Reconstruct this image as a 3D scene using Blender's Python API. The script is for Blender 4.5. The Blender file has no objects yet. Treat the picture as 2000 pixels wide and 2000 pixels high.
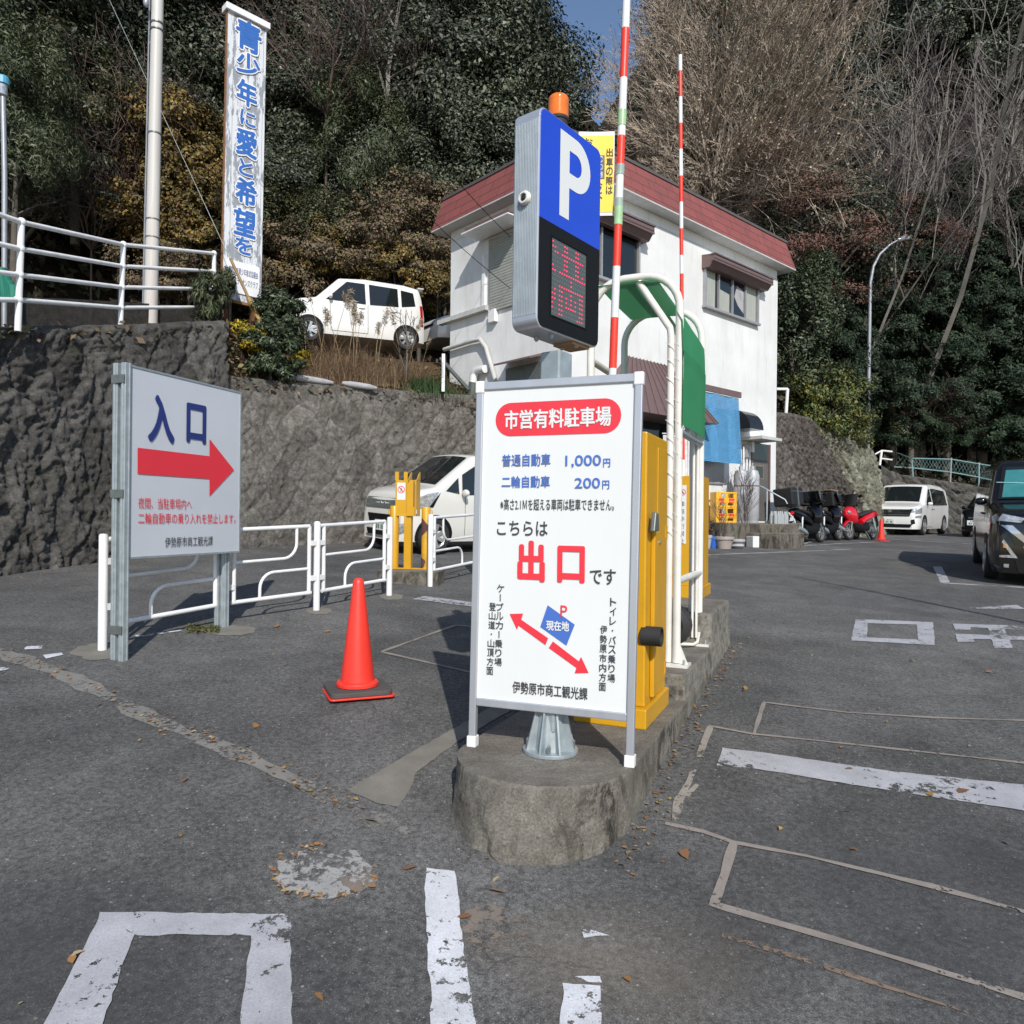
import bpy, bmesh, math, random
import numpy as np
from mathutils import Vector, Matrix, Quaternion

# ------------------------------------------------------------------ scene, camera, light
SC = bpy.context.scene
COL = SC.collection
CZ = 1.6                       # camera height above the asphalt under it
FPX, ROLL, HZ = 1430.0, math.radians(.6), 1012.0
cam = bpy.data.cameras.new('camera'); cam.sensor_width = 36; cam.lens = 36 * FPX / 2000
cam.shift_y = (HZ - 1000) / 2000; cam.clip_start = .05; cam.clip_end = 600
camo = bpy.data.objects.new('camera', cam); COL.objects.link(camo)
camo.location = (0, 0, CZ)
camo.rotation_euler = (Matrix.Rotation(math.pi/2, 3, 'X') @ Matrix.Rotation(ROLL, 3, 'Z')).to_euler()
SC.camera = camo

SUN_EL, SUN_AZ = math.radians(37), math.radians(11)
wd = bpy.data.worlds.new('World'); SC.world = wd; wd.use_nodes = True
wn = wd.node_tree.nodes; wl = wd.node_tree.links
sky = wn.new('ShaderNodeTexSky'); sky.sky_type = 'NISHITA'; sky.sun_disc = False
sky.sun_elevation = SUN_EL; sky.sun_rotation = math.pi - SUN_AZ
sky.air_density = 1.0; sky.dust_density = .4; sky.ozone_density = 2.0
wl.new(sky.outputs[0], wn['Background'].inputs[0]); wn['Background'].inputs[1].default_value = .145
sun = bpy.data.lights.new('sun', 'SUN'); sun.energy = 4.4; sun.angle = math.radians(.5); sun.color = (1, .955, .89)
suno = bpy.data.objects.new('sun', sun); COL.objects.link(suno); suno.location = (4, -20, 30)
sd = Vector((-math.sin(SUN_AZ)*math.cos(SUN_EL), math.cos(SUN_AZ)*math.cos(SUN_EL), -math.sin(SUN_EL)))
suno.rotation_mode = 'QUATERNION'; suno.rotation_quaternion = sd.to_track_quat('-Z', 'Y')
SC.view_settings.view_transform = 'Standard'; SC.view_settings.look = 'None'
SC.view_settings.exposure = 0; SC.view_settings.gamma = 1
SC.render.engine = 'CYCLES'
SC.cycles.max_bounces = 6; SC.cycles.diffuse_bounces = 3; SC.cycles.glossy_bounces = 3
SC.cycles.transparent_max_bounces = 8; SC.cycles.use_denoising = True
rng = np.random.default_rng(11)
random.seed(5)

# ------------------------------------------------------------------ surveying helpers (photo pixel -> place on the site)
def ray(px, py):
    dx, dy = px - 1000, py - HZ
    return ((dx*math.cos(ROLL) + dy*math.sin(ROLL)) / FPX, (dx*math.sin(ROLL) - dy*math.cos(ROLL)) / FPX)
def gz(x, y):
    return CZ + (-1.6*math.exp(-y/12.3) if y > 0 else -1.6 + .13*y) - .3*math.tanh(x/8.5) - .05*math.exp(-((x-.2)**2 + (y-2.5)**2)/1.1)
def hit(px, py):
    a, b = ray(px, py); y = .5
    while y < 80 and CZ + b*y > gz(a*y, y): y += .005
    return Vector((a*y, y, gz(a*y, y)))
def at(px, py, y):
    a, b = ray(px, py); return Vector((a*y, y, CZ + b*y))
def lev(px, py, z):
    a, b = ray(px, py); y = (z - CZ)/b; return Vector((a*y, y, z))
class Plane:                     # a vertical plane through p along the direction d (degrees right of straight ahead)
    def __init__(s, p, deg):
        s.p = Vector((p[0], p[1], 0)); s.d = Vector((math.sin(math.radians(deg)), math.cos(math.radians(deg)), 0))
        s.n = Vector((s.d.y, -s.d.x, 0)); s.rz = math.atan2(s.d.y, s.d.x)
    def uv(s, px, py):
        a, b = ray(px, py); y = s.p.dot(s.n)/(a*s.n.x + s.n.y)
        return (Vector((a*y, y, 0)) - s.p).dot(s.d), CZ + b*y

# ------------------------------------------------------------------ object helpers
def prop(o, label=None, cat=None, group=None, kind=None):
    if label: o['label'] = label
    if cat: o['category'] = cat
    if group: o['group'] = group
    if kind: o['kind'] = kind
    return o
def thing(name, label, cat, loc=(0, 0, 0), rz=0., group=None, rot=None):
    o = bpy.data.objects.new(name, None); COL.objects.link(o); o.empty_display_size = .2
    o.location = loc; o.rotation_euler = rot if rot is not None else (0, 0, rz)
    return prop(o, label, cat, group)
def copy_tree(o, parent=None):
    c = o.copy(); COL.objects.link(c); c.parent = parent
    for ch in [k for k in bpy.data.objects if k.parent == o]: copy_tree(ch, c)
    return c
class MB:
    def __init__(s): s.v = []; s.f = []
    def add(s, vs, fs):
        n = len(s.v); s.v += [tuple(v) for v in vs]; s.f += [tuple(i + n for i in f) for f in fs]; return s
    def box(s, c, d, rot=None):
        x, y, z = d[0]/2, d[1]/2, d[2]/2
        P = [Vector(p) for p in ((-x,-y,-z),(x,-y,-z),(x,y,-z),(-x,y,-z),(-x,-y,z),(x,-y,z),(x,y,z),(-x,y,z))]
        if rot is not None: P = [rot @ p for p in P]
        return s.add([p + Vector(c) for p in P], [(0,3,2,1),(4,5,6,7),(0,1,5,4),(1,2,6,5),(2,3,7,6),(3,0,4,7)])
    def tube(s, pts, r, n=10, cap=True):
        pts = [Vector(p) for p in pts]; m = len(pts)
        rs = r if isinstance(r, (list, tuple)) else [r]*m
        prev = None; rings = []
        for i in range(m):
            t = (pts[min(i+1, m-1)] - pts[max(i-1, 0)]).normalized()
            if prev is None:
                prev = t.orthogonal().normalized()
            prev = (prev - t*prev.dot(t)).normalized(); b = t.cross(prev)
            rings.append([pts[i] + (prev*math.cos(2*math.pi*k/n) + b*math.sin(2*math.pi*k/n))*rs[i] for k in range(n)])
        V = [p for R in rings for p in R]; Fs = []
        for i in range(m-1):
            for k in range(n):
                Fs.append((i*n+k, i*n+(k+1) % n, (i+1)*n+(k+1) % n, (i+1)*n+k))
        if cap: Fs += [tuple(range(n))[::-1], tuple((m-1)*n+k for k in range(n))]
        return s.add(V, Fs)
    def lathe(s, prof, n=24, M=None, cap=True):
        V = []; Fs = []
        for r, z in prof:
            for k in range(n):
                p = Vector((r*math.cos(2*math.pi*k/n), r*math.sin(2*math.pi*k/n), z)); V.append(M @ p if M is not None else p)
        for i in range(len(prof)-1):
            for k in range(n): Fs.append((i*n+k, i*n+(k+1) % n, (i+1)*n+(k+1) % n, (i+1)*n+k))
        if cap and prof[0][0] > 1e-4: Fs.append(tuple(range(n))[::-1])
        if cap and prof[-1][0] > 1e-4: Fs.append(tuple((len(prof)-1)*n+k for k in range(n)))
        return s.add(V, Fs)
    def prism(s, poly, off):
        n = len(poly); P = [Vector(p) for p in poly]; o = Vector(off)
        return s.add(P + [p + o for p in P], [tuple(range(n))[::-1], tuple(range(n, 2*n))] + [(i, (i+1) % n, n+(i+1) % n, n+i) for i in range(n)])
    def quad(s, a, b, c, d): return s.add([a, b, c, d], [(0, 1, 2, 3)])
    def patch(s, a, b, c, d, nu=6, nv=6, f=None):
        a, b, c, d = (Vector(q) for q in (a, b, c, d)); V = []
        for j in range(nv+1):
            for i in range(nu+1):
                u, w = i/nu, j/nv; p = (a*(1-u)+b*u)*(1-w) + (d*(1-u)+c*u)*w
                V.append(f(p) if f else p)
        return s.add(V, [(j*(nu+1)+i, j*(nu+1)+i+1, (j+1)*(nu+1)+i+1, (j+1)*(nu+1)+i) for j in range(nv) for i in range(nu)])
    def sphere(s, c, r, n=14, m=9):
        r = Vector(r) if isinstance(r, (tuple, list, Vector)) else Vector((r, r, r)); c = Vector(c); V = []; Fs = []
        for j in range(m+1):
            t = math.pi*j/m
            for k in range(n):
                a = 2*math.pi*k/n; V.append(c + Vector((r.x*math.sin(t)*math.cos(a), r.y*math.sin(t)*math.sin(a), r.z*math.cos(t))))
        for j in range(m):
            for k in range(n): Fs.append((j*n+k, (j+1)*n+k, (j+1)*n+(k+1) % n, j*n+(k+1) % n))
        return s.add(V, Fs)
    def build(s, name, m, parent=None, bevel=0, smooth=None, clean=True):
        me = bpy.data.meshes.new(name); me.from_pydata(s.v, [], s.f); me.update()
        if clean:
            bm = bmesh.new(); bm.from_mesh(me); bmesh.ops.remove_doubles(bm, verts=bm.verts, dist=1e-5)
            bmesh.ops.recalc_face_normals(bm, faces=bm.faces); bm.to_mesh(me); bm.free()
        if m: me.materials.append(m)
        if smooth:
            me.polygons.foreach_set('use_smooth', [True]*len(me.polygons)); me.set_sharp_from_angle(angle=math.radians(smooth))
        o = bpy.data.objects.new(name, me); COL.objects.link(o); o.parent = parent
        if bevel:
            b = o.modifiers.new('bevel', 'BEVEL'); b.width = bevel; b.segments = 2; b.limit_method = 'ANGLE'; b.angle_limit = math.radians(40)
        return o
def np_mesh(name, V, k, m, parent=None):          # V: (N*k,3) vertices of N separate k-gons
    V = np.ascontiguousarray(V, dtype=np.float32); n = len(V)//k
    me = bpy.data.meshes.new(name); me.vertices.add(len(V)); me.vertices.foreach_set('co', V.ravel())
    me.loops.add(len(V)); me.loops.foreach_set('vertex_index', np.arange(len(V), dtype=np.int32))
    me.polygons.add(n); me.polygons.foreach_set('loop_start', np.arange(0, len(V), k, dtype=np.int32))
    me.update(calc_edges=True); me.materials.append(m)
    o = bpy.data.objects.new(name, me); COL.objects.link(o); o.parent = parent; return o
def grid_mesh(name, P, m, parent=None, attr=None, smooth=True):   # P: (nv,nu,3)
    nv, nu = P.shape[:2]; me = bpy.data.meshes.new(name)
    idx = np.arange(nv*nu).reshape(nv, nu)
    F = np.stack([idx[:-1, :-1], idx[:-1, 1:], idx[1:, 1:], idx[1:, :-1]], -1).reshape(-1, 4)
    me.vertices.add(nv*nu); me.vertices.foreach_set('co', np.ascontiguousarray(P, dtype=np.float32).ravel())
    me.loops.add(F.size); me.loops.foreach_set('vertex_index', F.astype(np.int32).ravel())
    me.polygons.add(len(F)); me.polygons.foreach_set('loop_start', np.arange(0, F.size, 4, dtype=np.int32))
    me.update(calc_edges=True)
    if smooth: me.polygons.foreach_set('use_smooth', [True]*len(F))
    if attr is not None:
        c = me.color_attributes.new('stone', 'FLOAT_COLOR', 'POINT')
        c.data.foreach_set('color', np.ascontiguousarray(attr, dtype=np.float32).ravel())
    me.materials.append(m)
    o = bpy.data.objects.new(name, me); COL.objects.link(o); o.parent = parent; return o

# ------------------------------------------------------------------ materials
class NT:
    def __init__(s, name):
        s.m = bpy.data.materials.new(name); s.m.use_nodes = True; s.t = s.m.node_tree; s.b = s.t.nodes['Principled BSDF']
        s.co = s.t.nodes.new('ShaderNodeTexCoord').outputs['Object']
    def set(s, **k):
        for a, v in k.items(): s.b.inputs[a.replace('_', ' ')].default_value = v
        return s
    def n(s, ty, **k):
        x = s.t.nodes.new('ShaderNode'+ty)
        for a, v in k.items(): setattr(x, a, v)
        return x
    def link(s, a, b): s.t.links.new(a, b)
    def noise(s, scale, detail=4, rough=.6, stretch=None, co=None, dist=0):
        x = s.n('TexNoise'); x.inputs['Scale'].default_value = scale; x.inputs['Detail'].default_value = detail
        x.inputs['Roughness'].default_value = rough; x.inputs['Distortion'].default_value = dist
        c = co or s.co
        if stretch:
            mp = s.n('Mapping'); mp.inputs['Scale'].default_value = stretch; s.link(c, mp.inputs[0]); c = mp.outputs[0]
        s.link(c, x.inputs['Vector']); return x.outputs['Fac']
    def vor(s, scale, feature='F1', out='Distance', rnd=1):
        x = s.n('TexVoronoi', feature=feature); x.inputs['Scale'].default_value = scale; x.inputs['Randomness'].default_value = rnd
        s.link(s.co, x.inputs['Vector']); return x.outputs[out]
    def ramp(s, fac, stops, interp='LINEAR'):
        x = s.n('ValToRGB'); e = x.color_ramp.elements; x.color_ramp.interpolation = interp
        while len(e) < len(stops): e.new(.5)
        for el, (p, c) in zip(e, stops): el.position = p; el.color = (*c, 1) if not isinstance(c, (int, float)) else (c, c, c, 1)
        s.link(fac, x.inputs[0]); return x.outputs[0]
    def mix(s, fac, a, b, mode='MIX'):
        x = s.n('Mix', data_type='RGBA', blend_type=mode)
        for sock, v in ((x.inputs[0], fac), (x.inputs[6], a), (x.inputs[7], b)):
            if isinstance(v, (int, float)): sock.default_value = v
            elif isinstance(v, tuple): sock.default_value = (*v, 1)
            else: s.link(v, sock)
        return x.outputs[2]
    def math(s, op, a, b=None):
        x = s.n('Math', operation=op)
        for i, v in enumerate((a, b)):
            if v is None: continue
            if isinstance(v, (int, float)): x.inputs[i].default_value = v
            else: s.link(v, x.inputs[i])
        return x.outputs[0]
    def bump(s, h, strength=.3, dist=.01):
        x = s.n('Bump'); x.inputs['Strength'].default_value = strength; x.inputs['Distance'].default_value = dist
        s.link(h, x.inputs['Height']); s.link(x.outputs[0], s.b.inputs['Normal']); return s
    def color(s, c): s.link(c, s.b.inputs['Base Color']); return s
def mul(c, k): return tuple(min(1, x*k) for x in c)
def pm(name, c, rough=.5, metal=0, var=.12, scale=6, dirt=0, dcol=(.1, .085, .065), bump=0, bscale=60, coat=0, spec=.5, stretch=None, emit=0):
    t = NT(name).set(Roughness=rough, Metallic=metal, Specular_IOR_Level=spec)
    if coat: t.set(Coat_Weight=coat, Coat_Roughness=.06)
    col = t.ramp(t.noise(scale, stretch=stretch), [(.3, mul(c, 1-var)), (.7, mul(c, 1+var*.6))])
    if dirt:
        d = t.ramp(t.noise(scale*.7, 8, .7, stretch=stretch), [(.52, 0.), (.75, dirt)])
        col = t.mix(d, col, dcol)
        rr = t.math('ADD', t.math('MULTIPLY', d, .3), rough); t.link(rr, t.b.inputs['Roughness'])
    t.color(col)
    if bump: t.bump(t.noise(bscale, 6), bump, .004)
    if emit:
        t.set(Emission_Strength=emit); t.b.inputs['Emission Color'].default_value = (*c, 1)
    return t.m
def leafmat(name, cols, rough=.5, spec=.35, transl=0):
    t = NT(name).set(Roughness=rough, Specular_IOR_Level=spec)
    g = t.n('NewGeometry').outputs['Random Per Island']
    st = [((i+.5)/len(cols), c) for i, c in enumerate(cols)]
    c = t.ramp(g, st, 'CONSTANT' if len(cols) > 3 else 'LINEAR')
    v = t.ramp(t.noise(.55, 2), [(.3, .55), (.7, 1.25)])
    t.color(t.mix(1., c, v, 'MULTIPLY'))
    return t.m
M = {}
M['white_paint'] = pm('white_paint', (.78, .78, .78), .35, dirt=.25, scale=4, dcol=(.45, .4, .33))
M['pipe_white'] = pm('cream_white_paint', (.72, .70, .65), .35, dirt=.4, scale=5, dcol=(.42, .36, .27))
M['sign_white'] = pm('sign_white', (.70, .715, .71), .4, var=.04, scale=2, dirt=.14, dcol=(.5, .49, .45), stretch=(1, 1, .3))
M['board_white'] = pm('board_white', (.55, .58, .63), .35, var=.05, scale=1.5)
M['alu'] = pm('aluminium', (.52, .54, .58), .42, .6, var=.1, scale=9, stretch=(1, 1, .15))
M['galv'] = pm('galvanised_steel', (.38, .43, .45), .5, .45, var=.2, scale=14, dirt=.2, dcol=(.3, .3, .28))
M['galv_dark'] = pm('dark_galvanised_steel', (.17, .19, .18), .5, .5, var=.2, scale=14)
M['red'] = pm('red_film', (.74, .035, .055), .4, var=.06, scale=3)
M['arm_red'] = pm('reflective_red', (.80, .045, .02), .4, var=.1)
M['arm_white'] = pm('reflective_white', (.74, .75, .75), .4, var=.08)
M['blue'] = pm('blue_film', (.06, .15, .50), .4, var=.06, scale=3)
M['navy'] = pm('navy_film', (.02, .035, .18), .4, var=.06, scale=3)
M['p_blue'] = pm('parking_blue', (.012, .06, .55), .22, var=.05, coat=.3)
M['ink'] = pm('dark_ink', (.045, .045, .05), .5, var=.1)
M['black'] = pm('black_plastic', (.006, .006, .006), .6, var=.2, spec=.25)
M['rubber'] = pm('rubber', (.022, .022, .022), .75, var=.2, scale=20, bump=.2)
M['yellow'] = pm('yellow_enamel', (.60, .315, .012), .34, var=.10, scale=2.5, dirt=.4, dcol=(.30, .15, .03))
M['orange_lens'] = pm('amber_lens', (.75, .17, .008), .12, var=.15, scale=30, coat=.6)
M['cone'] = pm('cone_red', (.80, .038, .022), .42, var=.10, scale=5, dirt=.45, dcol=(.42, .09, .07))
M['rust'] = pm('rust', (.16, .055, .025), .8, var=.35, scale=20)
M['rust_yellow'] = pm('rusty_yellow', (.62, .33, .015), .45, var=.1, scale=6, dirt=1, dcol=(.11, .05, .045))
M['glass'] = pm('dark_glass', (.012, .016, .017), .04, var=.1, spec=.7)
M['lamp_clear'] = pm('lamp_lens', (.42, .44, .46), .08, .4, var=.5, scale=25)
M['lamp_red'] = pm('tail_lamp', (.45, .01, .012), .12)
M['lamp_amber'] = pm('amber_lamp', (.7, .2, .01), .15)
M['chrome'] = pm('chrome', (.55, .56, .58), .25, .9, var=.05)
M['car_white'] = pm('pearl_white', (.74, .74, .72), .25, var=.02, coat=.8)
M['car_silverwhite'] = pm('warm_white', (.66, .65, .60), .25, var=.02, coat=.8)
M['car_black'] = pm('black_car_paint', (.004, .004, .005), .16, var=.05, coat=.35, spec=.35)
M['rim'] = pm('alloy', (.5, .5, .51), .3, .7, var=.1)
M['seam'] = pm('panel_gap', (.10, .10, .10), .6)
M['plate'] = pm('plate', (.72, .73, .70), .4)
M['plate_ink'] = pm('plate_ink', (.03, .12, .08), .5)
M['moto_red'] = pm('motorcycle_red', (.55, .008, .02), .2, coat=.8, var=.05)
M['teal_shade'] = pm('teal_sunshade', (.05, .24, .24), .18, .2, var=.2, scale=3, coat=1)
M['cardboard'] = pm('cardboard', (.3, .2, .12), .8)
M['green_sheet'] = pm('green_tarpaulin', (.045, .30, .13), .55, var=.1, scale=3)
M['blue_net'] = pm('blue_net', (.085, .28, .50), .7, var=.15, scale=8)
M['bright_blue'] = pm('blue_bucket', (.03, .12, .45), .4)
M['beige_pot'] = pm('beige_pot', (.36, .31, .28), .7, dirt=.4)
M['grey_pot'] = pm('grey_pot', (.34, .33, .30), .75, dirt=.4)
M['crate'] = pm('yellow_crate', (.80, .42, .01), .4, var=.06)
M['cyl_grey'] = pm('cylinder_grey', (.42, .43, .45), .4, .1, dirt=.15)
M['brown_metal'] = pm('brown_metal', (.16, .105, .10), .45, .1, var=.1)
M['soffit'] = pm('soffit', (.50, .50, .48), .7)
M['frame_alu'] = pm('window_frame', (.36, .36, .37), .45, .3)
M['shutter'] = pm('shutter', (.33, .34, .31), .6, dirt=.2)
M['curtain'] = pm('curtain', (.35, .37, .33), .7, var=.2, scale=5, stretch=(6, 6, .4))
M['netgreen'] = pm('green_netting', (.01, .16, .11), .7)
M['teal_fence'] = pm('teal_paint', (.19, .32, .32), .5, dirt=.3)
M['banner_yellow'] = pm('banner_yellow', (.78, .56, .015), .5, var=.05)
M['tape_green'] = pm('clear_green_tape', (.36, .55, .30), .25, var=.15, scale=20)
M['tape_grey'] = pm('grey_green_tape', (.33, .42, .36), .25, var=.2, scale=20)
M['lamp_grey'] = pm('lamp_pole', (.32, .335, .36), .45, .4)
M['dark_cloth'] = pm('dark_case', (.012, .012, .013), .55, var=.2)
M['wood'] = pm('weathered_wood', (.22, .17, .12), .8, var=.3, scale=12)
M['sack'] = pm('white_sack', (.36, .36, .37), .8, dirt=.5)
M['pet'] = pm('clear_bottle', (.35, .37, .37), .15, var=.3, scale=30)

def m_asphalt():
    t = NT('asphalt').set(Roughness=.85, Specular_IOR_Level=.3)
    big = t.noise(.45, 5, .65, dist=.6); mid = t.noise(2.3, 6, .7); fine = t.noise(42, 5, .75); grit = t.noise(230, 3, .8)
    base = t.ramp(big, [(.36, (.078, .077, .074)), (.64, (.130, .127, .121))])
    base = t.mix(.75, base, t.ramp(mid, [(.3, .62), (.7, 1.30)]), 'MULTIPLY')
    base = t.mix(.9, base, t.ramp(fine, [(.36, .5), (.64, 1.5)]), 'MULTIPLY')
    base = t.mix(.9, base, t.ramp(grit, [(.36, .4), (.66, 1.75)]), 'MULTIPLY')
    v = t.n('TexVoronoi'); v.inputs['Scale'].default_value = 46; t.link(t.co, v.inputs['Vector'])
    sep = t.n('SeparateColor'); t.link(v.outputs['Color'], sep.inputs[0])
    spot = t.math('MULTIPLY', t.math('LESS_THAN', v.outputs['Distance'], .22), t.math('GREATER_THAN', sep.outputs[0], .90))
    base = t.mix(spot, base, t.ramp(sep.outputs[1], [(.2, (.15, .145, .135)), (.8, (.34, .33, .31))]))
    v2 = t.n('TexVoronoi'); v2.inputs['Scale'].default_value = 105; t.link(t.co, v2.inputs['Vector'])
    s2 = t.n('SeparateColor'); t.link(v2.outputs['Color'], s2.inputs[0])
    sp2 = t.math('MULTIPLY', t.math('LESS_THAN', v2.outputs['Distance'], .3), t.math('GREATER_THAN', s2.outputs[0], .80))
    base = t.mix(sp2, base, (.21, .205, .195))
    # earth washed against the island's front, and an oil-dark lane in the foreground on the left
    def blob(c, r0, r1, sx=1, sy=1):
        mp = t.n('Mapping'); mp.vector_type = 'POINT'; mp.inputs['Location'].default_value = (-c[0]*sx, -c[1]*sy, 0); mp.inputs['Scale'].default_value = (sx, sy, 0)
        t.link(t.co, mp.inputs[0]); ln = t.n('VectorMath', operation='LENGTH'); t.link(mp.outputs[0], ln.inputs[0])
        d = t.math('ADD', ln.outputs['Value'], t.math('MULTIPLY', t.math('SUBTRACT', mid, .5), .9))
        return t.ramp(d, [(r0, 1.), (r1, 0.)])
    base = t.mix(t.math('MULTIPLY', blob((.33, 2.28), .02, .55, 1, 1.6), .45), base, (.20, .16, .115))
    base = t.mix(t.math('MULTIPLY', blob((-1.5, 2.05), .2, 1.2, .75, 1.5), .65), base, (.045, .046, .048))
    base = t.mix(t.math('MULTIPLY', blob((1.6, 2.6), .3, 1.5, .7, 1.0), .5), base, (.048, .048, .05))
    nv = t.n('TexNoise'); nv.inputs['Scale'].default_value = 1.7; nv.inputs['Detail'].default_value = 5; t.link(t.co, nv.inputs['Vector'])
    va = t.n('VectorMath', operation='SCALE'); t.link(nv.outputs['Color'], va.inputs[0]); va.inputs['Scale'].default_value = .7
    vb = t.n('VectorMath', operation='ADD'); t.link(t.co, vb.inputs[0]); t.link(va.outputs[0], vb.inputs[1])
    ve = t.n('TexVoronoi', feature='DISTANCE_TO_EDGE'); ve.inputs['Scale'].default_value = .75; t.link(vb.outputs[0], ve.inputs['Vector'])
    ck = t.math('MULTIPLY', t.math('LESS_THAN', ve.outputs['Distance'], .0045), t.ramp(big, [(.53, 0.), (.58, 1.)]))
    base = t.mix(t.math('MULTIPLY', ck, .4), base, (.03, .03, .03))
    t.color(base)
    h = t.math('ADD', t.math('MULTIPLY', fine, .5), grit); t.bump(h, .55, .006)
    return t.m
M['asphalt'] = m_asphalt()
def m_marking(name, c, wear=.5, sc=9):
    t = NT(name).set(Roughness=.75)
    col = t.ramp(t.noise(7, 5), [(.3, mul(c, .8)), (.7, mul(c, 1.1))])
    col = t.mix(.6, col, t.ramp(t.noise(150, 3), [(.3, .7), (.7, 1.15)]), 'MULTIPLY'); t.color(col)
    a = t.noise(sc, 8, .72); b = t.noise(1.6, 3)
    k = t.math('ADD', a, t.math('ADD', t.math('MULTIPLY', t.math('SUBTRACT', b, .5), .8), t.math('MULTIPLY', t.math('SUBTRACT', t.noise(170, 3, .8), .5), .22)))
    al = t.ramp(k, [(wear-.012, 0.), (wear+.012, 1.)])
    t.link(al, t.b.inputs['Alpha']); t.bump(t.noise(120, 3), .3, .003); return t.m
M['mark_white'] = m_marking('road_paint', (.40, .40, .42), .41, 22)
M['mark_bright'] = m_marking('fresh_road_paint', (.60, .61, .63), .40, 24)
M['mark_tan'] = m_marking('loop_sealant', (.27, .235, .205), .37, 26)
M['mark_pale'] = m_marking('faint_line', (.30, .27, .23), .43, 20)
M['seam_strip'] = m_marking('gravelly_seam', (.215, .205, .185), .44, 34)
M['patch'] = m_marking('gravel_patch', (.33, .325, .31), .40, 30)
M['patch_brown'] = m_marking('brown_gravel_patch', (.20, .165, .135), .47, 22)
M['crete_flat'] = m_marking('flat_concrete', (.20, .185, .155), .22, 10)
M['crack'] = m_marking('leaf_filled_crack', (.22, .155, .11), .52, 40)
def m_concrete():
    t = NT('old_concrete').set(Roughness=.9, Specular_IOR_Level=.25)
    c = t.ramp(t.noise(3, 6, .65), [(.3, (.115, .10, .082)), (.55, (.175, .155, .128)), (.75, (.24, .22, .185))])
    c = t.mix(.9, c, t.ramp(t.noise(130, 3, .8), [(.28, .55), (.72, 1.45)]), 'MULTIPLY')
    ge = t.n('NewGeometry'); sx = t.n('SeparateXYZ'); t.link(ge.outputs['Normal'], sx.inputs[0])
    side = t.math('SUBTRACT', 1., t.math('ABSOLUTE', sx.outputs[2]))
    st = t.ramp(t.noise(6, 8, .72, stretch=(1, 1, .5), dist=.8), [(.47, 0.), (.58, .75)])
    c = t.mix(t.math('MULTIPLY', side, st), c, (.028, .025, .02)); 
    gr = t.ramp(t.noise(2.1, 4), [(.58, 0.), (.7, .35)]); c = t.mix(t.math('MULTIPLY', side, gr), c, (.09, .10, .05))
    t.color(c); t.bump(t.math('ADD', t.noise(90, 5, .8), t.math('MULTIPLY', t.noise(11, 4), 1.2)), .6, .012); return t.m
M['concrete'] = m_concrete()
def m_island():
    t = NT('weathered_island_concrete').set(Roughness=.92, Specular_IOR_Level=.2)
    c = t.ramp(t.noise(4, 8, .7), [(.3, (.135, .122, .102)), (.5, (.20, .183, .155)), (.7, (.275, .255, .215))])
    c = t.mix(.95, c, t.ramp(t.noise(110, 4, .85), [(.3, .45), (.7, 1.6)]), 'MULTIPLY')
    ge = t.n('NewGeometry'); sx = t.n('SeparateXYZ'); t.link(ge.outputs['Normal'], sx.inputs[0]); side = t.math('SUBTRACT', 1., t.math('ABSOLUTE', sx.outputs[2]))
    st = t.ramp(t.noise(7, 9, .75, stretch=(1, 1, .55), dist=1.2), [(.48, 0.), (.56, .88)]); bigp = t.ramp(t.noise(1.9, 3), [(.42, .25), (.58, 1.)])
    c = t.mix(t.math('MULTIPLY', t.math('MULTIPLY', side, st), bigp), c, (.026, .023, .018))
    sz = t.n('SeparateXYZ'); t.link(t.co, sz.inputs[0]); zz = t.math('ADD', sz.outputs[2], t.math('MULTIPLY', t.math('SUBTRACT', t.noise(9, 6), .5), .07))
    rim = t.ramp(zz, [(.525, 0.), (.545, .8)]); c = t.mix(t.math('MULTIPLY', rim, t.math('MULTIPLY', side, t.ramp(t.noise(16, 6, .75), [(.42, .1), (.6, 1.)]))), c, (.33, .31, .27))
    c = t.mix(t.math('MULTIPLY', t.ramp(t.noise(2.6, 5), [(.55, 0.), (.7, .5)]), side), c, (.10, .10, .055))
    t.color(c); t.bump(t.math('ADD', t.noise(80, 6, .85), t.math('MULTIPLY', t.noise(14, 5, .7), 1.5)), .8, .014); return t.m
M['island'] = m_island()
def m_tarp():
    t = NT('green_tarpaulin').set(Roughness=.55); t.color(t.ramp(t.noise(3), [(.3, (.035, .25, .10)), (.7, (.045, .29, .12))]))
    tr = t.n('BsdfTranslucent'); tr.inputs[0].default_value = (.10, .5, .2, 1); mx = t.n('MixShader'); mx.inputs[0].default_value = .16
    o = t.t.nodes['Material Output']; t.link(t.b.outputs[0], mx.inputs[1]); t.link(tr.outputs[0], mx.inputs[2]); t.link(mx.outputs[0], o.inputs[0]); return t.m
M['green_sheet'] = m_tarp()
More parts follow.
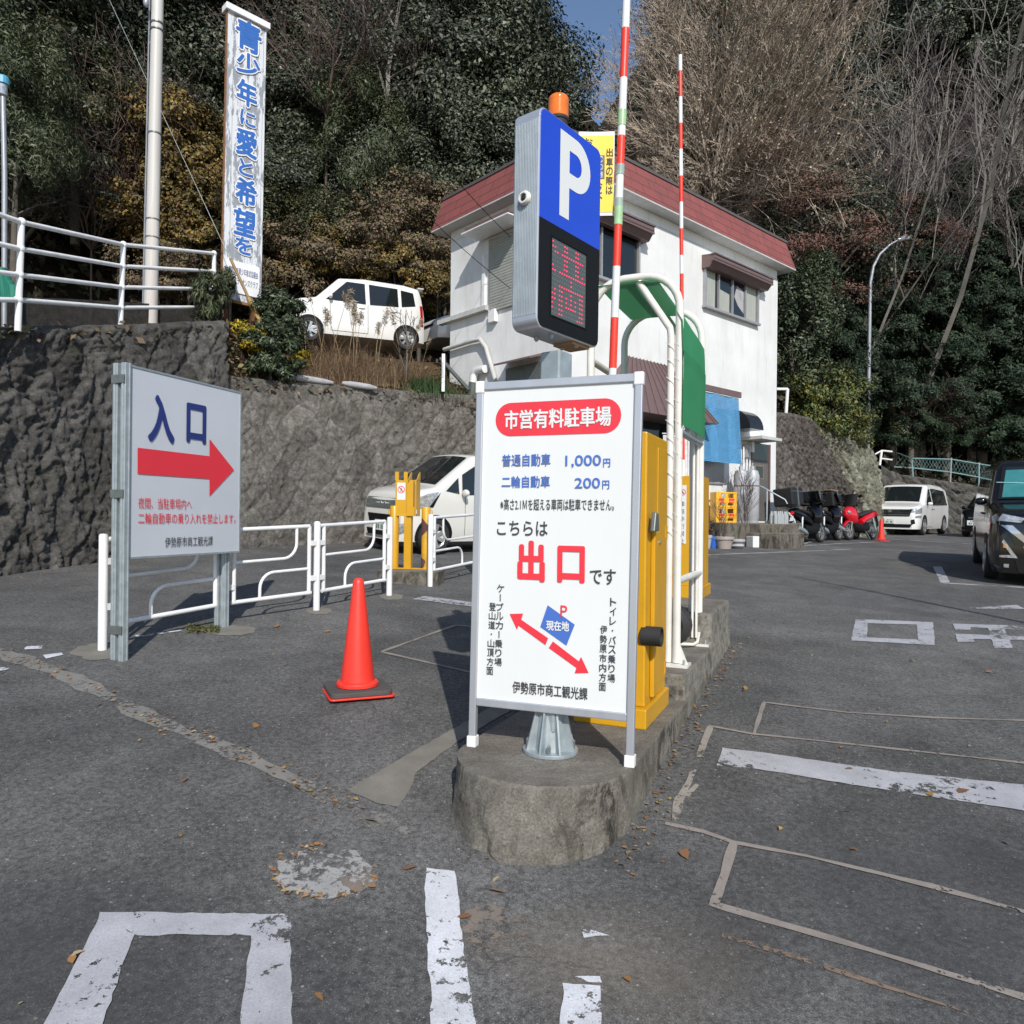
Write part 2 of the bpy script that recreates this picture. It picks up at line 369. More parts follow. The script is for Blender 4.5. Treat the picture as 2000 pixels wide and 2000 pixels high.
def m_stone(name, lo, hi, moss=(.06, .06, .035), mossk=.4, pale=.3):
    t = NT(name).set(Roughness=.9, Specular_IOR_Level=.25)
    at_ = t.n('Attribute', attribute_name='stone'); sp = t.n('SeparateColor'); t.link(at_.outputs['Color'], sp.inputs[0])
    c = t.ramp(sp.outputs[0], [(0, lo), (1, hi)])
    c = t.mix(.9, c, t.ramp(t.noise(7, 10, .78), [(.33, .38), (.67, 1.65)]), 'MULTIPLY'); c = t.mix(.8, c, t.ramp(t.noise(40, 6, .8), [(.35, .55), (.65, 1.5)]), 'MULTIPLY')
    c = t.mix(t.ramp(t.noise(2.2, 5), [(.5, 0.), (.7, mossk)]), c, moss)
    c = t.mix(t.ramp(t.noise(14, 6, .7, dist=1), [(.62, 0.), (.72, pale)]), c, mul(hi, 2.2))
    c = t.mix(t.math('MULTIPLY', sp.outputs[1], .55), c, mul(lo, .6)); t.color(c)
    t.bump(t.math('ADD', t.noise(22, 8, .75), t.math('MULTIPLY', t.noise(70, 5, .8), .7)), 1., .03); return t.m
M['stone_dark'] = m_stone('dark_stone', (.060, .056, .051), (.135, .128, .118))
M['stone_mid'] = m_stone('grey_stone', (.115, .105, .094), (.20, .185, .165), pale=.3)
M['stone_grey'] = m_stone('brown_grey_stone', (.095, .084, .076), (.15, .135, .123), mossk=.15, pale=.25)
M['stone_lit'] = m_stone('lichen_stone', (.14, .135, .10), (.26, .26, .20), moss=(.07, .055, .04), mossk=.6)
def m_plaster():
    t = NT('white_plaster').set(Roughness=.8, Specular_IOR_Level=.3)
    c = t.ramp(t.noise(.9, 5), [(.3, (.62, .62, .605)), (.7, (.75, .755, .75))])
    c = t.mix(t.ramp(t.noise(2.4, 6, .7, stretch=(1, 1, .15)), [(.52, 0.), (.78, .5)]), c, (.40, .39, .355))
    c = t.mix(t.ramp(t.noise(7, 8, .75, stretch=(1, 1, .06)), [(.55, 0.), (.72, .45)]), c, (.33, .315, .28))
    t.color(c); t.bump(t.noise(50, 4), .15, .004); return t.m
M['plaster'] = m_plaster()
def m_shingle():
    t = NT('red_shingle').set(Roughness=.75)
    sx = t.n('SeparateXYZ'); t.link(t.co, sx.inputs[0]); cb = t.n('CombineXYZ')
    t.link(t.math('ADD', sx.outputs[0], sx.outputs[1]), cb.inputs[0]); t.link(sx.outputs[2], cb.inputs[1])
    b = t.n('TexBrick'); b.inputs['Scale'].default_value = 1; b.inputs['Brick Width'].default_value = .62; b.inputs['Row Height'].default_value = .205
    b.inputs['Mortar Size'].default_value = .007; b.inputs['Color1'].default_value = (.225, .062, .058, 1); b.inputs['Color2'].default_value = (.27, .078, .07, 1)
    b.inputs['Mortar'].default_value = (.05, .02, .02, 1); b.inputs['Bias'].default_value = -.2
    t.link(cb.outputs[0], b.inputs['Vector'])
    c = t.mix(t.ramp(t.noise(2.5, 6, .7, stretch=(1, 1, .4)), [(.5, 0.), (.75, .55)]), b.outputs['Color'], (.085, .05, .045))
    t.color(c); t.bump(b.outputs['Fac'], -.4, .01); return t.m
M['shingle'] = m_shingle()
def m_peel():
    t = NT('peeling_white_boards').set(Roughness=.7)
    n = t.noise(3.2, 8, .68, stretch=(2.4, 1, .55)); c = t.ramp(n, [(.47, (.26, .28, .31)), (.50, (.62, .64, .67))])
    c = t.mix(t.ramp(t.noise(7, 5, stretch=(1, 1, .2)), [(.66, 0.), (.74, .6)]), c, (.30, .17, .09))
    sx = t.n('SeparateXYZ'); t.link(t.co, sx.inputs[0])
    w = t.math('FRACT', t.math('MULTIPLY', sx.outputs[0], 7.)); c = t.mix(t.math('LESS_THAN', w, .05), c, (.2, .2, .2)); t.color(c); return t.m
M['peel'] = m_peel()
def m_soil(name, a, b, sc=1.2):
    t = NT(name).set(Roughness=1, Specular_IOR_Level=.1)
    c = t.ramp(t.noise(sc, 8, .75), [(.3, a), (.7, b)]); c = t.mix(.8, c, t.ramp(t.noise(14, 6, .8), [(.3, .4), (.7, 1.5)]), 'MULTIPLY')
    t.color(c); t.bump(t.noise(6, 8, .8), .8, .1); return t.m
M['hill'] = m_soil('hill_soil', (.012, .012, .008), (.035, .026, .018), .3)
M['bank'] = m_soil('bank_soil', (.07, .05, .03), (.16, .105, .055))
M['bark'] = pm('bark', (.10, .085, .07), .9, var=.3, scale=6, bump=.4, bscale=15)
M['bark_pale'] = pm('pale_bark', (.185, .17, .15), .9, var=.3, scale=8)
M['twig_tan'] = leafmat('tan_twig', [(.31, .25, .195), (.45, .37, .29), (.37, .305, .235)], .8)
M['twig_grey'] = leafmat('grey_twig', [(.075, .06, .058), (.125, .10, .097), (.10, .078, .076)], .8)
M['twig_brown'] = leafmat('brown_twig', [(.085, .06, .05), (.13, .09, .075)], .8)
M['leaf_dark'] = leafmat('dark_evergreen_leaf', [(.030, .042, .024), (.062, .076, .044), (.10, .112, .07), (.15, .158, .108)], .5, .4)
M['leaf_olive'] = leafmat('olive_leaf', [(.035, .042, .016), (.065, .07, .028), (.10, .095, .04), (.05, .055, .02)], .5)
M['leaf_bamboo'] = leafmat('bamboo_leaf', [(.045, .06, .026), (.075, .092, .044), (.115, .13, .068), (.055, .07, .032)], .5)
M['leaf_conifer'] = leafmat('conifer_spray', [(.012, .024, .013), (.024, .042, .022), (.042, .062, .032)], .6, .25)
M['leaf_yellow'] = leafmat('yellowing_leaf', [(.20, .14, .03), (.10, .085, .03), (.27, .19, .05), (.14, .075, .03), (.06, .055, .025)], .6)
M['leaf_brown'] = leafmat('brown_leaf', [(.17, .115, .075), (.24, .165, .10), (.10, .075, .05), (.19, .165, .07), (.075, .085, .038), (.15, .10, .08)], .7)
M['leaf_maple'] = leafmat('russet_maple_leaf', [(.17, .085, .065), (.22, .12, .085), (.13, .075, .06)], .7)
M['leaf_gold'] = leafmat('goldenrod', [(.45, .31, .01), (.33, .26, .02), (.5, .38, .03), (.16, .17, .03)], .6)
M['leaf_shrub'] = leafmat('shrub_leaf', [(.026, .044, .018), (.05, .072, .032), (.08, .102, .05), (.12, .135, .08)], .5, .4)
M['leaf_lime'] = leafmat('lime_leaf', [(.075, .10, .03), (.12, .14, .04), (.20, .18, .035), (.05, .075, .025), (.09, .11, .035)], .55)
M['straw'] = leafmat('dry_grass', [(.22, .145, .085), (.31, .21, .115), (.16, .095, .06), (.26, .19, .12)], .7)
M['plume'] = leafmat('grass_plume', [(.40, .32, .23), (.30, .23, .15), (.46, .39, .3)], .9)
M['grass'] = leafmat('green_grass', [(.05, .10, .03), (.085, .14, .05), (.03, .065, .02)], .6)
M['litter'] = leafmat('fallen_leaf', [(.32, .16, .06), (.38, .24, .08), (.24, .12, .06), (.36, .28, .16), (.27, .18, .11)], .7)
M['mossgrn'] = leafmat('moss', [(.07, .075, .025), (.12, .12, .05)], .9)

# ------------------------------------------------------------------ lettering
_tc = {}
def glyph_mesh(txt):
    if txt not in _tc:
        c = bpy.data.curves.new('text', 'FONT'); c.body = txt; c.resolution_u = 5
        o = bpy.data.objects.new('text', c); COL.objects.link(o)
        me = bpy.data.meshes.new_from_object(o.evaluated_get(bpy.context.evaluated_depsgraph_get()))
        V = np.array([v.co[:2] for v in me.vertices]); Fs = [tuple(p.vertices) for p in me.polygons]
        bpy.data.objects.remove(o); bpy.data.curves.remove(c); bpy.data.meshes.remove(me); _tc[txt] = (V, Fs)
    return _tc[txt]
def letters(items, mat, parent, name='lettering', bold=.0, y0=-.002, shear=0):
    """items: (text, centre u, centre v, width, height, quarter turns); the parent's local X is right, Z up, -Y the front."""
    mb = MB()
    for it in items:
        txt, cu, cv, w, h = it[:5]; turn = it[5] if len(it) > 5 else 0
        V, Fs = glyph_mesh(txt); V = V.copy()
        lo, hi = V.min(0), V.max(0); V = (V - (lo+hi)/2)
        if turn: V = np.stack([V[:, 1], -V[:, 0]], 1); 
        ext = np.ptp(V, axis=0); b2 = bold*h
        V = V * np.array([(w-2*b2)/max(ext[0], 1e-6), (h-2*b2)/max(ext[1], 1e-6)])
        offs = [(0, 0)] if not bold else [(0, 0)] + [(b2*math.cos(k*math.pi/4), b2*math.sin(k*math.pi/4)) for k in range(8)]
        for k, (ox, oz) in enumerate(offs):
            mb.add([(cu+a+ox+shear*(b), y0-.00012*k, cv+b+oz) for a, b in V], Fs)
    return mb.build(name, mat, parent, clean=False)
def poly_on(pts, mat, parent, name, y=-.0016):
    return MB().add([(u, y, v) for u, v in pts], [tuple(range(len(pts)))]).build(name, mat, parent)

# ================================================================== THE SITE: asphalt, markings, island, walls, hill
# ------------------------------------------------------------------ value noise for stonework
def vnoise(u, v, sc, seed=0):
    u = u*sc; v = v*sc; iu = np.floor(u).astype(int); iv = np.floor(v).astype(int); fu = u-iu; fv = v-iv
    def h(a, b):
        x = np.sin(a*127.1 + b*311.7 + seed*74.7)*43758.5453; return x - np.floor(x)
    fu = fu*fu*(3-2*fu); fv = fv*fv*(3-2*fv)
    return (h(iu, iv)*(1-fu) + h(iu+1, iv)*fu)*(1-fv) + (h(iu, iv+1)*(1-fu) + h(iu+1, iv+1)*fu)*fv
xs = np.concatenate([np.arange(-60, -8, 2.), np.arange(-8, 24, .4), np.arange(24, 62, 2.)])
ys = np.concatenate([np.arange(-14, -2, 1.), np.arange(-2, 32, .4), np.arange(32, 92, 3.)])
P = np.array([[(x, y, gz(x, y)) for x in xs] for y in ys])
ground = grid_mesh('ground', P, M['asphalt']); prop(ground, 'grey worn asphalt of the sloping car park', 'ground', kind='structure')
def drape(p, h): return Vector((p.x, p.y, gz(p.x, p.y) + h))
def jit(p):
    return Vector(((float(vn2(p.x*38, p.y*38, 1))-.5)*.010 + (float(vn2(p.x*9, p.y*9, 3))-.5)*.007, (float(vn2(p.x*38, p.y*38, 2))-.5)*.010, 0))
def vn2(a, b, s): return vnoise(np.array(a), np.array(b), 1., s)
def mark(quads, m, name='painted_marking', h=.005, n=8):
    mb = MB()
    for q in quads:
        a = [hit(*p) if not isinstance(p, Vector) else p for p in q]
        nu, nv = (max(2, min(60, int((a[i]-a[j]).length/.03))) for i, j in ((0, 1), (1, 2)))
        mb.patch(*a, nu=nu, nv=nv, f=lambda p: drape(p + jit(p), h))
    return mb.build(name, m, ground)
def ribbon(pts, w, m, name='painted_marking', h=.005):
    P = [hit(*p) for p in pts]; Q = []
    for a, b in zip(P, P[1:]):
        k = max(1, int((b-a).length/.05)); Q += [a.lerp(b, i/k) for i in range(k)]
    Q.append(P[-1]); L = []; ws = w if isinstance(w, (list, tuple)) else None
    for i, q in enumerate(Q):
        t = (Q[min(i+1, len(Q)-1)] - Q[max(i-1, 0)]); t.z = 0; t.normalize(); s = Vector((-t.y, t.x, 0))
        ww = (ws[0] + (ws[1]-ws[0])*i/(len(Q)-1)) if ws else w
        j = 1 + .25*math.sin(i*.43)+.15*math.sin(i*1.1)
        j2 = ww*.5; e1, e2 = jit(q + s*.1)*min(1, ww*14), jit(q - s*.1)*min(1, ww*14); L.append((drape(q + s*ww/2*j + e1, h), drape(q - s*ww/2*j + e2, h)))
    mb = MB()
    for (a, b), (c, d) in zip(L, L[1:]): mb.quad(a, b, d, c)
    return mb.build(name, m, ground)
W = M['mark_white']
mark([[(197,1784),(569,1789),(492,1829),(261,1830)], [(197,1784),(261,1830),(150,2150),(15,2150)], [(569,1789),(565,2150),(446,2150),(492,1829)]], W)
mark([[(833,1698),(890,1706),(896,1742),(831,1757)], [(831,1757),(896,1742),(903,1835),(834,1866)], [(834,1866),(903,1835),(911,1912),(841,1944)], [(841,1944),(911,1912),(950,2100),(838,2100)]], M['mark_bright'], n=5)
mark([[(1100,1925),(1175,1928),(1177,2120),(1082,2120)], [(1128,1911),(1172,1910),(1178,1920),(1150,1922)], [(1133,1818),(1150,1819),(1188,1829),(1140,1835)]], M['mark_bright'], n=5)
mark([[(1411,1462),(1486,1471),(1469,1502),(1399,1498)], [(1486,1471),(1738,1508),(1697,1540),(1469,1502)], [(1738,1508),(2000,1535),(2000,1585),(1697,1540)], [(2000,1535),(2260,1562),(2260,1632),(2000,1585)]], W, n=6)
mark([[(1671,1210),(1822,1216),(1791,1221),(1695,1218)], [(1671,1210),(1695,1218),(1693,1246),(1662,1252)], [(1822,1216),(1826,1261),(1793,1250),(1791,1221)], [(1662,1252),(1693,1246),(1793,1250),(1826,1261)]], W, n=4)
mark([[(1861,1219),(2050,1225),(2050,1233),(1895,1226)], [(1861,1219),(1896,1221),(1896,1231),(1865,1231)], [(1929,1227),(1961,1228),(1978,1267),(1942,1267)],
      [(1866,1239),(2060,1246),(2060,1253),(1868,1248)], [(1868,1248),(1900,1248),(1904,1255),(1871,1255)], [(2010,1224),(2050,1225),(2060,1237),(2020,1235)], [(2020,1250),(2055,1252),(2060,1262),(2025,1260)]], W, h=.006, n=4)
mark([[(1881,1189),(1985,1182),(2003,1190),(1950,1190)]], W, n=3)
mark([[(1822,1107),(1839,1107),(1855,1138),(1837,1139)]], W, n=3); ribbon([(1840,1139),(2000,1148),(2200,1158)], .1, W)
ribbon([(1379,1084),(1520,1079),(1663,1073)], .1, W); ribbon([(1552,1067),(1640,1062),(1737,1058)], .12, W); ribbon([(1570,1062),(1600,1053)], .1, W)
ribbon([(1737,1053),(1850,1060),(1900,1063)], .12, W)
mark([[(805,1171),(828,1165),(990,1186),(990,1194)]], W, n=3)
ribbon([(890,1222),(930,1225),(1000,1232)], .025, M['mark_tan']); ribbon([(890,1222),(745,1274)], .028, M['mark_tan']); ribbon([(745,1274),(926,1316),(1000,1335)], .03, M['mark_tan'])
T = M['mark_tan']
ribbon([(1490,1373),(1656,1393),(1821,1403),(2000,1409),(2150,1414)], .024, T); ribbon([(1492,1374),(1473,1434)], .022, T)
ribbon([(1384,1419),(1469,1435),(1718,1461),(2000,1492),(2150,1508)], .022, T)
ribbon([(1388,1420),(1345,1531),(1326,1565),(1318,1605)], .03, M['mark_pale']); ribbon([(1362,1534),(1340,1557)], .02, M['mark_pale'])
ribbon([(1299,1610),(1374,1627),(1432,1647),(1573,1674),(1821,1734),(2000,1784),(2150,1830)], [.022, .03], T)
ribbon([(1432,1647),(1415,1712),(1396,1765)], .03, T)
ribbon([(1384,1767),(1490,1798),(1614,1834),(1738,1871),(2000,1952),(2150,2000)], .03, T)
ribbon([(1410,1829),(1552,1873),(1718,1927),(1904,1985)], .018, M['crack'])
mark([[(676,1546),(883,1426),(895,1450),(733,1570)], [(883,1426),(1000,1360),(1010,1382),(895,1450)], [(733,1570),(817,1499),(800,1546),(775,1578)]], M['crete_flat'], 'concrete_strip', .0045, 6)
ribbon([(-260,1190),(0,1274),(137,1324),(290,1403),(455,1469),(580,1527),(704,1585),(800,1630)], [.15, .085], M['seam_strip'], 'gravelly_seam', .004)
def blob(cx, cy, rx, ry, m, seed, h):
    r = random.Random(seed); n = 26
    c = hit(cx, cy); V = [drape(c, h)]
    for k in range(n):
        a = 2*math.pi*k/n; q = 1 + r.uniform(-.13, .13); V.append(drape(hit(cx + rx*q*math.cos(a), cy + ry*q*math.sin(a)), h))
    MB().add(V, [(0, 1+k, 1+(k+1) % n) for k in range(n)]).build('gravel_patch', m, ground)
blob(634, 1708, 98, 49, M['patch'], 1, .004); blob(972, 1820, 72, 54, M['patch_brown'], 2, .004); blob(700, 1712, 40, 30, M['patch_brown'], 4, .0045)
for cx, cy, rx, ry in ((198,1274,58,16),(452,1232,46,10),(622,1194,26,7),(765,1166,24,6)): blob(cx, cy, rx, ry, M['crete_flat'], cx, .0035)
mark([[(50,1264),(84,1262),(80,1268),(48,1270)], [(84,1281),(120,1276),(124,1280),(90,1288)], [(-5,1304),(18,1306),(12,1310),(-8,1313)], [(262,1242),(300,1238),(302,1241),(268,1246)], [(305,1237),(355,1231),(355,1233),(308,1240)]], M['mark_bright'], n=2)

def resample(pts, n):
    pts = np.array(pts, float); d = np.concatenate([[0], np.cumsum(np.linalg.norm(np.diff(pts, axis=0), axis=1))])
    s = np.linspace(0, d[-1], n); return np.stack([np.interp(s, d, pts[:, k]) for k in range(3)], 1), d[-1]
def stone_wall(name, base, top, mat, label, cell=.42, amp=.09, rough=.05, step=.04, seed=0, cap=.35, diamond=True, group=None, tall=1., warp=.45):
    L = resample(base, 10)[1]; Hh = np.linalg.norm(np.array(top[len(top)//2]) - np.array(base[len(base)//2]))
    nu = int(L/step); nv = int(Hh/step)
    B, _ = resample(base, nu); Tp, _ = resample(top, nu)
    w = np.linspace(0, 1, nv)[:, None, None]; P = B[None]*(1-w) + Tp[None]*w
    U = np.repeat(np.linspace(0, L, nu)[None], nv, 0); V = np.repeat(np.linspace(0, Hh, nv)[:, None], nu, 1)
    U2 = U + (vnoise(U, V, 2.2, seed)-.5)*warp*cell + (vnoise(U, V, .7, seed+8)-.5)*warp*cell; V2 = (V + (vnoise(U, V, 2.0, seed+3)-.5)*warp*cell)/tall
    if diamond: a, b = (U2+V2)/cell/1.414, (U2-V2)/cell/1.414
    else: a, b = U2/cell + (np.floor(V2/cell) % 2)*.5, V2/cell
    ia, ib = np.floor(a), np.floor(b); fa, fb = a-ia, b-ib
    def h(k):
        x = np.sin(ia*12.9898 + ib*78.233 + seed + k*37.7)*43758.5453; return x-np.floor(x)
    e = np.minimum(np.minimum(fa, 1-fa), np.minimum(fb, 1-fb)); k = np.clip(e/.11, 0, 1); k = k*(2-k)
    pk = np.minimum(fa/(.3+.4*h(5)), (1-fa)/(.7-.4*h(5)))*.5 + np.minimum(fb/(.3+.4*h(6)), (1-fb)/(.7-.4*h(6)))*.5       # faceted, off-centre peak
    D = k*amp*(.2 + .5*h(1) + .75*pk) + k*amp*1.6*((fa-.5)*(h(2)-.5) + (fb-.5)*(h(3)-.5))
    def ridged(f_, sd_): return 1-np.abs(2*vnoise(U+.3*vnoise(U, V, 3, sd_+20), V, f_, sd_)-1)
    D = D + rough*(ridged(5, seed+5)-.5) + rough*.8*(ridged(11, seed+6)-.5) + rough*.7*(ridged(21, seed+9)-.5) + rough*.5*(vnoise(U, V, 1.6, seed+7)-.5)
    D[-max(2, int(.06/step)):] *= .3
    du = np.gradient(P, axis=1); dv = np.gradient(P, axis=0); N = np.cross(du, dv); N /= np.linalg.norm(N, axis=2)[..., None] + 1e-9
    if N[nv//2, nu//2].dot(np.array([0, 0, CZ]) - P[nv//2, nu//2]) < 0: N = -N
    P = P + N*D[..., None]
    A = np.stack([h(4), 1-np.clip(e/.07, 0, 1), V*0, V*0+1], -1)
    if cap:                                     # coping strip running back from the top edge
        back = -N[-1]*np.array([1, 1, 0]); back /= np.linalg.norm(back, axis=1)[:, None] + 1e-9
        extra = [P[-1] + back*cap*f + np.array([0, 0, zz]) for f, zz in ((.05, .02), (.5, .03), (1, .02))]
        P = np.concatenate([P, np.stack(extra)]); A = np.concatenate([A, np.stack([A[-1]*0+np.array([.4, 0, 0, 1])]*3)])
    o = grid_mesh(name, P, mat, attr=A, smooth=False); return prop(o, label, 'wall', group)
def V3(v, dz=0): return (v.x, v.y, v.z+dz)
def low(p): q = hit(*p); return (q.x, q.y, q.z - .1)
W1b = [low((-420,1180)), low((-180,1146)), low((0,1123)), low((196,1098)), low((440,1074))]
W1t = [V3(at(-420,668,5.9)), V3(at(-180,650,7.2)), V3(at(0,641,8.4)), V3(at(232,637,10.2)), V3(at(438,628,12.0))]
stone_wall('retaining_wall', W1b, W1t, M['stone_dark'], 'tall dark rough stone retaining wall at left under the white pipe railing', .32, .055, .062, .024, 1, .8, tall=2.2, warp=1.2)
W2b = [low((440,1074)), low((560,1066)), low((700,1060)), low((800,1054)), low((960,1046))]
W2t = [V3(at(446,736,11.9)), V3(at(560,748,12.7)), V3(at(726,757,13.9)), V3(at(812,768,14.5)), V3(at(990,776,15.6))]
stone_wall('retaining_wall', W2b, W2t, M['stone_mid'], 'grey retaining wall of diamond laid stones behind the white hatchback', .29, .020, .032, .022, 4, .5, tall=1.15, warp=.9)
# end return of the tall wall above the lower one
MB().patch(at(438,628,12.0), at(446,736,11.9), at(446,745,13.2), at(440,632,13.6), 6, 6).build('wall_return', M['stone_dark'], bpy.data.objects['retaining_wall'])
R1b = [low((1500,1057)), low((1600,1050)), low((1712,1046))]
R1t = [V3(at(1500,806,19.6)), V3(at(1545,808,20.4)), V3(at(1582,818,21.6))]
stone_wall('rock_face', R1b, R1t, M['stone_grey'], 'brown grey roughcast rock face between the white building and the motorcycles', .35, .05, .09, .045, 7, .5, tall=1.9, warp=.9)
R2b = [low((1660,1048)), low((1712,1046)), (14.7, 28.4, gz(14.7, 28.4)-.1)]
R2t = [V3(at(1566,816,22.4)), V3(at(1640,852,23.6)), V3(at(1702,880,27.6))]
stone_wall('stone_facing', R2b, R2t, M['stone_lit'], 'steep facing of pale lichen covered stones behind the red scooter', .33, .12, .06, .04, 9, .5, tall=1.9, warp=.7)
R3b = [(14.6, 28.6, gz(14.6, 28.6)-.1), (16.5, 30.5, gz(16.5, 30.5)-.1), (21, 31, gz(21, 31)-.1), (30, 30.5, gz(30, 30.5)-.1)]
R3t = [V3(at(1708,905,28.4)), V3(at(1745,926,30.9)), V3(at(1890,947,31.4)), V3(at(2150,985,31))]
stone_wall('boulder_wall', R3b, R3t, M['stone_dark'], 'low dark boulder wall behind the white minivan', .55, .16, .07, .05, 12, .5, diamond=False, warp=.7)

# ------------------------------------------------------------------ bank and upper road on the left
rows = []
T0 = W1t + [W2t[k] for k in range(5)]
T0 = [list(p) for p in T0]
def col(p, road):                 # profile running back from a wall top
    p = np.array(p); o = [p + [0, 0, -.25], p + [0, .25, -.02]]
    if road is None: o += [p + [-1.2, 2.2, .05], p + [-2.8, 5., .25], p + [-4, 8.5, .4], p + [-5, 11., 2.0]]
    else:
        r = np.array(road); o += [p*.62 + r*.38 + [0, 0, -.12], p*.25 + r*.75 + [0, 0, -.14], r + [0, 0, -.02], r + [-1.5, 4.2, .25], r + [-2.2, 6, 1.2]]
        o = o[:2] + o[2:4] + [o[4], o[5]]
    return o
def pr(px, py, y): q = at(px, py, y); return (q.x, q.y, q.z)
roads = [None]*5 + [pr(470, 652, 16.6), pr(575, 684, 16.8), pr(720, 692, 17.3), pr(830, 708, 17.8), pr(1000, 712, 18.4)]
Pb = np.array([col(t, r) for t, r in zip(T0, roads)])          # columns x rows
ii = np.linspace(0, len(Pb)-1, 90); i0 = np.clip(ii.astype(int), 0, len(Pb)-2); f = (ii-i0)[:, None, None]
Pb = Pb[i0]*(1-f) + Pb[i0+1]*f
jj = np.linspace(0, Pb.shape[1]-1, 41); j0 = np.clip(jj.astype(int), 0, Pb.shape[1]-2); f = (jj-j0)[None, :, None]
Pb = Pb[:, j0]*(1-f) + Pb[:, j0+1]*f
Pb[..., 2] += (vnoise(Pb[..., 0], Pb[..., 1], 1.4, 3)-.5)*.10
bank = grid_mesh('bank', Pb, M['bank']); prop(bank, 'dry grassy bank above the stone walls with the upper road', 'bank', kind='structure')
def bank_z(x, y):
    d = (Pb[..., 0]-x)**2 + (Pb[..., 1]-y)**2; return float(Pb[..., 2].ravel()[d.argmin()])

# ------------------------------------------------------------------ the wooded hill
def lerp_tab(x, tab): a = np.array(tab, float); return np.interp(x, a[:, 0], a[:, 1])
def toe(x): return lerp_tab(x, [(-40, 13), (-16, 15), (-9, 18.5), (-4, 22.5), (2, 23), (5.4, 22.4), (7, 20.6), (9, 22.8), (10.6, 24.2), (13.5, 28.2), (14.8, 30.4), (20, 32), (40, 31)])
def toe_z(x): return CZ + lerp_tab(x, [(-40, 3.5), (-9, 3.4), (-4, 4.0), (2, 4.2), (6, 3.4), (8, 2.7), (12, 2.6), (15, 1.9), (20, 1.5), (40, .8)])
def hill_z(x, y):
    t = np.maximum(0, y - toe(x)); s = lerp_tab(x, [(4, .8), (10, .55), (14, .45)])*np.minimum(t, 5) + lerp_tab(x, [(-30, .92), (-4, .88), (2, .72), (9, .72), (15, .98), (60, .98)])*np.maximum(0, t-5)
    return toe_z(x) + s + (vnoise(np.asarray(x)+80., np.asarray(y)+80., .22, 2)-.5)*1.2*np.minimum(1, t/4)
hx = np.linspace(-55, 75, 131); ht = np.concatenate([np.linspace(0, 6, 9), np.linspace(7.5, 56, 34)])
Ph = np.array([[(x, toe(x)+t, hill_z(x, toe(x)+t)) for x in hx] for t in ht])
skirt = Ph[:1].copy(); skirt[..., 2] -= 5
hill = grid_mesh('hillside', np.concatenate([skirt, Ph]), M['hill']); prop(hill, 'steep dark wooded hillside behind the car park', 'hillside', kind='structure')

# ------------------------------------------------------------------ concrete island
ID, IN = Vector((.4, .9165, 0)), Vector((.9165, -.4, 0))
IRZ = math.atan2(IN.y, IN.x)
isl = thing('concrete_island', 'stepped old concrete island with a rounded front under the exit signs', 'island', (0, 0, 0))
def il(u, v, z): p = ID*u + IN*v; return Vector((p.x, p.y, z))
VL, VR = -1.545, -.765
TZ1, TZ2, TZ3 = CZ - 1.05, CZ - .90, CZ - .662
def slab(u0, u1, zt, front_round, name, vl=VL, vr=VR, batter=.06):
    n = 44 if front_round else 1; top = []
    if front_round:
        for k in range(n+1):
            a = math.pi*k/n; top.append((u0 + .36*(1-math.sin(a)), (vl+vr)/2 - (vr-vl)/2*math.cos(a)))
    else: top = [(u0, vl), (u0, vr)]
    top += [(u0+(.36 if front_round else 0)+(u1-u0-(.36 if front_round else 0))*k/24, vr) for k in range(1, 25)] + [(u1-(u1-u0-(.36 if front_round else 0))*k/24, vl) for k in range(24)]
    mb = MB(); cu = (u0+.5) if front_round else sum(t[0] for t in top)/len(top); cv = (vl+vr)/2
    rings = []; NL = 16
    for lvl in range(NL+1):
        f = lvl/NL; ring = []
        for i, (u, v) in enumerate(top):
            q = il(u, v, 0); zb = gz(q.x, q.y) - .05
            out = (1-f)*((.0 + .125*max(0, 1-(u-u0)/.26)) if front_round else batter); du, dv = u-cu, v-cv; l = math.hypot(du, dv*2.2) or 1
            rough = (float(vnoise(np.array(u*9+v*13), np.array(q.z+f*2.2), 1.6, 3))-.5)*.035*min(1, (1-f)*4) + (float(vnoise(np.array(u*20+v*31), np.array(f*5.), 1.7, 5))-.5)*.014
            rr = 0 if lvl < 8 else -.0
            ring.append(il(u + (du/l)*(out+rough), v + (dv*2.2/l)*(out+rough)*.35, zb + (zt-zb)*f))
        rings.append(ring)
    ins = []
    for lvl, (sh, dz) in enumerate(((.012, -.004),)):
        pass
    m = len(top); Vv = [p for r in rings for p in r]; Fs = []
    for r in range(NL):
        for k in range(m): Fs.append((r*m+k, r*m+(k+1) % m, (r+1)*m+(k+1) % m, (r+1)*m+k))
    Fs.append(tuple(NL*m+k for k in range(m)))
    o = MB().add(Vv, Fs).build(name, M['island'], isl, bevel=.022); return o
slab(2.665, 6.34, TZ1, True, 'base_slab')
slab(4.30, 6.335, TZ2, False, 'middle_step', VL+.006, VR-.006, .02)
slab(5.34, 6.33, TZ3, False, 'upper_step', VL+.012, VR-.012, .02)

# ================================================================== SIGNS AND GATE EQUIPMENT
def arc(c, r, a0, a1, n=8, ax=(1, 0, 0), ay=(0, 0, 1)):
    c, ax, ay = Vector(c), Vector(ax), Vector(ay)
    return [c + ax*r*math.cos(a0+(a1-a0)*k/n) + ay*r*math.sin(a0+(a1-a0)*k/n) for k in range(n+1)]
def rrect(w, h, r, n=6):      # rounded rectangle outline centred on 0
    o = []
    for cx, cy, a in ((w/2-r, h/2-r, 0), (-w/2+r, h/2-r, 90), (-w/2+r, -h/2+r, 180), (w/2-r, -h/2+r, 270)):
        o += [(cx + r*math.cos(math.radians(a+90*k/n)), cy + r*math.sin(math.radians(a+90*k/n))) for k in range(n+1)]
    return o

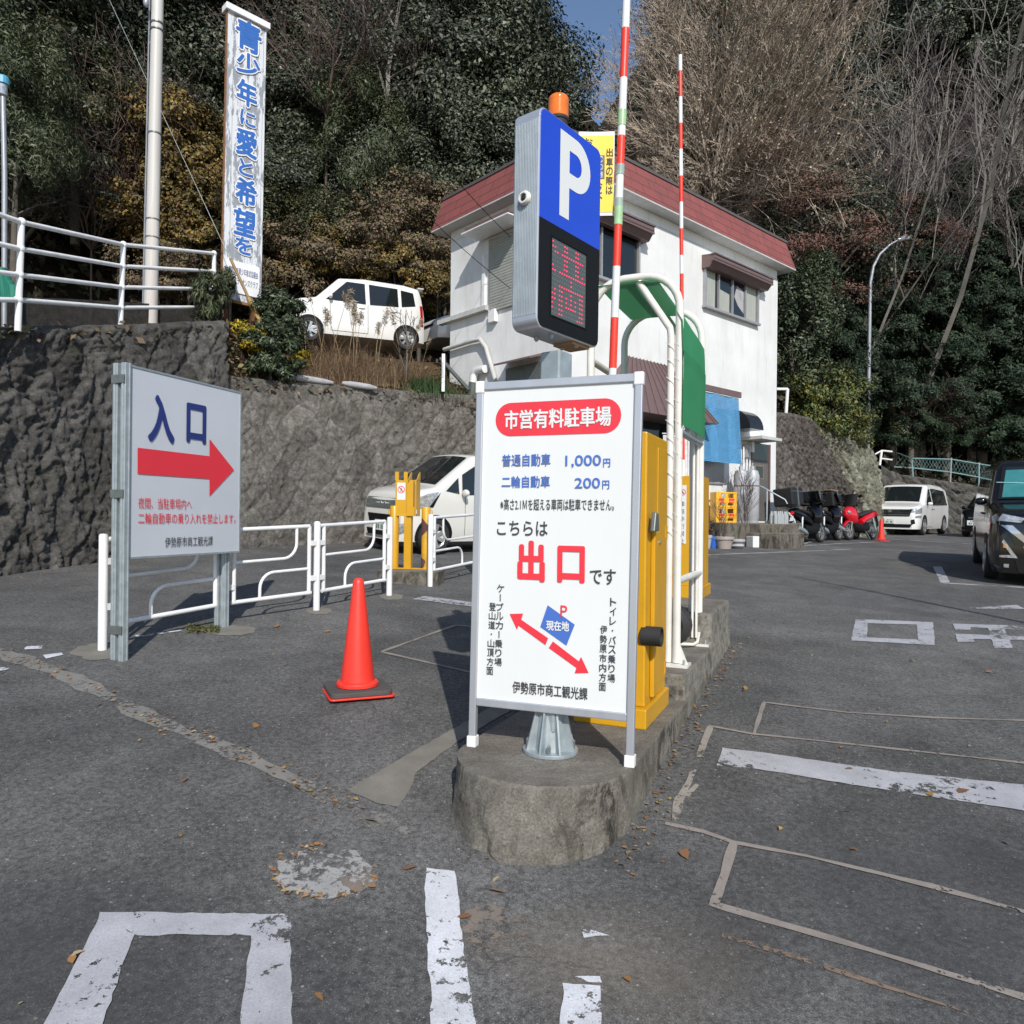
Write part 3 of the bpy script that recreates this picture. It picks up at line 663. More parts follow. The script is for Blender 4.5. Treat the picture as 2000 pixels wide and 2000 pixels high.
# ---- front notice stand -------------------------------------------------------------------------------
pL, pR = lev(928,1458,TZ1), lev(1221,1496,TZ1)
fd = (pR-pL); fw = Vector((fd.x, fd.y, 0)).length; fdeg = math.degrees(math.atan2(fd.x, fd.y))
FP = Plane(pL, fdeg)
st = thing('notice_stand', 'white framed exit notice board with parking fees standing on two legs on the island front', 'notice board', (pL.x, pL.y, TZ1), FP.rz)
def fuv(zx, zy): u, v = FP.uv(600 + .36232*zx, 700 + .36232*zy); return u, v - TZ1
c4 = [fuv(960,142), fuv(1762,135), fuv(1720,1935), fuv(918,1828)]
tilt = (c4[0][0]-c4[3][0] + c4[1][0]-c4[2][0])/2/(c4[0][1]-c4[3][1])
vt, vb = (c4[0][1]+c4[1][1])/2 + .02, (c4[2][1]+c4[3][1])/2 - .02
def sh(u, v): return u + tilt*v      # the whole stand leans a little to the right
bl, br = c4[3][0]-tilt*c4[3][1]-.02, c4[2][0]-tilt*c4[2][1]+.02
mb = MB(); fwid = .034
for u in (bl, br): mb.prism([(sh(u-fwid/2, .03), -.012, .03), (sh(u+fwid/2, .03), -.012, .03), (sh(u+fwid/2, vt-.03), -.012, vt-.03), (sh(u-fwid/2, vt-.03), -.012, vt-.03)], (0, .03, 0))
for v in (vt-.012, vb+.012): mb.prism([(sh(bl+fwid/2, v-.018), -.0105, v-.018), (sh(br-fwid/2, v-.018), -.0105, v-.018), (sh(br-fwid/2, v+.018), -.0105, v+.018), (sh(bl+fwid/2, v+.018), -.0105, v+.018)], (0, .027, 0))
for u in (bl, br): pass
mb.build('frame', M['alu'], st, bevel=.004)
for u in (bl, br):
    MB().prism([(sh(u-.022, 0), -.018, 0), (sh(u+.022, 0), -.018, 0), (sh(u+.022, .05), -.018, .05), (sh(u-.022, .05), -.018, .05)], (0, .042, 0)).build('foot_cap', M['white_paint'], st, bevel=.003)
    MB().prism([(sh(u-.021, vt-.045), -.016, vt-.045), (sh(u+.021, vt-.045), -.016, vt-.045), (sh(u+.021, vt+.012), -.016, vt+.012), (sh(u-.021, vt+.012), -.016, vt+.012)], (0, .038, 0)).build('corner_cap', M['white_paint'], st, bevel=.006)
MB().prism([(sh(bl+.01, vb), 0, vb), (sh(br-.01, vb), 0, vb), (sh(br-.01, vt), 0, vt), (sh(bl+.01, vt), 0, vt)], (0, .012, 0)).build('panel', M['sign_white'], st)
def ftext(rows, m, bold=0., y0=-.004, name='lettering'):
    it = []
    for r in rows:
        txt, x0, x1, y0z, y1z, hz = r
        a, b = fuv(x0, y0z), fuv(x1, y1z); mid = ((a[0]+b[0])/2, (a[1]+b[1])/2)
        h = abs(fuv((x0+x1)/2, (y0z+y1z)/2-hz/2)[1] - fuv((x0+x1)/2, (y0z+y1z)/2+hz/2)[1])
        it.append((txt, mid[0], mid[1], abs(b[0]-a[0]), h))
    for q in it: letters([q], m, st, name, bold, y0)
def fpoly(pts, m, name, y=-.0025): return poly_on([fuv(*p) for p in pts], m, st, name, y)
a, b = fuv(1017,320), fuv(1693,320); pc = ((a[0]+b[0])/2, (a[1]+b[1])/2); pw = b[0]-a[0]; ph = fuv(1355,228)[1]-fuv(1355,412)[1]
poly_on([(pc[0]+x, pc[1]+z) for x, z in rrect(pw, ph, ph/2-.001, 10)], M['red'], st, 'red_banner', -.002)
ftext([('市営有料駐車場',1065,1640,322,322,106)], M['sign_white'], .022, name='white_lettering')
ftext([('普通自動車',1052,1313,546,551,66), ('1,000',1393,1585,553,556,66), ('円',1597,1635,563,563,46), ('二輪自動車',1050,1310,662,668,64), ('200',1443,1580,672,672,56), ('円',1592,1630,681,681,46)], M['blue'], .012, name='blue_lettering')
ftext([('※高さ2.1Ｍを超える車両は駐車できません。',1043,1655,778,798,62)], M['ink'], .002, name='dark_lettering')
ftext([('こちらは',1025,1298,912,918,78), ('です',1525,1665,1173,1180,84), ('伊勢原市商工観光課',1108,1513,1774,1803,66)], M['ink'], .010, name='dark_lettering')
ftext([('出',1135,1283,1090,1096,222), ('口',1350,1498,1108,1112,200)], M['red'], .035, name='red_lettering')
def fvert(txt, x0, y0z, x1, y1z, w, m, bold=.01):
    a, b = fuv(x0, y0z), fuv(x1, y1z); n = len(txt); it = []; ww = abs(fuv(x0+w/2, y0z)[0]-fuv(x0-w/2, y0z)[0]); step = (a[1]-b[1])/n
    for k, ch in enumerate(txt):
        f = (k+.5)/n; u = a[0]+(b[0]-a[0])*f; v = a[1]-step*(k+.5)
        if ch == 'ー': it.append((ch, u, v, ww*.12, step*.75, 1))
        elif ch == '・': it.append((ch, u, v, ww*.2, ww*.2))
        else: it.append((ch, u, v, ww*(.8 if ch in 'りトイレ' else .95), step*.86))
    return letters(it, m, st, 'vertical_lettering', bold, -.004)
fvert('ケーブルカー乗り場', 1045,1215, 1030,1660, 42, M['ink']); fvert('登山道・山頂方面', 1002,1312, 985,1708, 38, M['ink'])
fvert('トイレ・バス乗り場', 1652,1287, 1640,1748, 42, M['ink']); fvert('伊勢原市内方面', 1600,1435, 1592,1795, 40, M['ink'])
fpoly([(1297,1330),(1443,1435),(1398,1548),(1257,1447)], M['blue'], 'blue_panel', -.0022)
ftext([('現在地',1290,1413,1440,1443,54)], M['sign_white'], .022, -.0045, name='white_lettering')
ftext([('P',1367,1403,1362,1364,64)], M['red'], 0, -.005, name='red_lettering')
fpoly([(1092,1377),(1165,1375),(1155,1408),(1300,1508),(1285,1545),(1140,1440),(1132,1463)], M['red'], 'red_arrow')
fpoly([(1325,1525),(1465,1632),(1477,1608),(1518,1695),(1442,1697),(1452,1668),(1303,1560)], M['red'], 'red_arrow')

# ---- parking sign on its post ------------------------------------------------------------------------
pc = Vector((.184, 3.304, TZ1)); PW, PT, PH = .491, .134, .94; PZ = CZ + .808 - TZ1 + PH/2
FDEG = 38.3; rzp = math.atan2(math.cos(math.radians(FDEG)), math.sin(math.radians(FDEG)))
ps = thing('parking_sign', 'tall blue P sign cabinet with red dot display and amber beacon on a steel post', 'parking sign', pc, 0, rot=(0, math.radians(.5), rzp))
mb = MB().box((0, 0, .95), (.105, .105, 1.7)); mb.build('post', M['galv'], ps, bevel=.008)
mb = MB().lathe([(.125, 0), (.125, .016), (.0, .016)], 28)
mb.build('base_flange', M['galv'], ps, bevel=.002)
mb = MB().lathe([(.075, .016), (.048, .26), (.0, .26)], 20)
for k in range(8):
    R = Matrix.Rotation(k*math.pi/4+.2, 3, 'Z')
    mb.prism([R @ Vector(p) for p in ((.05, -.004, .016), (.116, -.004, .016), (.108, -.004, .05), (.056, -.004, .26), (.045, -.004, .26))], R @ Vector((0, .008, 0)))
mb.build('gusset', M['galv'], ps)
for k in range(4):
    R = Matrix.Rotation(k*math.pi/2+.55, 3, 'Z'); p = R @ Vector((.102, 0, 0))
    MB().lathe([(.009, .016), (.009, .05), (.004, .058), (0, .058)], 8, Matrix.Translation(p)).build('anchor_bolt', M['chrome'], ps)
o2 = rrect(PW, PH, .042, 8)
body = MB().prism([(x, -PT/2, PZ+z) for x, z in o2], (0, PT, 0)).build('cabinet', M['alu'], ps, bevel=.004)
mb = MB()
for k in range(15):                                   # fluted aluminium side
    y = -PT/2 + .008 + k*(PT-.016)/14
    mb.box((-PW/2-.0012, y, PZ), (.0030, .0035, PH-.11))
mb.build('fluting', M['galv'], ps)
yf = -PT/2 - .004
i2 = rrect(PW-.014, PH-.014, .036, 8); zc = -PH/2+.007+.036
split = PZ + PH/2 - .505*PH
top = [(x, PZ+z) for x, z in i2 if PZ+z > split]; bot = [(x, PZ+z) for x, z in i2 if PZ+z < split]
e = PW/2-.007
tp = [(e, split)] + [p for p in top] + [(-e, split)]
bp = [p for p in bot[:len(bot)//2]] + bot[len(bot)//2:]; bp = [(-e, split)] + bp + [(e, split)]
MB().prism([(u, yf, v) for u, v in tp], (0, .004, 0)).build('blue_panel', M['p_blue'], ps)
# black face with a recessed display window
du0, du1, dv0, dv1 = -PW/2+.195*PW, -PW/2+.76*PW, PZ+PH/2-.925*PH, PZ+PH/2-.565*PH
mb = MB()
for (a, b, c, d) in ((-e, du0, PZ+zc, split), (du1, e, PZ+zc, split), (du0, du1, dv1, split), (du0, du1, PZ+zc, dv0)):
    mb.prism([(a, yf, c), (b, yf, c), (b, yf, d), (a, yf, d)], (0, .004, 0))
mb.prism([(u, yf, v) for u, v in [(x, PZ+z) for x, z in i2 if z < zc+.0005]], (0, .004, 0))
for a, b, c, d in ((du0-.006, du0, dv0, dv1), (du1, du1+.006, dv0, dv1), (du0-.006, du1+.006, dv1, dv1+.006), (du0-.006, du1+.006, dv0-.006, dv0)):
    mb.prism([(a, yf-.003, c), (b, yf-.003, c), (b, yf-.003, d), (a, yf-.003, d)], (0, .003, 0))
mb.build('black_face', M['black'], ps)
disp = MB().box(((du0+du1)/2, -PT/2-.0012, (dv0+dv1)/2), (du1-du0, .002, dv1-dv0)).build('display', pm('display_grey', (.085, .095, .093), .35, var=.05), ps)
LED = """R....RR...RR...
RR...RR...RR...
.RR.RRRRRRRRRR.
.....RR...RR...
.....RR...RR...
R....RR...RR.R.
RR.RRRRRRRRRRRR
........R......
........R......
...RRRRRRRRRRR.
.R.RR...R...RR.
RR.RR.R.R.R.RR.
RR.RR.R.R.R.RR.
R..RR.RRRRR.RR.
R..RR.......RR.
...RR......RRR.""".split('\n')
on, off = MB(), MB(); nr, nc = len(LED), len(LED[0]); cw, chh = (du1-du0)/(nc+.4), (dv1-dv0)/(nr+.6)
for r in range(nr):
    for c in range(nc):
        u, v = du0 + cw*(c+.7), dv1 - chh*(r+.8)
        (on if LED[r][c] == 'R' else off).lathe([(.0042 if LED[r][c] == 'R' else .0024, 0), (.003 if LED[r][c] == 'R' else .0015, .002), (0, .002)], 7, Matrix.Translation((u, -PT/2-.0022, v)) @ Matrix.Rotation(math.pi/2, 4, 'X'))
on.build('lit_dots', pm('lit_red_dot', (1., .03, .10), .4, emit=.9), disp); off.build('unlit_dots', pm('unlit_dot', (.16, .26, .24), .4), disp)
# letter P
pu0, pu1, pv1, pv0 = -PW/2+.30*PW, -PW/2+.80*PW, PZ+PH/2-.045*PH, PZ+PH/2-.448*PH
pw_, ph_ = pu1-pu0, pv1-pv0; s = .30*pw_; cy = pv1 - .31*ph_; ro = .31*ph_
outer = [(pu0, pv0), (pu0+s, pv0), (pu0+s, cy-ro)] + [(pu1-min(ro, .62*pw_) + min(ro, .62*pw_)*math.cos(t), cy + ro*math.sin(t)) for t in [(-math.pi/2 + math.pi*k/16) for k in range(17)]] + [(pu0, pv1)]
ri = ro - s*.92; rx = min(ro, .62*pw_)
inner = [(pu0+s, cy-ri)] + [(pu1-rx + (rx-s)*math.cos(t), cy + ri*math.sin(t)) for t in [(-math.pi/2 + math.pi*k/16) for k in range(17)]] + [(pu0+s, cy+ri)]
bm = bmesh.new()
def loop(pts):
    vs = [bm.verts.new((u, yf-.0015, v)) for u, v in pts]; return [bm.edges.new((vs[i], vs[(i+1) % len(vs)])) for i in range(len(vs))]
ed = loop(outer) + loop(inner); bmesh.ops.triangle_fill(bm, use_beauty=True, edges=ed)
me = bpy.data.meshes.new('letter'); bm.to_mesh(me); bm.free(); me.materials.append(M['sign_white']); lo = bpy.data.objects.new('letter', me); COL.objects.link(lo); lo.parent = ps
# camera eye on the side, beacon on top, bolts below
RY = Matrix.Rotation(-math.pi/2, 4, 'Y')
MB().lathe([(.030, 0), (.030, .012), (.024, .020), (.018, .020), (.016, .012), (0, .012)], 20, Matrix.Translation((-PW/2-.002, .0, PZ+.085)) @ RY).build('eye_ring', M['pipe_white'], ps, smooth=40)
MB().lathe([(.016, 0), (.012, .008), (0, .010)], 14, Matrix.Translation((-PW/2-.013, .0, PZ+.085)) @ RY).build('eye_lens', M['glass'], ps, smooth=60)
bz = PZ + PH/2
MB().lathe([(.042, -.01), (.042, .055), (.047, .058), (.047, .07), (0, .07)], 24, Matrix.Translation((.0, .01, bz))).build('beacon_base', M['rubber'], ps, smooth=35)
prof = [(.044, .07)] + [(.0455 + (.0022 if k % 2 else 0), .074+k*.0085) for k in range(10)] + [(.046, .160), (.040, .168), (.0, .170)]
MB().lathe(prof, 28, Matrix.Translation((.0, .01, bz))).build('beacon_lens', M['orange_lens'], ps, smooth=30)
for u, y in ((-.1, -.04), (.1, -.04), (-.1, .04), (.1, .04)): MB().lathe([(.012, 0), (.012, -.012), (.006, -.02), (0, -.02)], 8, Matrix.Translation((u, y, PZ-PH/2))).build('bolt', M['galv'], ps)
MB().box((.12, 0, PZ-PH/2-.006), (.14, PT*.8, .012)).build('bottom_cover', M['cardboard'], ps)

# ---- gate machines ------------------------------------------------------------------------------------
gfl, gfr = lev(1139,1405,TZ1), lev(1242,1422,TZ1)
gw = .34; gp = il((gfr.x*ID.x+gfr.y*ID.y), (gfr.x*IN.x+gfr.y*IN.y) - gw/2 + .035, TZ1)
GM = thing('barrier_machine', 'tall yellow barrier machine right behind the exit notice with its striped arm raised', 'barrier gate', gp, IRZ)
GH = at(1250,844,gp.y).z - TZ1; GD = .52
MB().box((0, GD/2, .05), (gw+.04, GD+.04, .10)).build('plinth', M['yellow'], GM, bevel=.006)
MB().box((0, GD/2+.02, GH/2+.05), (gw, GD-.02, GH-.10)).build('cabinet', M['yellow'], GM, bevel=.008)
MB().box((-.04, .004, GH/2+.06), (gw-.09, .012, GH-.2)).build('front_door', M['yellow'], GM, bevel=.004)
MB().box((gw/2+.012, .20, .56), (.022, .13, .86)).build('side_cover', M['yellow'], GM, bevel=.004)
mb = MB()
for k in range(4): mb.box((gw/2-.05, -.004, GH-.36-.012*2*k), (.06, .012, .008))
mb.build('vent', M['yellow'], GM)
MB().lathe([(.011, 0), (.011, .006), (.006, .008), (0, .008)], 12, Matrix.Translation((gw/2+.024, .235, .93)) @ Matrix.Rotation(math.pi/2, 4, 'Y')).build('key_lock', M['chrome'], GM)
for z_ in (.22, .98): MB().box((gw/2+.004, GD-.03, z_), (.012, .03, .07)).build('hinge', M['yellow'], GM)
MB().box((gw/2+.003, GD/2+.13, GH/2+.05), (.006, GD-.28, GH-.22)).build('side_panel', M['yellow'], GM, bevel=.003)
MB().prism([(gw/2+.02, .02, .99), (gw/2+.02, .13, .99), (gw/2+.02, .12, 1.08), (gw/2+.02, .06, 1.09)], (.025, 0, 0)).build('handle', M['galv_dark'], GM, bevel=.006)
MB().lathe([(.05, 0), (.05, .10), (.042, .10), (.038, .02), (0, .02)], 18, Matrix.Translation((gw/2-.02, .05, .46)) @ Matrix.Rotation(math.pi/2, 4, 'Y') ).build('sensor_hood', M['rubber'], GM, smooth=40)
def stripes(base, top, r, bands, parent, name='arm'):
    """bands: list of (z0, z1, material key) measured on the site"""
    d = (top-base)
    arm = None
    for z0, z1, mk in bands:
        f0, f1 = (z0-base.z)/d.z, (z1-base.z)/d.z
        mb = MB().tube([base + d*f0, base + d*f1], r*(1.12 if 'tape' in mk else 1), 14)
        o = mb.build(name if arm is None else 'band', M[mk], arm or parent, smooth=40)
        arm = arm or o
    return arm
ya = 4.02; inv = (Matrix.Translation(gp) @ Matrix.Rotation(IRZ, 4, 'Z')).inverted()
zz = lambda py, x=1190: at(x, py, ya).z
pb, pt = at(1196,740,ya), at(1226,-60,ya)
bands = [(pb.z-.45, zz(720), 'arm_white'), (zz(720), zz(621), 'arm_red'), (zz(621), zz(521), 'arm_white'), (zz(521), zz(440), 'arm_red'), (zz(440), zz(405), 'tape_green'), (zz(405), zz(388), 'tape_grey'), (zz(388), zz(342), 'arm_white'), (zz(342), zz(322), 'tape_grey'), (zz(322), zz(266), 'arm_red'), (zz(266), zz(246), 'arm_white'), (zz(246), zz(216), 'tape_green'), (zz(216), zz(153), 'arm_white'), (zz(153), zz(56), 'arm_red'), (zz(56), pt.z+.6, 'arm_white')]
bands = [(inv @ Vector((0, 0, a))).z - 0 and (a, b, m) for a, b, m in bands]
d = pt-pb
def loc(p): return inv @ p
B0, T0_ = loc(pb - d*.25), loc(pt)
stripes(B0, T0_, .0215, [(a-TZ1, b-TZ1, m) for a, b, m in bands], GM)
MB().box((B0.x, B0.y, B0.z+.02), (.07, .07, .3)).build('arm_holder', M['galv_dark'], GM, bevel=.005)
# yellow notice taped to the near arm
bn = thing('yellow_notice', 'curled yellow notice sheet taped to the raised barrier arm beside the P sign', 'notice', at(1164,336,ya+.02), math.radians(-12))
bw, bh = .195, .465
def curl(u): return .035*(u/bw+.5)**2 + .012*math.sin((u/bw+.5)*math.pi)
def cpatch(u0, u1, v0, v1, y, m, name):
    mb = MB(); n = 10
    for i in range(n):
        a, b = u0+(u1-u0)*i/n, u0+(u1-u0)*(i+1)/n; mb.quad((a, curl(a)+y, v0), (b, curl(b)+y, v0), (b, curl(b)+y, v1), (a, curl(a)+y, v1))
    return mb.build(name, m, bn, smooth=60)
cpatch(-bw/2, bw/2, -bh/2, bh/2, 0, M['sign_white'], 'sheet'); cpatch(-bw/2+.012, bw/2-.004, -bh/2+.018, bh/2-.022, -.002, M['banner_yellow'], 'yellow_field')
cpatch(.0, .045, -.03, .10, -.004, M['ink'], 'black_field')
def ctext(items, m, y):
    o = letters(items, m, bn, 'lettering', .015, 0)
    for v in o.data.vertices: v.co.y = curl(v.co.x) + y
ctext([(c, .072, .115-.052*k, .036, .046) for k, c in enumerate('出車の際は')] + [('お', -.045, .175, .05, .04), ('は', .01, -.12, .05, .05), ('お', .01, -.07, .05, .045)], M['ink'], -.005)
ctext([(c, .022, .075-.042*k, .032, .036) for k, c in enumerate('つり銭')], M['sign_white'], -.007)

# far gate
fg0 = lev(1329,1168,TZ3); yg = fg0.y
G2 = thing('barrier_machine', 'second yellow barrier machine with a no walking sticker behind the white pipe frame', 'barrier gate', (fg0.x+.05, fg0.y+.03, TZ3), IRZ)
h2 = at(1340,929,yg).z - TZ3
MB().box((0, .2, .05), (.29, .46, .10)).build('plinth', M['yellow'], G2, bevel=.005)
MB().box((0, .2, h2/2+.05), (.25, .42, h2-.1)).build('cabinet', M['yellow'], G2, bevel=.006)
MB().box((-.03, -.012, h2-.33), (.062, .003, .50)).build('sticker', M['sign_white'], G2)
letters([(c, -.03, h2-.24-.063*k, .034, .044) for k, c in enumerate('車路歩行禁止')], M['ink'], G2, 'lettering', .0, -.0145)
def nowalk(parent, u, v, r, y):
    mb = MB(); n = 28
    for k in range(n):
        a, b = 2*math.pi*k/n, 2*math.pi*(k+1)/n
        mb.quad(*[(u+q*math.cos(t), y, v+q*math.sin(t)) for q, t in ((r, a), (r, b), (r*.8, b), (r*.8, a))])
    mb.quad(*[(u+p, y-.0004, v+q) for p, q in ((-.66*r, .52*r), (-.52*r, .66*r), (.66*r, -.52*r), (.52*r, -.66*r))])
    mb.build('prohibition_ring', M['red'], parent)
    mb = MB()
    mb.add([(u+.12*r*math.cos(t*.8), y-.0007, v+.45*r+.12*r*math.sin(t*.8)) for t in range(8)], [tuple(range(8))])
    for p in (((-.08, .3), (.1, .3), (.08, -.1), (-.08, -.1)), ((-.08, -.1), (.06, -.1), (-.2, -.6), (-.3, -.55)), ((0, -.1), (.1, -.1), (.3, -.6), (.2, -.62)), ((.05, .28), (.12, .28), (.32, -.02), (.26, -.04)), ((-.05, .28), (-.12, .25), (-.3, 0), (-.24, -.04))):
        mb.quad(*[(u+a*r, y-.0007, v+b*r) for a, b in p])
    mb.build('walker_symbol', M['ink'], parent)
nowalk(G2, -.03, h2-.14, .027, -.0145)
inv2 = (Matrix.Translation(G2.location) @ Matrix.Rotation(IRZ, 4, 'Z')).inverted()
z2 = lambda py: at(1332, py, yg+.1).z - TZ3
pb, pt = at(1334,930,yg+.1), at(1328.5,108,yg+.1); d = pt-pb
ys_ = [108,139,190,241,292,344,395,447,499,535,586,637,690,742,794,846,898,935]
bands = [(z2(b), z2(a), 'arm_white' if k % 2 == 0 else 'arm_red') for k, (a, b) in enumerate(zip(ys_, ys_[1:]))]
stripes(inv2 @ pb, inv2 @ pt, .0165, bands, G2)

# ---- white pipe canopy over the ticket side ---------------------------------------------------------------
q1, q2 = lev(1318,1300,TZ2), lev(1352,1256,TZ2)
u1 = q1.x*ID.x+q1.y*ID.y; u2 = u1 + .83
cn = thing('pipe_canopy', 'white pipe frame with green tarpaulin roof and side beside the barrier machine', 'canopy', il(u1, VR-.105, TZ2), IRZ)
ztop = at(1230,531,q1.y).z - TZ2; rp = .025; W_ = .57; rad = .22
DD = u2-u1
def frame(y):
    pts = [(0, y, .02), (0, y, ztop-rad)] + arc((-rad, y, ztop-rad), rad, 0, math.pi/2, 8)[1:] + [(-W_+rad, y, ztop)] + arc((-W_+rad, y, ztop-rad), rad, math.pi/2, math.pi, 8)[1:] + [(-W_, y, .02)]
    MB().tube(pts, rp, 12).build('arch_pipe', M['pipe_white'], cn, smooth=50)
frame(0); frame(DD)
for y in (0, DD):
    zk = at(1311,639,q1.y).z - TZ2
    MB().tube([(-.052, y+.002, .02), (-.052, y+.002, zk-.05), (-.06, y+.002, zk), (-.26, y+.002, ztop-.03)], .0225, 12).build('inner_pipe', M['pipe_white'], cn, smooth=50)
    for x in (-.02, -W_):
        mb = MB().box((x, y, .008), (.20, .13, .016))
        for sx in (-1, 1): mb.prism([(x+sx*.03, y-.004, .016), (x+sx*.092, y-.004, .016), (x+sx*.085, y-.004, .03), (x+sx*.04, y-.004, .14), (x+sx*.03, y-.004, .14)], (0, .008, 0))
        mb.build('base_plate', M['pipe_white'], cn)
        for sx in (-1, 1): MB().lathe([(.008, .016), (.008, .045), (0, .05)], 8, Matrix.Translation((x+sx*.075, y-.045, 0))).build('anchor_bolt', M['galv'], cn)
zs = at(1333,842,q1.y).z - TZ2
for x, z in ((0, zs), (0, at(1333,1135,q1.y).z-TZ2), (-W_, ztop-.5), (-.3, ztop)): MB().tube([(x, 0, z), (x, DD, z)], .023, 10).build('tie_pipe', M['pipe_white'] if z != zs else M['galv'], cn, smooth=50)
for k in range(2): MB().tube([(-.01-.028*k, DD-.055, .06), (-.01-.028*k, DD-.055, zs)], .010, 8).build('conduit', M['pipe_white'], cn, smooth=50)
# tarpaulin: roof, bent over the shoulder, down the side
prof = [(-W_+.05, ztop-.035), (-.45, ztop-.035), (-.25, ztop-.035), (-.13, ztop-.045), (.02, ztop-.30), (.034, ztop-.55), (.034, (ztop+zs)/2), (.03, zs+.03)]
mb = MB(); n = 12
for i in range(len(prof)-1):
    for j in range(n):
        def pt_(k, jj):
            x, z = prof[k]; f = jj/n; bul = .012*math.sin(f*math.pi)*(1 if k > 3 else .4)
            ins = .06*math.sin(max(0, (k-4))/max(1, len(prof)-5)*math.pi)
            return (x + (bul if k > 3 else 0), -.035 + (DD+.03)*f*(1-ins*.3), z - (0 if k > 3 else bul))
        mb.quad(pt_(i, j), pt_(i+1, j), pt_(i+1, j+1), pt_(i, j+1))
mb.build('tarpaulin', M['green_sheet'], cn, smooth=60)
mb = MB()
for k in range(18): 
    y = -.02 + (DD)*k/17; mb.tube([(.03, y, zs+.035), (.0, y+.03, zs-.025)], .003, 5)
for k in range(11):
    for x in (0, -.052):
        z = .82 + k*.115 + .02*math.sin(k*5)
        if z < ztop-rad: mb.tube([(x-.026, -.012, z+.03), (x, -.0265, z+.008), (x+.026, -.012, z-.02)], .0022, 5)
mb.build('lashing', M['pipe_white'], cn)
MB().tube([(-.1, DD-.2, .03), (-.02, DD-.12, .02), (.0, DD-.06, .03), (.01, DD-.05, .1)], .012, 8).build('conduit', M['pipe_white'], cn, smooth=50)
MB().lathe([(.11, 0), (.15, .03), (.15, .15), (.11, .18), (.07, .16), (.07, .02)], 22, Matrix.Translation((-.18, DD-.05, .15)) @ Matrix.Rotation(math.pi/2, 4, 'X')).build('tyre', M['rubber'], None, smooth=40)
ty = bpy.data.objects['tyre']; ty.matrix_world = Matrix.Translation(cn.location) @ Matrix.Rotation(IRZ, 4, 'Z'); prop(ty, 'black rubber tyre lying against the step behind the canopy leg', 'tyre')

# ---- entrance sign ------------------------------------------------------------------------------------
e0 = hit(243, 1277); EP = Plane((e0.x*.968+.01, 5.12*.968), 18.9)
es = thing('entrance_sign', 'large white entrance sign with a red arrow before the pipe fence', 'sign', (EP.p.x, EP.p.y, e0.z), EP.rz)
def euv(zx, zy): u, v = EP.uv(.36232*zx, 600 + .36232*zy); return u, v - e0.z
cs = [euv(695,312), euv(1292,468), euv(1290,1312), euv(693,1350)]
el, er = (cs[0][0]+cs[3][0])/2, (cs[1][0]+cs[2][0])/2; et, eb = (cs[0][1]+cs[1][1])/2, (cs[2][1]+cs[3][1])/2
MB().box(((el+er)/2, .02, (et+eb)/2), (er-el, .035, et-eb)).build('panel', M['board_white'], es)
mb = MB()
for z in (et+.006, eb-.006): mb.box(((el+er)/2, .02, z), (er-el+.01, .045, .014))
mb.box((er+.006, .02, (et+eb)/2), (.012, .045, et-eb+.02)); mb.build('edge_trim', M['galv'], es)
gr = lambda u: gz(*(EP.p + EP.d*u).xy) - e0.z
for u in (el-.02, er-.07):
    for y in (.0, .07):
        zt_ = et+.02 if u < el else eb+.1
        yy = y + (0 if u < el else .06)
        mb = MB(); b = gr(u)-.05
        mb.box((u-.006, yy+.012, (zt_+b)/2), (.03, .042, zt_-b)); mb.box((u+.012, yy-.012, (zt_+b)/2), (.012, .008, zt_-b)); mb.box((u-.024, yy+.012, (zt_+b)/2), (.008, .012, zt_-b))
        mb.build('post', M['galv'], es, bevel=.003)
for z in (et-.09, et-.86, .19):
    MB().box((el-.05, .048, z), (.006, .11, .055)).build('bracket', M['galv_dark'], es)
def etext(rows, m, bold, name):
    it = []
    for txt, x0, x1, ya_, yb_, hz in rows:
        a, b = euv(x0, ya_), euv(x1, yb_); xm, ym = (x0+x1)/2, (ya_+yb_)/2
        it.append((txt, (a[0]+b[0])/2, (a[1]+b[1])/2, b[0]-a[0], euv(xm, ym-hz/2)[1]-euv(xm, ym+hz/2)[1]))
    for q in it: letters([q], m, es, name, bold, -.0035)
etext([('入',795,940,600,608,258), ('口',1003,1110,627,630,212)], M['navy'], .034, 'blue_lettering')
etext([('夜間、当駐車場内へ',743,1032,1055,1062,58), ('二輪自動車の乗り入れを禁止します。',743,1268,1137,1140,56)], M['red'], 0, 'red_lettering')
etext([('伊勢原市商工観光課',888,1145,1263,1263,53)], M['ink'], 0, 'dark_lettering')
poly_on([euv(*p) for p in ((740,757),(1128,803),(1128,710),(1260,877),(1128,1018),(1128,925),(740,898))], M['red'], es, 'red_arrow', -.003)

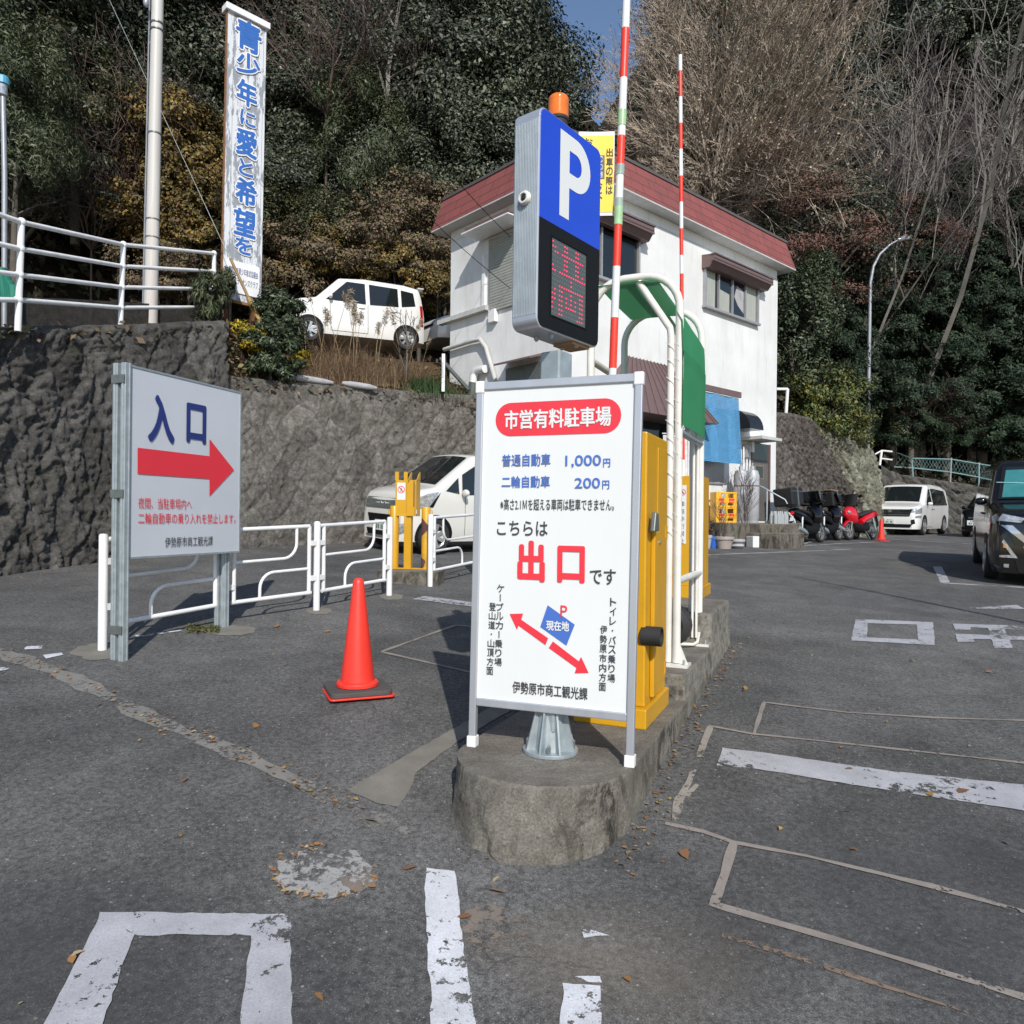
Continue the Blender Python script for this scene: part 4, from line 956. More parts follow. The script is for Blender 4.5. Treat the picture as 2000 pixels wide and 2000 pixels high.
# ---- guard pipe fences --------------------------------------------------------------------------------------
def fence(name, label, posts, flip=False):
    o = thing(name, label, 'fence', posts[0], 0, 'white pipe guard fences'); L0 = posts[0]
    for p in posts:
        q = p - L0; MB().lathe([(.030, -.05), (.030, .80), (.024, .815), (0, .818)], 16, Matrix.Translation(q)).build('post', M['white_paint'], o, smooth=40)
    for a, b in zip(posts, posts[1:]):
        a, b = a-L0, b-L0; d = b-a; l = d.length; t = d/l; up = Vector((0, 0, 1)); R = .0185; r2 = .014
        def pt(s_, z): 
            s_ = (l-s_) if flip else s_
            return a + t*s_ + up*z
        s0, s1 = .085, l-.085
        mb = MB()
        mb.tube([pt(.02, .775), pt(s1-.0, .775), pt(s1, .775)], R, 10); mb.tube([pt(s0, .775), pt(s0, .17)], R, 10); mb.tube([pt(s1, .775), pt(s1, .17)], R, 10); mb.tube([pt(s0-.02, .17), pt(s1+.02, .17)], R, 10)
        w1 = .76*l; c = w1-.13
        mb.tube([pt(s0, .50), pt(c, .50)] + [pt(c + .13*math.sin(k*math.pi/12), .50+.13*(1-math.cos(k*math.pi/12))) for k in range(1, 7)] + [pt(w1, .775)], r2, 8)
        w2 = .36*l; c = w2+.13
        mb.tube([pt(s1, .39), pt(c, .39)] + [pt(c - .13*math.sin(k*math.pi/12), .39-.13*(1-math.cos(k*math.pi/12))) for k in range(1, 7)] + [pt(w2, .17)], r2, 8)
        for s_ in (.045, l-.045):
            for z in (.30, .62): mb.box(pt(s_, z), (.07, .05, .045), Matrix.Rotation(math.atan2(t.y, t.x), 3, 'Z'))
        mb.build('rail_panel', M['white_paint'], o, smooth=50)
    return o
fA, fB, fC, fD = hit(200,1270), hit(437,1220), hit(618,1192), hit(760,1163)
fence('guard_fence', 'white pipe guard fence running from the entrance sign to the yellow posts', [fA, fB, fC, fD])
fE, fF = hit(840,1145), hit(933,1122)
fence('guard_fence', 'short white pipe guard fence right of the yellow posts in front of the hatchback', [fE, fF, fF + (fF-fE)*.9 + Vector((0, 0, .02))], True)

# ---- yellow post group -----------------------------------------------------------------------------------
yb = [hit(776,1131), hit(800,1131), hit(823,1131)]
yy = hit(800, 1137).y; ybz = gz(yb[1].x, yy)
yl = thing('arm_rest', 'yellow three legged barrier arm rest with rusty right leg on a concrete block', 'arm rest', (at(800,1131,yy).x, yy, ybz), math.radians(-8))
yt = lambda py: at(800, py, yy).z - ybz
sx = .19
MB().box((.02, 0, .02), (.72, .34, .26)).build('concrete_block', M['concrete'], yl, bevel=.02)
for x, m, h in ((-sx, 'yellow', yt(988)), (sx, 'rust_yellow', yt(990))): MB().lathe([(.052, .15), (.052, h-.01), (.046, h), (0, h)], 18, Matrix.Translation((x, 0, 0))).build('leg', M[m], yl, smooth=40)
for z0, z1, a0, a1 in ((yt(1048), yt(1010), .1, 1.0), (.16, yt(1088), .2, .75)):
    mb = MB(); n = 9; seg = []
    for i in range(13):
        f = i/12; z = z0+(z1-z0)*f; wv = .5+.5*math.sin(f*9+z0*7)
        for k in range(n+1):
            t = math.pi*(1.08 + (a0+(a1-a0)*(math.sin(f*math.pi)**.6)*(.75+.25*wv))*.85*k/n - .1); seg.append((sx+.0535*math.cos(t), .0535*math.sin(t), z))
    mb.add(seg, [(i*(n+1)+k, i*(n+1)+k+1, (i+1)*(n+1)+k+1, (i+1)*(n+1)+k) for i in range(12) for k in range(n)]).build('rust_patch', pm('rust_flake', (.115, .05, .04), .85, var=.3, scale=30), bpy.data.objects[yl.children[-1].name])
MB().box((-.02, .0, (yt(1008)+.15)/2), (.085, .085, yt(1008)-.15)).build('centre_post', M['yellow'], yl, bevel=.004)
MB().box((0, 0, .158), (.46, .1, .012)).build('foot_plate', M['yellow'], yl)
zt0, zb0 = yt(938), yt(1008)
mb = MB().box((-.095, -.03, (zt0+zb0)/2), (.14, .012, zt0-zb0)).box((.10, -.05, (zt0+zb0)/2), (.012, .17, zt0-zb0)).box((-.165, .02, (zt0+zb0)/2), (.012, .11, zt0-zb0)).box((-.03, .04, (zt0+zb0)/2), (.27, .012, zt0-zb0)).box((-.03, 0, zb0+.006), (.27, .09, .012)).box((.04, -.06, (zt0+zb0)/2), (.13, .012, zt0-zb0))
zq = yt(922)
for x in (-.155, -.05): mb.box((x, -.03, (zq+zt0)/2), (.045, .012, zq-zt0+.004))
for x in (.0, .10): mb.prism([(x, -.11, zt0), (x, .03, zt0), (x, .03, zq), (x, -.02, zq-.02)], (.010, 0, 0))
mb.build('holder_box', M['yellow'], yl, bevel=.002)
MB().box((.06, -.0672, (zt0+zb0)/2+.05), (.010, .002, .30)).build('slot', M['ink'], yl)
MB().box((-.10, -.0372, zt0-.13), (.10, .003, .20)).build('sticker', M['sign_white'], yl); nowalk(yl, -.10, zt0-.11, .043, -.040)
MB().box((.115, -.14, zb0+.05), (.004, .03, .05)).build('label', M['sign_white'], yl)
for x in (-sx-.055, sx+.055): MB().tube([(x, 0, yt(1000)-.03)] + arc((x, 0, yt(1000)), .03, -math.pi/2, math.pi*1.2, 10, (.6 if x > 0 else -.6, 0, 0)), .006, 6).build('ring', M['yellow'], yl)

# ---- cones ----------------------------------------------------------------------------------------------
def cone(p, label, rz, s=1, foot=True, group='red traffic cones'):
    c = thing('traffic_cone', label, 'cone', p, rz, group); c.scale = (s, s, s)
    MB().lathe([(.128, .045), (.128, .062), (.122, .07), (.104, .075), (.100, .10), (.034, .67), (.030, .688), (.018, .70), (0, .703)], 32).build('cone_body', M['cone'], c, smooth=35)
    o = rrect(.39, .39, .03, 4); MB().prism([(x, y, 0) for x, y in o], (0, 0, .011)).build('base', M['cone'], c, bevel=.003)
    if foot: MB().prism([(x, y, .011) for x, y in rrect(.372, .372, .05, 4)], (0, 0, .03))  .build('weight', pm('cone_weight', (.075, .07, .066), .8, dirt=.4), c, bevel=.006)
    return c
p = hit(698, 1352); cone(p, 'red traffic cone with a black rubber weight on the asphalt before the pipe fence', math.radians(22))
p = hit(1721,1056); cone(p, 'small red traffic cone beside the red scooter and the white minivan', .2, .92, False)

# ================================================================== UPPER LEFT: railing, poles, tall sign
rl = thing('pipe_railing', 'white four rail pipe railing on top of the tall dark stone wall', 'railing', at(35,640,8.3))
RB = [at(-330,640,6.2), at(35,640,8.3), at(235,640,10.5), at(418,630,13.0)]
RT = [[at(-330,305,6.2), at(-330,400,6.2), at(-330,490,6.2), at(-330,580,6.2)], [at(42,434,8.3), at(40,486,8.3), at(38,537,8.3), at(36,586,8.3)], [at(241,478,10.5), at(239,520,10.5), at(238,561,10.5), at(236,601,10.5)], [at(418,495,13.0), at(417,530,13.0), at(416,565,13.0), at(416,600,13.0)]]
o0 = rl.location.copy()
for k, (b, t) in enumerate(zip(RB, RT)):
    MB().tube([b-o0-Vector((0, 0, .04)), t[0]-o0+Vector((0, 0, .03))], .036, 12).build('post', M['white_paint'], rl, smooth=40)
    for q in t: MB().sphere(q-o0, .052, 10, 6).build('joint', M['white_paint'], rl, smooth=60)
for a, b in zip(RT, RT[1:]):
    for p, q in zip(a, b): MB().tube([p-o0, q-o0], .029, 10).build('rail', M['white_paint'], rl, smooth=40)
wallp = MB()
lowk = MB().tube([at(-100,610,9.6), at(120,612,11.5), at(260,617,13), at(400,622,15)], .30, 4).build('low_kerb_wall', M['stone_dark'])
prop(lowk, 'low dark concrete wall behind the white pipe railing', 'low wall')
up = thing('utility_pole', 'pale steel utility pole with a strapped cable rising beside the tall sign', 'pole', at(294,634,13.2))
pz = [at(294,634,13.2), at(308,0,13.2), at(316,-400,13.2)]
MB().tube([p-up.location for p in pz], [.118, .10, .09], 18).build('pole', pm('pole_paint', (.55, .53, .50), .5, dirt=.5, scale=2, dcol=(.35, .2, .12), stretch=(4, 4, .2)), up, smooth=40)
MB().tube([Vector(p)-up.location + Vector((-.13, -.03, 0)) for p in pz], .014, 6).build('cable', M['lamp_grey'], up, smooth=50)
for py in (47, 60, 262, 430, 465):
    q = at(294+14*(634-py)/634, py, 13.2)-up.location; MB().lathe([(.119, -.012), (.119, .012)], 18, Matrix.Translation(q)).build('strap', M['galv_dark'], up)
MB().sphere(at(303,5,13.0)-up.location + Vector((-.16, 0, 0)), (.05, .05, .09)).build('insulator', M['lamp_grey'], up, smooth=60)
lp = thing('lantern_post', 'grey post with a blue lantern at the left edge behind the railing', 'lamp post', at(9,604,10.0))
MB().tube([(0, 0, -.5), at(9,340,10.0)-lp.location, at(6,190,10.0)-lp.location], .034, 12).build('post', M['lamp_grey'], lp, smooth=40)
q = at(5,172,10.0)-lp.location; MB().lathe([(.03, -.12), (.06, -.1), (.06, .05), (0, .06)], 14, Matrix.Translation(q)).build('lantern', M['lamp_clear'], lp, smooth=35)
MB().lathe([(.08, .05), (.08, .14), (.06, .16), (0, .16)], 14, Matrix.Translation(q)).build('lantern_cap', pm('lantern_blue', (.08, .34, .5), .4), lp)
ng = MB()
for k in range(9): 
    a = at(-14+k*4.4,524+abs(k-4)*9,8.8); ng.tube([a, at(-10+k*4.5,560,8.8), at(-6+k*4.3,586,8.8)], .05, 6)
ng = ng.build('green_netting', M['netgreen'], None, smooth=60); prop(ng, 'bundle of green netting tied to the railing at the left edge', 'netting')

# tall vertical sign
TP = Plane(at(431,583,13.3), 46.)
tb = at(431,583,13.3)
ts = thing('slogan_tower', 'tall weathered white vertical sign board with blue slogan above the bushes', 'sign', tb, 0, rot=(0, math.radians(.55), TP.rz))
def tuv(zx, zy):
    u, v = TP.uv(.36232*zx, .36232*zy); v -= tb.z; return u - v*math.tan(math.radians(.55)), v
cc = [tuv(1232,62), tuv(1443,150), tuv(1402,1650), tuv(1195,1600)]
tw = (cc[1][0]+cc[2][0])/2 - (cc[0][0]+cc[3][0])/2; tl = (cc[0][0]+cc[3][0])/2; th = (cc[0][1]+cc[1][1])/2; tbz = (cc[2][1]+cc[3][1])/2
MB().box((tl+tw/2, .03, (th+tbz)/2), (tw, .05, th-tbz)).build('board', M['peel'], ts)
MB().box((tl+tw/2, .05, th+.05), (tw+.10, .22, .12)).build('cap', M['white_paint'], ts, bevel=.01)
mb = MB().box((tl-.006, .03, (th+tbz)/2), (.014, .065, th-tbz)).box((tl+tw/2, .03, tbz-.02), (tw+.03, .065, .05))
mb.build('rusty_edge', pm('edge_rust', (.27, .13, .06), .8, var=.35, scale=9), ts)
for x in (tl+.1, tl+tw-.1): MB().box((x, .12, tbz-.9), (.09, .09, 1.8)).build('leg', M['rust'], ts)
chars = [('青',1340,200,150,175), ('少',1338,348,140,130), ('年',1330,505,120,150), ('に',1335,640,90,90), ('愛',1328,772,125,160), ('と',1325,905,85,95), ('希',1325,1035,125,155), ('望',1318,1202,130,160), ('を',1312,1325,100,100)]
def titems(k, g, dz=0, du=0):
    o = []
    for c, x, y, w, h in chars:
        u, v = tuv(x, y); pxw = abs(tuv(x+w/2, y)[0]-tuv(x-w/2, y)[0]); o.append((c, u+du, v+dz, pxw*g, abs(tuv(x, y-h/2)[1]-tuv(x, y+h/2)[1])*g))
    return o
letters(titems(0, 1.03), M['white_paint'], ts, 'white_outline', .075, -.012); letters(titems(0, .93), pm('slogan_blue', (.03, .13, .44), .5, var=.12), ts, 'blue_lettering', .032, -.016)
mb = MB()
for it in titems(0, 1.1): pass
pq = [tuv(1222,1395), tuv(1398,1440), tuv(1392,1612), tuv(1218,1560)]
pu0, pu1, pv0, pv1 = pq[0][0], pq[1][0], (pq[2][1]+pq[3][1])/2, (pq[0][1]+pq[1][1])/2
MB().prism([((pu0+pu1)/2+x, -.018, (pv0+pv1)/2+z) for x, z in rrect(pu1-pu0, pv1-pv0, .05)], (0, .02, 0)).build('name_plate', M['white_paint'], ts)
letters([('伊勢原市青少年育成協議会', (pu0+pu1)/2, pv1-.30*(pv1-pv0), (pu1-pu0)*.9, .13), ('伊勢原ライオンズクラブ', (pu0+pu1)/2, pv1-.62*(pv1-pv0), (pu1-pu0)*.9, .13)], M['navy'], ts, 'name_lettering', .0, -.022)
gy = thing('guy_wire', 'guy wire with a yellow guard sleeve slanting across the tall sign', 'guy wire', at(512,640,12.9))
g0, g1, g2 = at(512,640,12.9), at(450,505,13.0), at(60,-330,13.6)
MB().tube([(0, 0, 0), g2-g0], .006, 5).build('wire', M['galv_dark'], gy); MB().tube([(0, 0, 0), (g1-g0)*.42], .05, 8).build('sleeve', pm('faded_yellow', (.30, .19, .05), .6, var=.3), gy, smooth=40)
MB().tube([(g1-g0)*.40, g1-g0], .026, 8).build('upper_sleeve', pm('faded_yellow_thin', (.24, .15, .05), .6, var=.3), gy, smooth=40)
mk = prop(MB().box(at(866,728,14.6), (.06, .05, .75)).build('marker_post', M['white_paint']), 'short white marker post in the grass beside the white building', 'marker post')
mk['category'] = 'post'
MB().box(at(866,728,14.6) + Vector((-.01, -.028, .05)), (.035, .006, .32)).build('lettering_band', M['galv'], mk)

# white sack edging on the lower wall
for i, (a, b, lb) in enumerate((((556,738),(650,752),'long pale sandbag on the lower wall edge below the green bush'), ((668,752),(735,762),'short pale sandbag on the lower wall edge under the pampas grass'))):
    p, q = at(a[0], a[1]-4, 12.75+i*.7), at(b[0], b[1]-4, 13.3+i*.5)
    prop(MB().tube([p, p.lerp(q, .2), p.lerp(q, .5), p.lerp(q, .8), q], [.03, .055, .06, .055, .03], 10).build('sandbag', M['sack'], None, smooth=60), lb, 'sandbag')

# ================================================================== THE WHITE BUILDING
BA = 48.3; BAx, BAy = math.sin(math.radians(BA)), math.cos(math.radians(BA))
CRx, CRy, BL = 6.84, 19.0, 7.75
NC = Vector((CRx-BAx*BL, CRy-BAy*BL, 0)); BZ = -.2
bd = thing('white_building', 'two storey white plastered building with a red shingled parapet roof', 'building', (NC.x, NC.y, 0), math.radians(90-BA))
FR = Plane(NC, BA)                                   # long front, local x along it, outside is -y
LF = Plane(NC, BA-90)                                # left gable end, runs along local +y, outside is -x
def fu(px, py): return FR.uv(px, py)
def lu(px, py): return LF.uv(px, py)
BWd = 3.78; WT = CZ + 4.95
WT = fu(1517, 545)[1]
mb = MB()
mb.box((BL/2, BWd/2, (WT+BZ)/2), (BL, BWd, WT-BZ)); mb.build('wall', M['plaster'], bd, bevel=.02)
# roof band: bottom edge oversails, top edge leans in
rb = at(1556, 527, 19.0).z; rt = at(1541, 474, 19.0).z; OV, TI = .32, .13
mb = MB()
bot = [(-OV, -OV), (BL+OV, -OV), (BL+OV, BWd+OV), (-OV, BWd+OV)]; topv = [(-TI, -TI), (BL+TI, -TI), (BL+TI, BWd+TI), (-TI, BWd+TI)]
V = [(x, y, rb) for x, y in bot] + [(x, y, rt) for x, y in topv]; mb.add(V, [(k, (k+1) % 4, 4+(k+1) % 4, 4+k) for k in range(4)] + [(4, 5, 6, 7)])
roof = mb.build('roof', M['shingle'], bd)
MB().prism([(x, y, rb-.005) for x, y in bot], (0, 0, -.03)).build('soffit', M['soffit'], roof)
mb = MB()
for a, b in zip(topv, topv[1:]+topv[:1]):
    c, d = Vector((*a, rt)), Vector((*b, rt)); mid = (c+d)/2; mb.box(mid + Vector((0, 0, .01)), (abs(c.x-d.x)+.06, abs(c.y-d.y)+.06, .06))
mb.build('capping', pm('roof_capping', (.10, .09, .085), .6, dirt=.3), roof)
MB().prism([(x*.99+.02, y*.99+.02, WT) for x, y in [(-.02, -.02), (BL, -.02), (BL, BWd), (-.02, BWd)]], (0, 0, rb-WT-.04)).build('eave_band', M['plaster'], roof)
def fo(px, py, out): return Plane(NC + FR.n*out, BA).uv(px, py)
def onfront(name, pts, m, out=.02, depth=.05, parent=bd):      # a slab lying on the front, from photo pixels of its four corners
    q = [fu(*p) for p in pts]; return MB().prism([(u, -out, v) for u, v in q], (0, depth, 0)).build(name, m, parent)
def fwin(u0, u1, v0, v1, panes, cur=True):
    w = MB(); t = .05
    w.box(((u0+u1)/2, -.03, v1-t/2), (u1-u0, .10, t)); w.box(((u0+u1)/2, -.045, v0+t/2), (u1-u0+.06, .13, t))
    for u in (u0+t/2, u1-t/2): w.box((u, -.03, (v0+v1)/2), (t, .098, v1-v0-2*t))
    for k in range(1, panes): w.box((u0+(u1-u0)*k/panes, -.03, (v0+v1)/2), (t*.8, .07, v1-v0-2*t))
    o = w.build('window', M['frame_alu'], bd)
    MB().box(((u0+u1)/2, -.012, (v0+v1)/2), (u1-u0-.06, .012, v1-v0-.06)).build('pane', M['glass'], o)
    if cur:
        for a, b in ((.02, .20), (.76, .97)): MB().box((u0+(u1-u0)*(a+b)/2, -.0205, (v0+v1)/2), ((u1-u0)*(b-a), .003, v1-v0-.12)).build('curtain', M['curtain'], o)
        MB().add([(u0+(u1-u0)*a, -.0215, v0+(v1-v0)*b) for a, b in ((.26, .1), (.46, .08), (.46, .55), (.27, .6))], [(0, 1, 2, 3)]).build('curtain', M['curtain'], o)
        MB().add([(u0+(u1-u0)*a, -.0217, v0+(v1-v0)*b) for a, b in ((.55, .55), (.62, .35), (.73, .2), (.73, .75), (.6, .85))], [(0, 1, 2, 3, 4)]).build('curtain', M['sack'], o)
    return o
def hoodbox(u0, u1, v0, v1, name='awning_box'):
    mb = MB(); mb.prism([(u0, 0, v1), (u0, -.34, v1-.06), (u0, -.34, v1-.13), (u0, -.20, v0), (u0, 0, v0)], (u1-u0, 0, 0))
    mb.box(((u0+u1)/2, -.30, v1-.035), (u1-u0+.03, .12, .03)); mb.box(((u0+u1)/2, -.30, v1-.17), (u1-u0+.03, .07, .035))
    o = mb.build(name, M['brown_metal'], bd); MB().prism([(u0, 0, v1+.03), (u0, -.36, v1-.03), (u0, -.36, v1-.045), (u0, 0, v1+.01)], (u1-u0, 0, 0)).build('snow_white_cover', M['sign_white'], o); return o
u0, v0 = fu(1372, 601); u1, _ = fu(1477, 637); _, v1 = fu(1372, 520)
fwin(u0, u1, v0, v1, 4); hoodbox(u0-.05, u1+.2, v1-.06, v1+.24)
ua, va = fu(1245, 525); ub = ua - (u1-u0); vb2 = va + (v1-v0)*.62
fwin(ub, ua, va-.5, vb2, 2, False); hoodbox(ub-.1, ua+.12, vb2-.05, vb2+.26)
# shop awning: brown sheet hipped roof
a0 = fu(1225,695); b0, b1 = fo(1205,797,.85), fo(1403,827,.85); dep = .85; zlow = (b0[1]+b1[1])/2
A0 = Vector((a0[0], 0, a0[1])); A1 = Vector((b1[0]-.62, 0, a0[1]))
B0_ = Vector((b0[0], -dep, zlow)); B1_ = Vector((b1[0], -dep, zlow))
aw = MB().add([A0, A1, B1_, B0_, Vector((B0_.x, 0, zlow)), Vector((B1_.x, 0, zlow))], [(0, 3, 2, 1), (0, 4, 3), (1, 2, 5), (3, 4, 5, 2)]).build('shop_awning', M['brown_metal'], bd)
mb = MB()
for k in range(12):
    f = (k+.5)/12; p = A0.lerp(A1, f); q = Vector((B0_.x+(B1_.x-B0_.x)*f, -dep, zlow)); mb.tube([p+Vector((0, -.01, .01)), q+Vector((0, -.005, .015))], .012, 4)
for p, q in ((A0, B0_), (A1, B1_)): mb.tube([p+Vector((0, 0, .01)), q+Vector((0, 0, .01))], .02, 4)
mb.build('standing_seam', M['brown_metal'], aw)
d0, _ = fu(1200, 900); d1, _ = fu(1340, 900)
MB().box(((d0+d1)/2, -.012, zlow-1.05), (d1-d0, .03, 2.1)).build('shop_front', M['glass'], bd)
# blue net curtain
n0, n1, n2, n3 = fo(1350,766,.45), fo(1446,778,.45), fo(1446,907,.5), fo(1350,893,.5)
MB().box(((n0[0]+n1[0])/2, -.42, n1[1]+.08), (n1[0]-n0[0]+.1, .06, .13)).build('net_rail', M['brown_metal'], bd)
mb = MB(); nn = 46; H_ = n1[1]-n2[1]
for i in range(nn):
    za, zb = n1[1]-H_*i/nn, n1[1]-H_*(i+1)/nn
    for k in range(8):
        xa, xb = n0[0]+(n1[0]-n0[0])*k/8, n0[0]+(n1[0]-n0[0])*(k+1)/8
        def yy_(x, z): return -.40 - .10*((n1[1]-z)/H_) - .02*math.sin(x*9)
        mb.quad((xa, yy_(xa, za), za), (xb, yy_(xb, za), za), (xb, yy_(xb, zb)-.014, zb-.002), (xa, yy_(xa, zb)-.014, zb-.002))
mb.build('blue_net', M['blue_net'], bd)
MB().box(((n0[0]+n1[0])/2, -.02, n2[1]-.2), (n1[0]-n0[0], .05, .5)).build('counter_window', M['frame_alu'], bd)
# exhaust hood, canopy, door
h0, h1 = fo(1447,802,.25), fo(1484,841,.4)
prof = [(0, h0[1]+.05)] + [(-.5*math.sin(t), h1[1]+(h0[1]+.05-h1[1])*math.cos(t)) for t in [k*math.pi/16 for k in range(1, 9)]] + [(0, h1[1])]
MB().prism([(h0[0], y, z) for y, z in prof], (h1[0]-h0[0], 0, 0)).build('exhaust_hood', pm('hood_black', (.03, .032, .036), .25, .5), bd)
k0, k1 = fo(1466,852,.3), fo(1520,860,.5)
MB().box(((k0[0]+k1[0])/2, -.30, k1[1]), (k1[0]-k0[0], .6, .07)).build('door_canopy', M['soffit'], bd)
q0, q1 = fu(1466,864), fu(1497,1016)
dr = MB().box(((q0[0]+q1[0])/2, -.01, (q0[1]+q1[1])/2), (q1[0]-q0[0], .04, q0[1]-q1[1])).build('door', pm('grey_door', (.12, .11, .105), .5), bd)
MB().box(((q0[0]+q1[0])/2, -.032, q0[1]-.22), (q1[0]-q0[0]-.08, .012, .40)).build('transom', M['glass'], dr)
MB().box(((q0[0]+q1[0])/2-.03, -.032, q0[1]-.72), (.40, .012, .36)).build('door_window', M['wood'], dr); MB().box(((q0[0]+q1[0])/2-.03, -.040, q0[1]-.72), (.33, .006, .29)).build('door_pane', M['glass'], dr)
for u in (q0[0]-.03, q1[0]+.03): MB().box((u, -.02, (q0[1]+q1[1])/2), (.06, .09, q0[1]-q1[1])).build('door_frame', M['brown_metal'], dr)
mt = fu(1453,880); MB().box((mt[0], -.06, mt[1]), (.14, .12, .34)).build('meter', M['frame_alu'], bd); MB().box((mt[0]+.25, -.06, mt[1]+.1), (.1, .1, .26)).build('meter', M['white_paint'], bd)
for k in range(3): MB().tube([(mt[0]-.1+.14*k, -.05, mt[1]+.1), (mt[0]-.1+.14*k, -.06, mt[1]-.35), (mt[0]-.3+.2*k, -.12, mt[1]-.75)], .018, 6).build('gas_pipe', M['white_paint'], bd)
# left end: shuttered window, trims, vent and pipe
def lbox(name, p0, p1, m, out=.03, depth=.05):
    (ua_, va_), (ub_, vb_) = lu(*p0), lu(*p1); return MB().box((-out+depth/2, (ua_+ub_)/2, (va_+vb_)/2), (depth, abs(ua_-ub_), abs(va_-vb_)+.001)).build(name, m, bd)
wl0, wl1 = lu(957,609), lu(1010,440); wt = lu(957,470)[1]; wbm = lu(957,612)[1]
uL = lu(957,540)[0]; uR = lu(1012,540)[0]
w = MB().box((-.02, (uL+uR)/2, (wt+wbm)/2), (.05, abs(uL-uR), wt-wbm)).build('window', M['frame_alu'], bd)
mb = MB(); ns = 26
for k in range(ns):
    z = wbm + (wt-wbm)*(k+.5)/ns; mb.box((-.052, (uL+uR)/2, z), (.014, abs(uL-uR)-.12, (wt-wbm)/ns*.82))
mb.build('shutter', M['shutter'], w)
MB().box((-.24, (uL+uR)/2, wt+.16), (.5, abs(uL-uR)+.5, .05)).build('window_hood', M['brown_metal'], bd); MB().box((-.30, (uL+uR)/2, wt+.07), (.52, abs(uL-uR)+.6, .025)).build('hood_edge', M['white_paint'], bd)
t0, t1 = lu(870,632), lu(948,603); zt = (t0[1]+t1[1])/2
MB().box((-.06, (t0[0]+t1[0])/2, zt), (.14, abs(t0[0]-t1[0])+.3, .10)).build('ledge', M['soffit'], bd)
tp_ = lu(948,500); bt = lu(948,600); MB().box((-.03, tp_[0], (tp_[1]+bt[1])/2), (.06, .09, tp_[1]-bt[1])).build('corner_trim', M['white_paint'], bd)
mb_ = lu(967,618); MB().box((-.06, mb_[0], mb_[1]), (.1, .2, .26)).build('meter_box', M['white_paint'], bd)
pp = [lu(874,684), lu(925,668), lu(944,664), lu(955,680), lu(974,745)]; MB().tube([(-.09, u, v) for u, v in pp], .05, 8).build('drain_pipe', M['soffit'], bd, smooth=60)
vp = [lu(956,722), lu(938,724), lu(934,735), lu(932,752)]; MB().tube([(-.12, u, v) for u, v in vp], .085, 10).build('vent_pipe', M['white_paint'], bd, smooth=60)
vp = [lu(934,748), lu(930,775)]; MB().tube([(-.13, u, v) for u, v in vp], .10, 10).build('vent_pipe', M['galv_dark'], bd, smooth=60)
c0, c1 = lu(993,712), lu(1064,695); MB().prism([(-.02, c0[0], c0[1]-.1), (-.02, c1[0], c0[1]-.1), (-.02, c1[0], c0[1]-1.2), (-.02, c0[0], c0[1]-1.2)], (-.05, 0, 0)).build('corrugated_sheet', M['galv_dark'], bd)
MB().prism([(0, c0[0], c0[1]+.08), (-.4, c0[0], c0[1]-.05), (-.4, c0[0], c0[1]-.09), (0, c0[0], c0[1]+.03)], (0, c1[0]-c0[0], 0)).build('lean_to_roof', M['brown_metal'], bd)
sp = [lu(878,704), lu(925,755), lu(934,765)]; MB().tube([(-.25, u, v) for u, v in sp], .045, 6).build('stair_rail', M['galv_dark'], bd)

for (pa, ya_), pb_, lb in ((((560,-190),10.), (1000,466), 'thin black service wire running down to the shuttered window wall'), (((430,-100),11.), (1000,566), 'second thin black wire running down to the left wall of the building')):
    a = at(*pa, ya_); u, v = lu(*pb_); e_ = Vector((NC.x, NC.y, 0)) + LF.d*u + Vector((0, 0, v))
    prop(MB().tube([a.lerp(e_, k/14) - Vector((0, 0, .5*math.sin(math.pi*k/14))) for k in range(15)], .007, 5).build('service_wire', M['black'], None), lb, 'wire')
# ---- things standing along the building front ---------------------------------------------------------------
PLZ = CZ + .0
pz_ = fo(1480, 1021, .4)[1]
pb0, pb1 = fu(1340,1040)[0], fu(1500,1040)[0]
def site(u, out): q = NC + FR.d*u + FR.n*out; return q          # FR.n points out of the front
def stand(px, py, y=None): return hit(px, py)
pl = thing('concrete_plinth', 'low concrete plinth with block steps along the front of the white building', 'plinth', (NC.x, NC.y, 0), bd.rotation_euler.z)
gq = gz(6, 17.5)
MB().box(((pb0+BL)/2-.15, -.45, (pz_+gq-.3)/2), (BL-pb0-.3, .86, pz_-gq+.3)).build('slab', M['concrete'], pl, bevel=.02)
sa, sb = fo(1490,1050,1.3)[0], fo(1545,1050,1.3)[0]; MB().box(((sa+sb)/2, -1.27, (pz_-.22+gq-.3)/2), (sb-sa, .70, pz_-.22-gq+.3)).build('step', M['concrete'], pl, bevel=.02)
sc_, sd3 = fo(1474,1030,1.0)[0], fo(1537,1030,1.0)[0]; MB().box(((sc_+sd3)/2, -1.0, (pz_-.02+gq)/2), (sd3-sc_, .28, pz_-.02-gq)).build('step', M['concrete'], pl, bevel=.02)
def W2(u, y, z): return Vector((NC.x, NC.y, 0)) + FR.d*u - FR.n*(-1)*0 + Vector((-FR.d.y, FR.d.x, 0))*y + Vector((0, 0, z))
hr = thing('handrail', 'bent grey pipe handrail beside the brown door of the white building', 'handrail', W2(fo(1488,1000,.6)[0], -.6, pz_), bd.rotation_euler.z)
MB().tube([(-.0, .4, .95), (-.02, 0, .86), (.25, -.45, .55), (.26, -.5, .45)], .017, 8).build('rail', M['galv'], hr, smooth=50); MB().tube([(.05, -.1, -.4), (.05, -.1, .8)], .022, 8).build('post', M['galv'], hr, smooth=50)
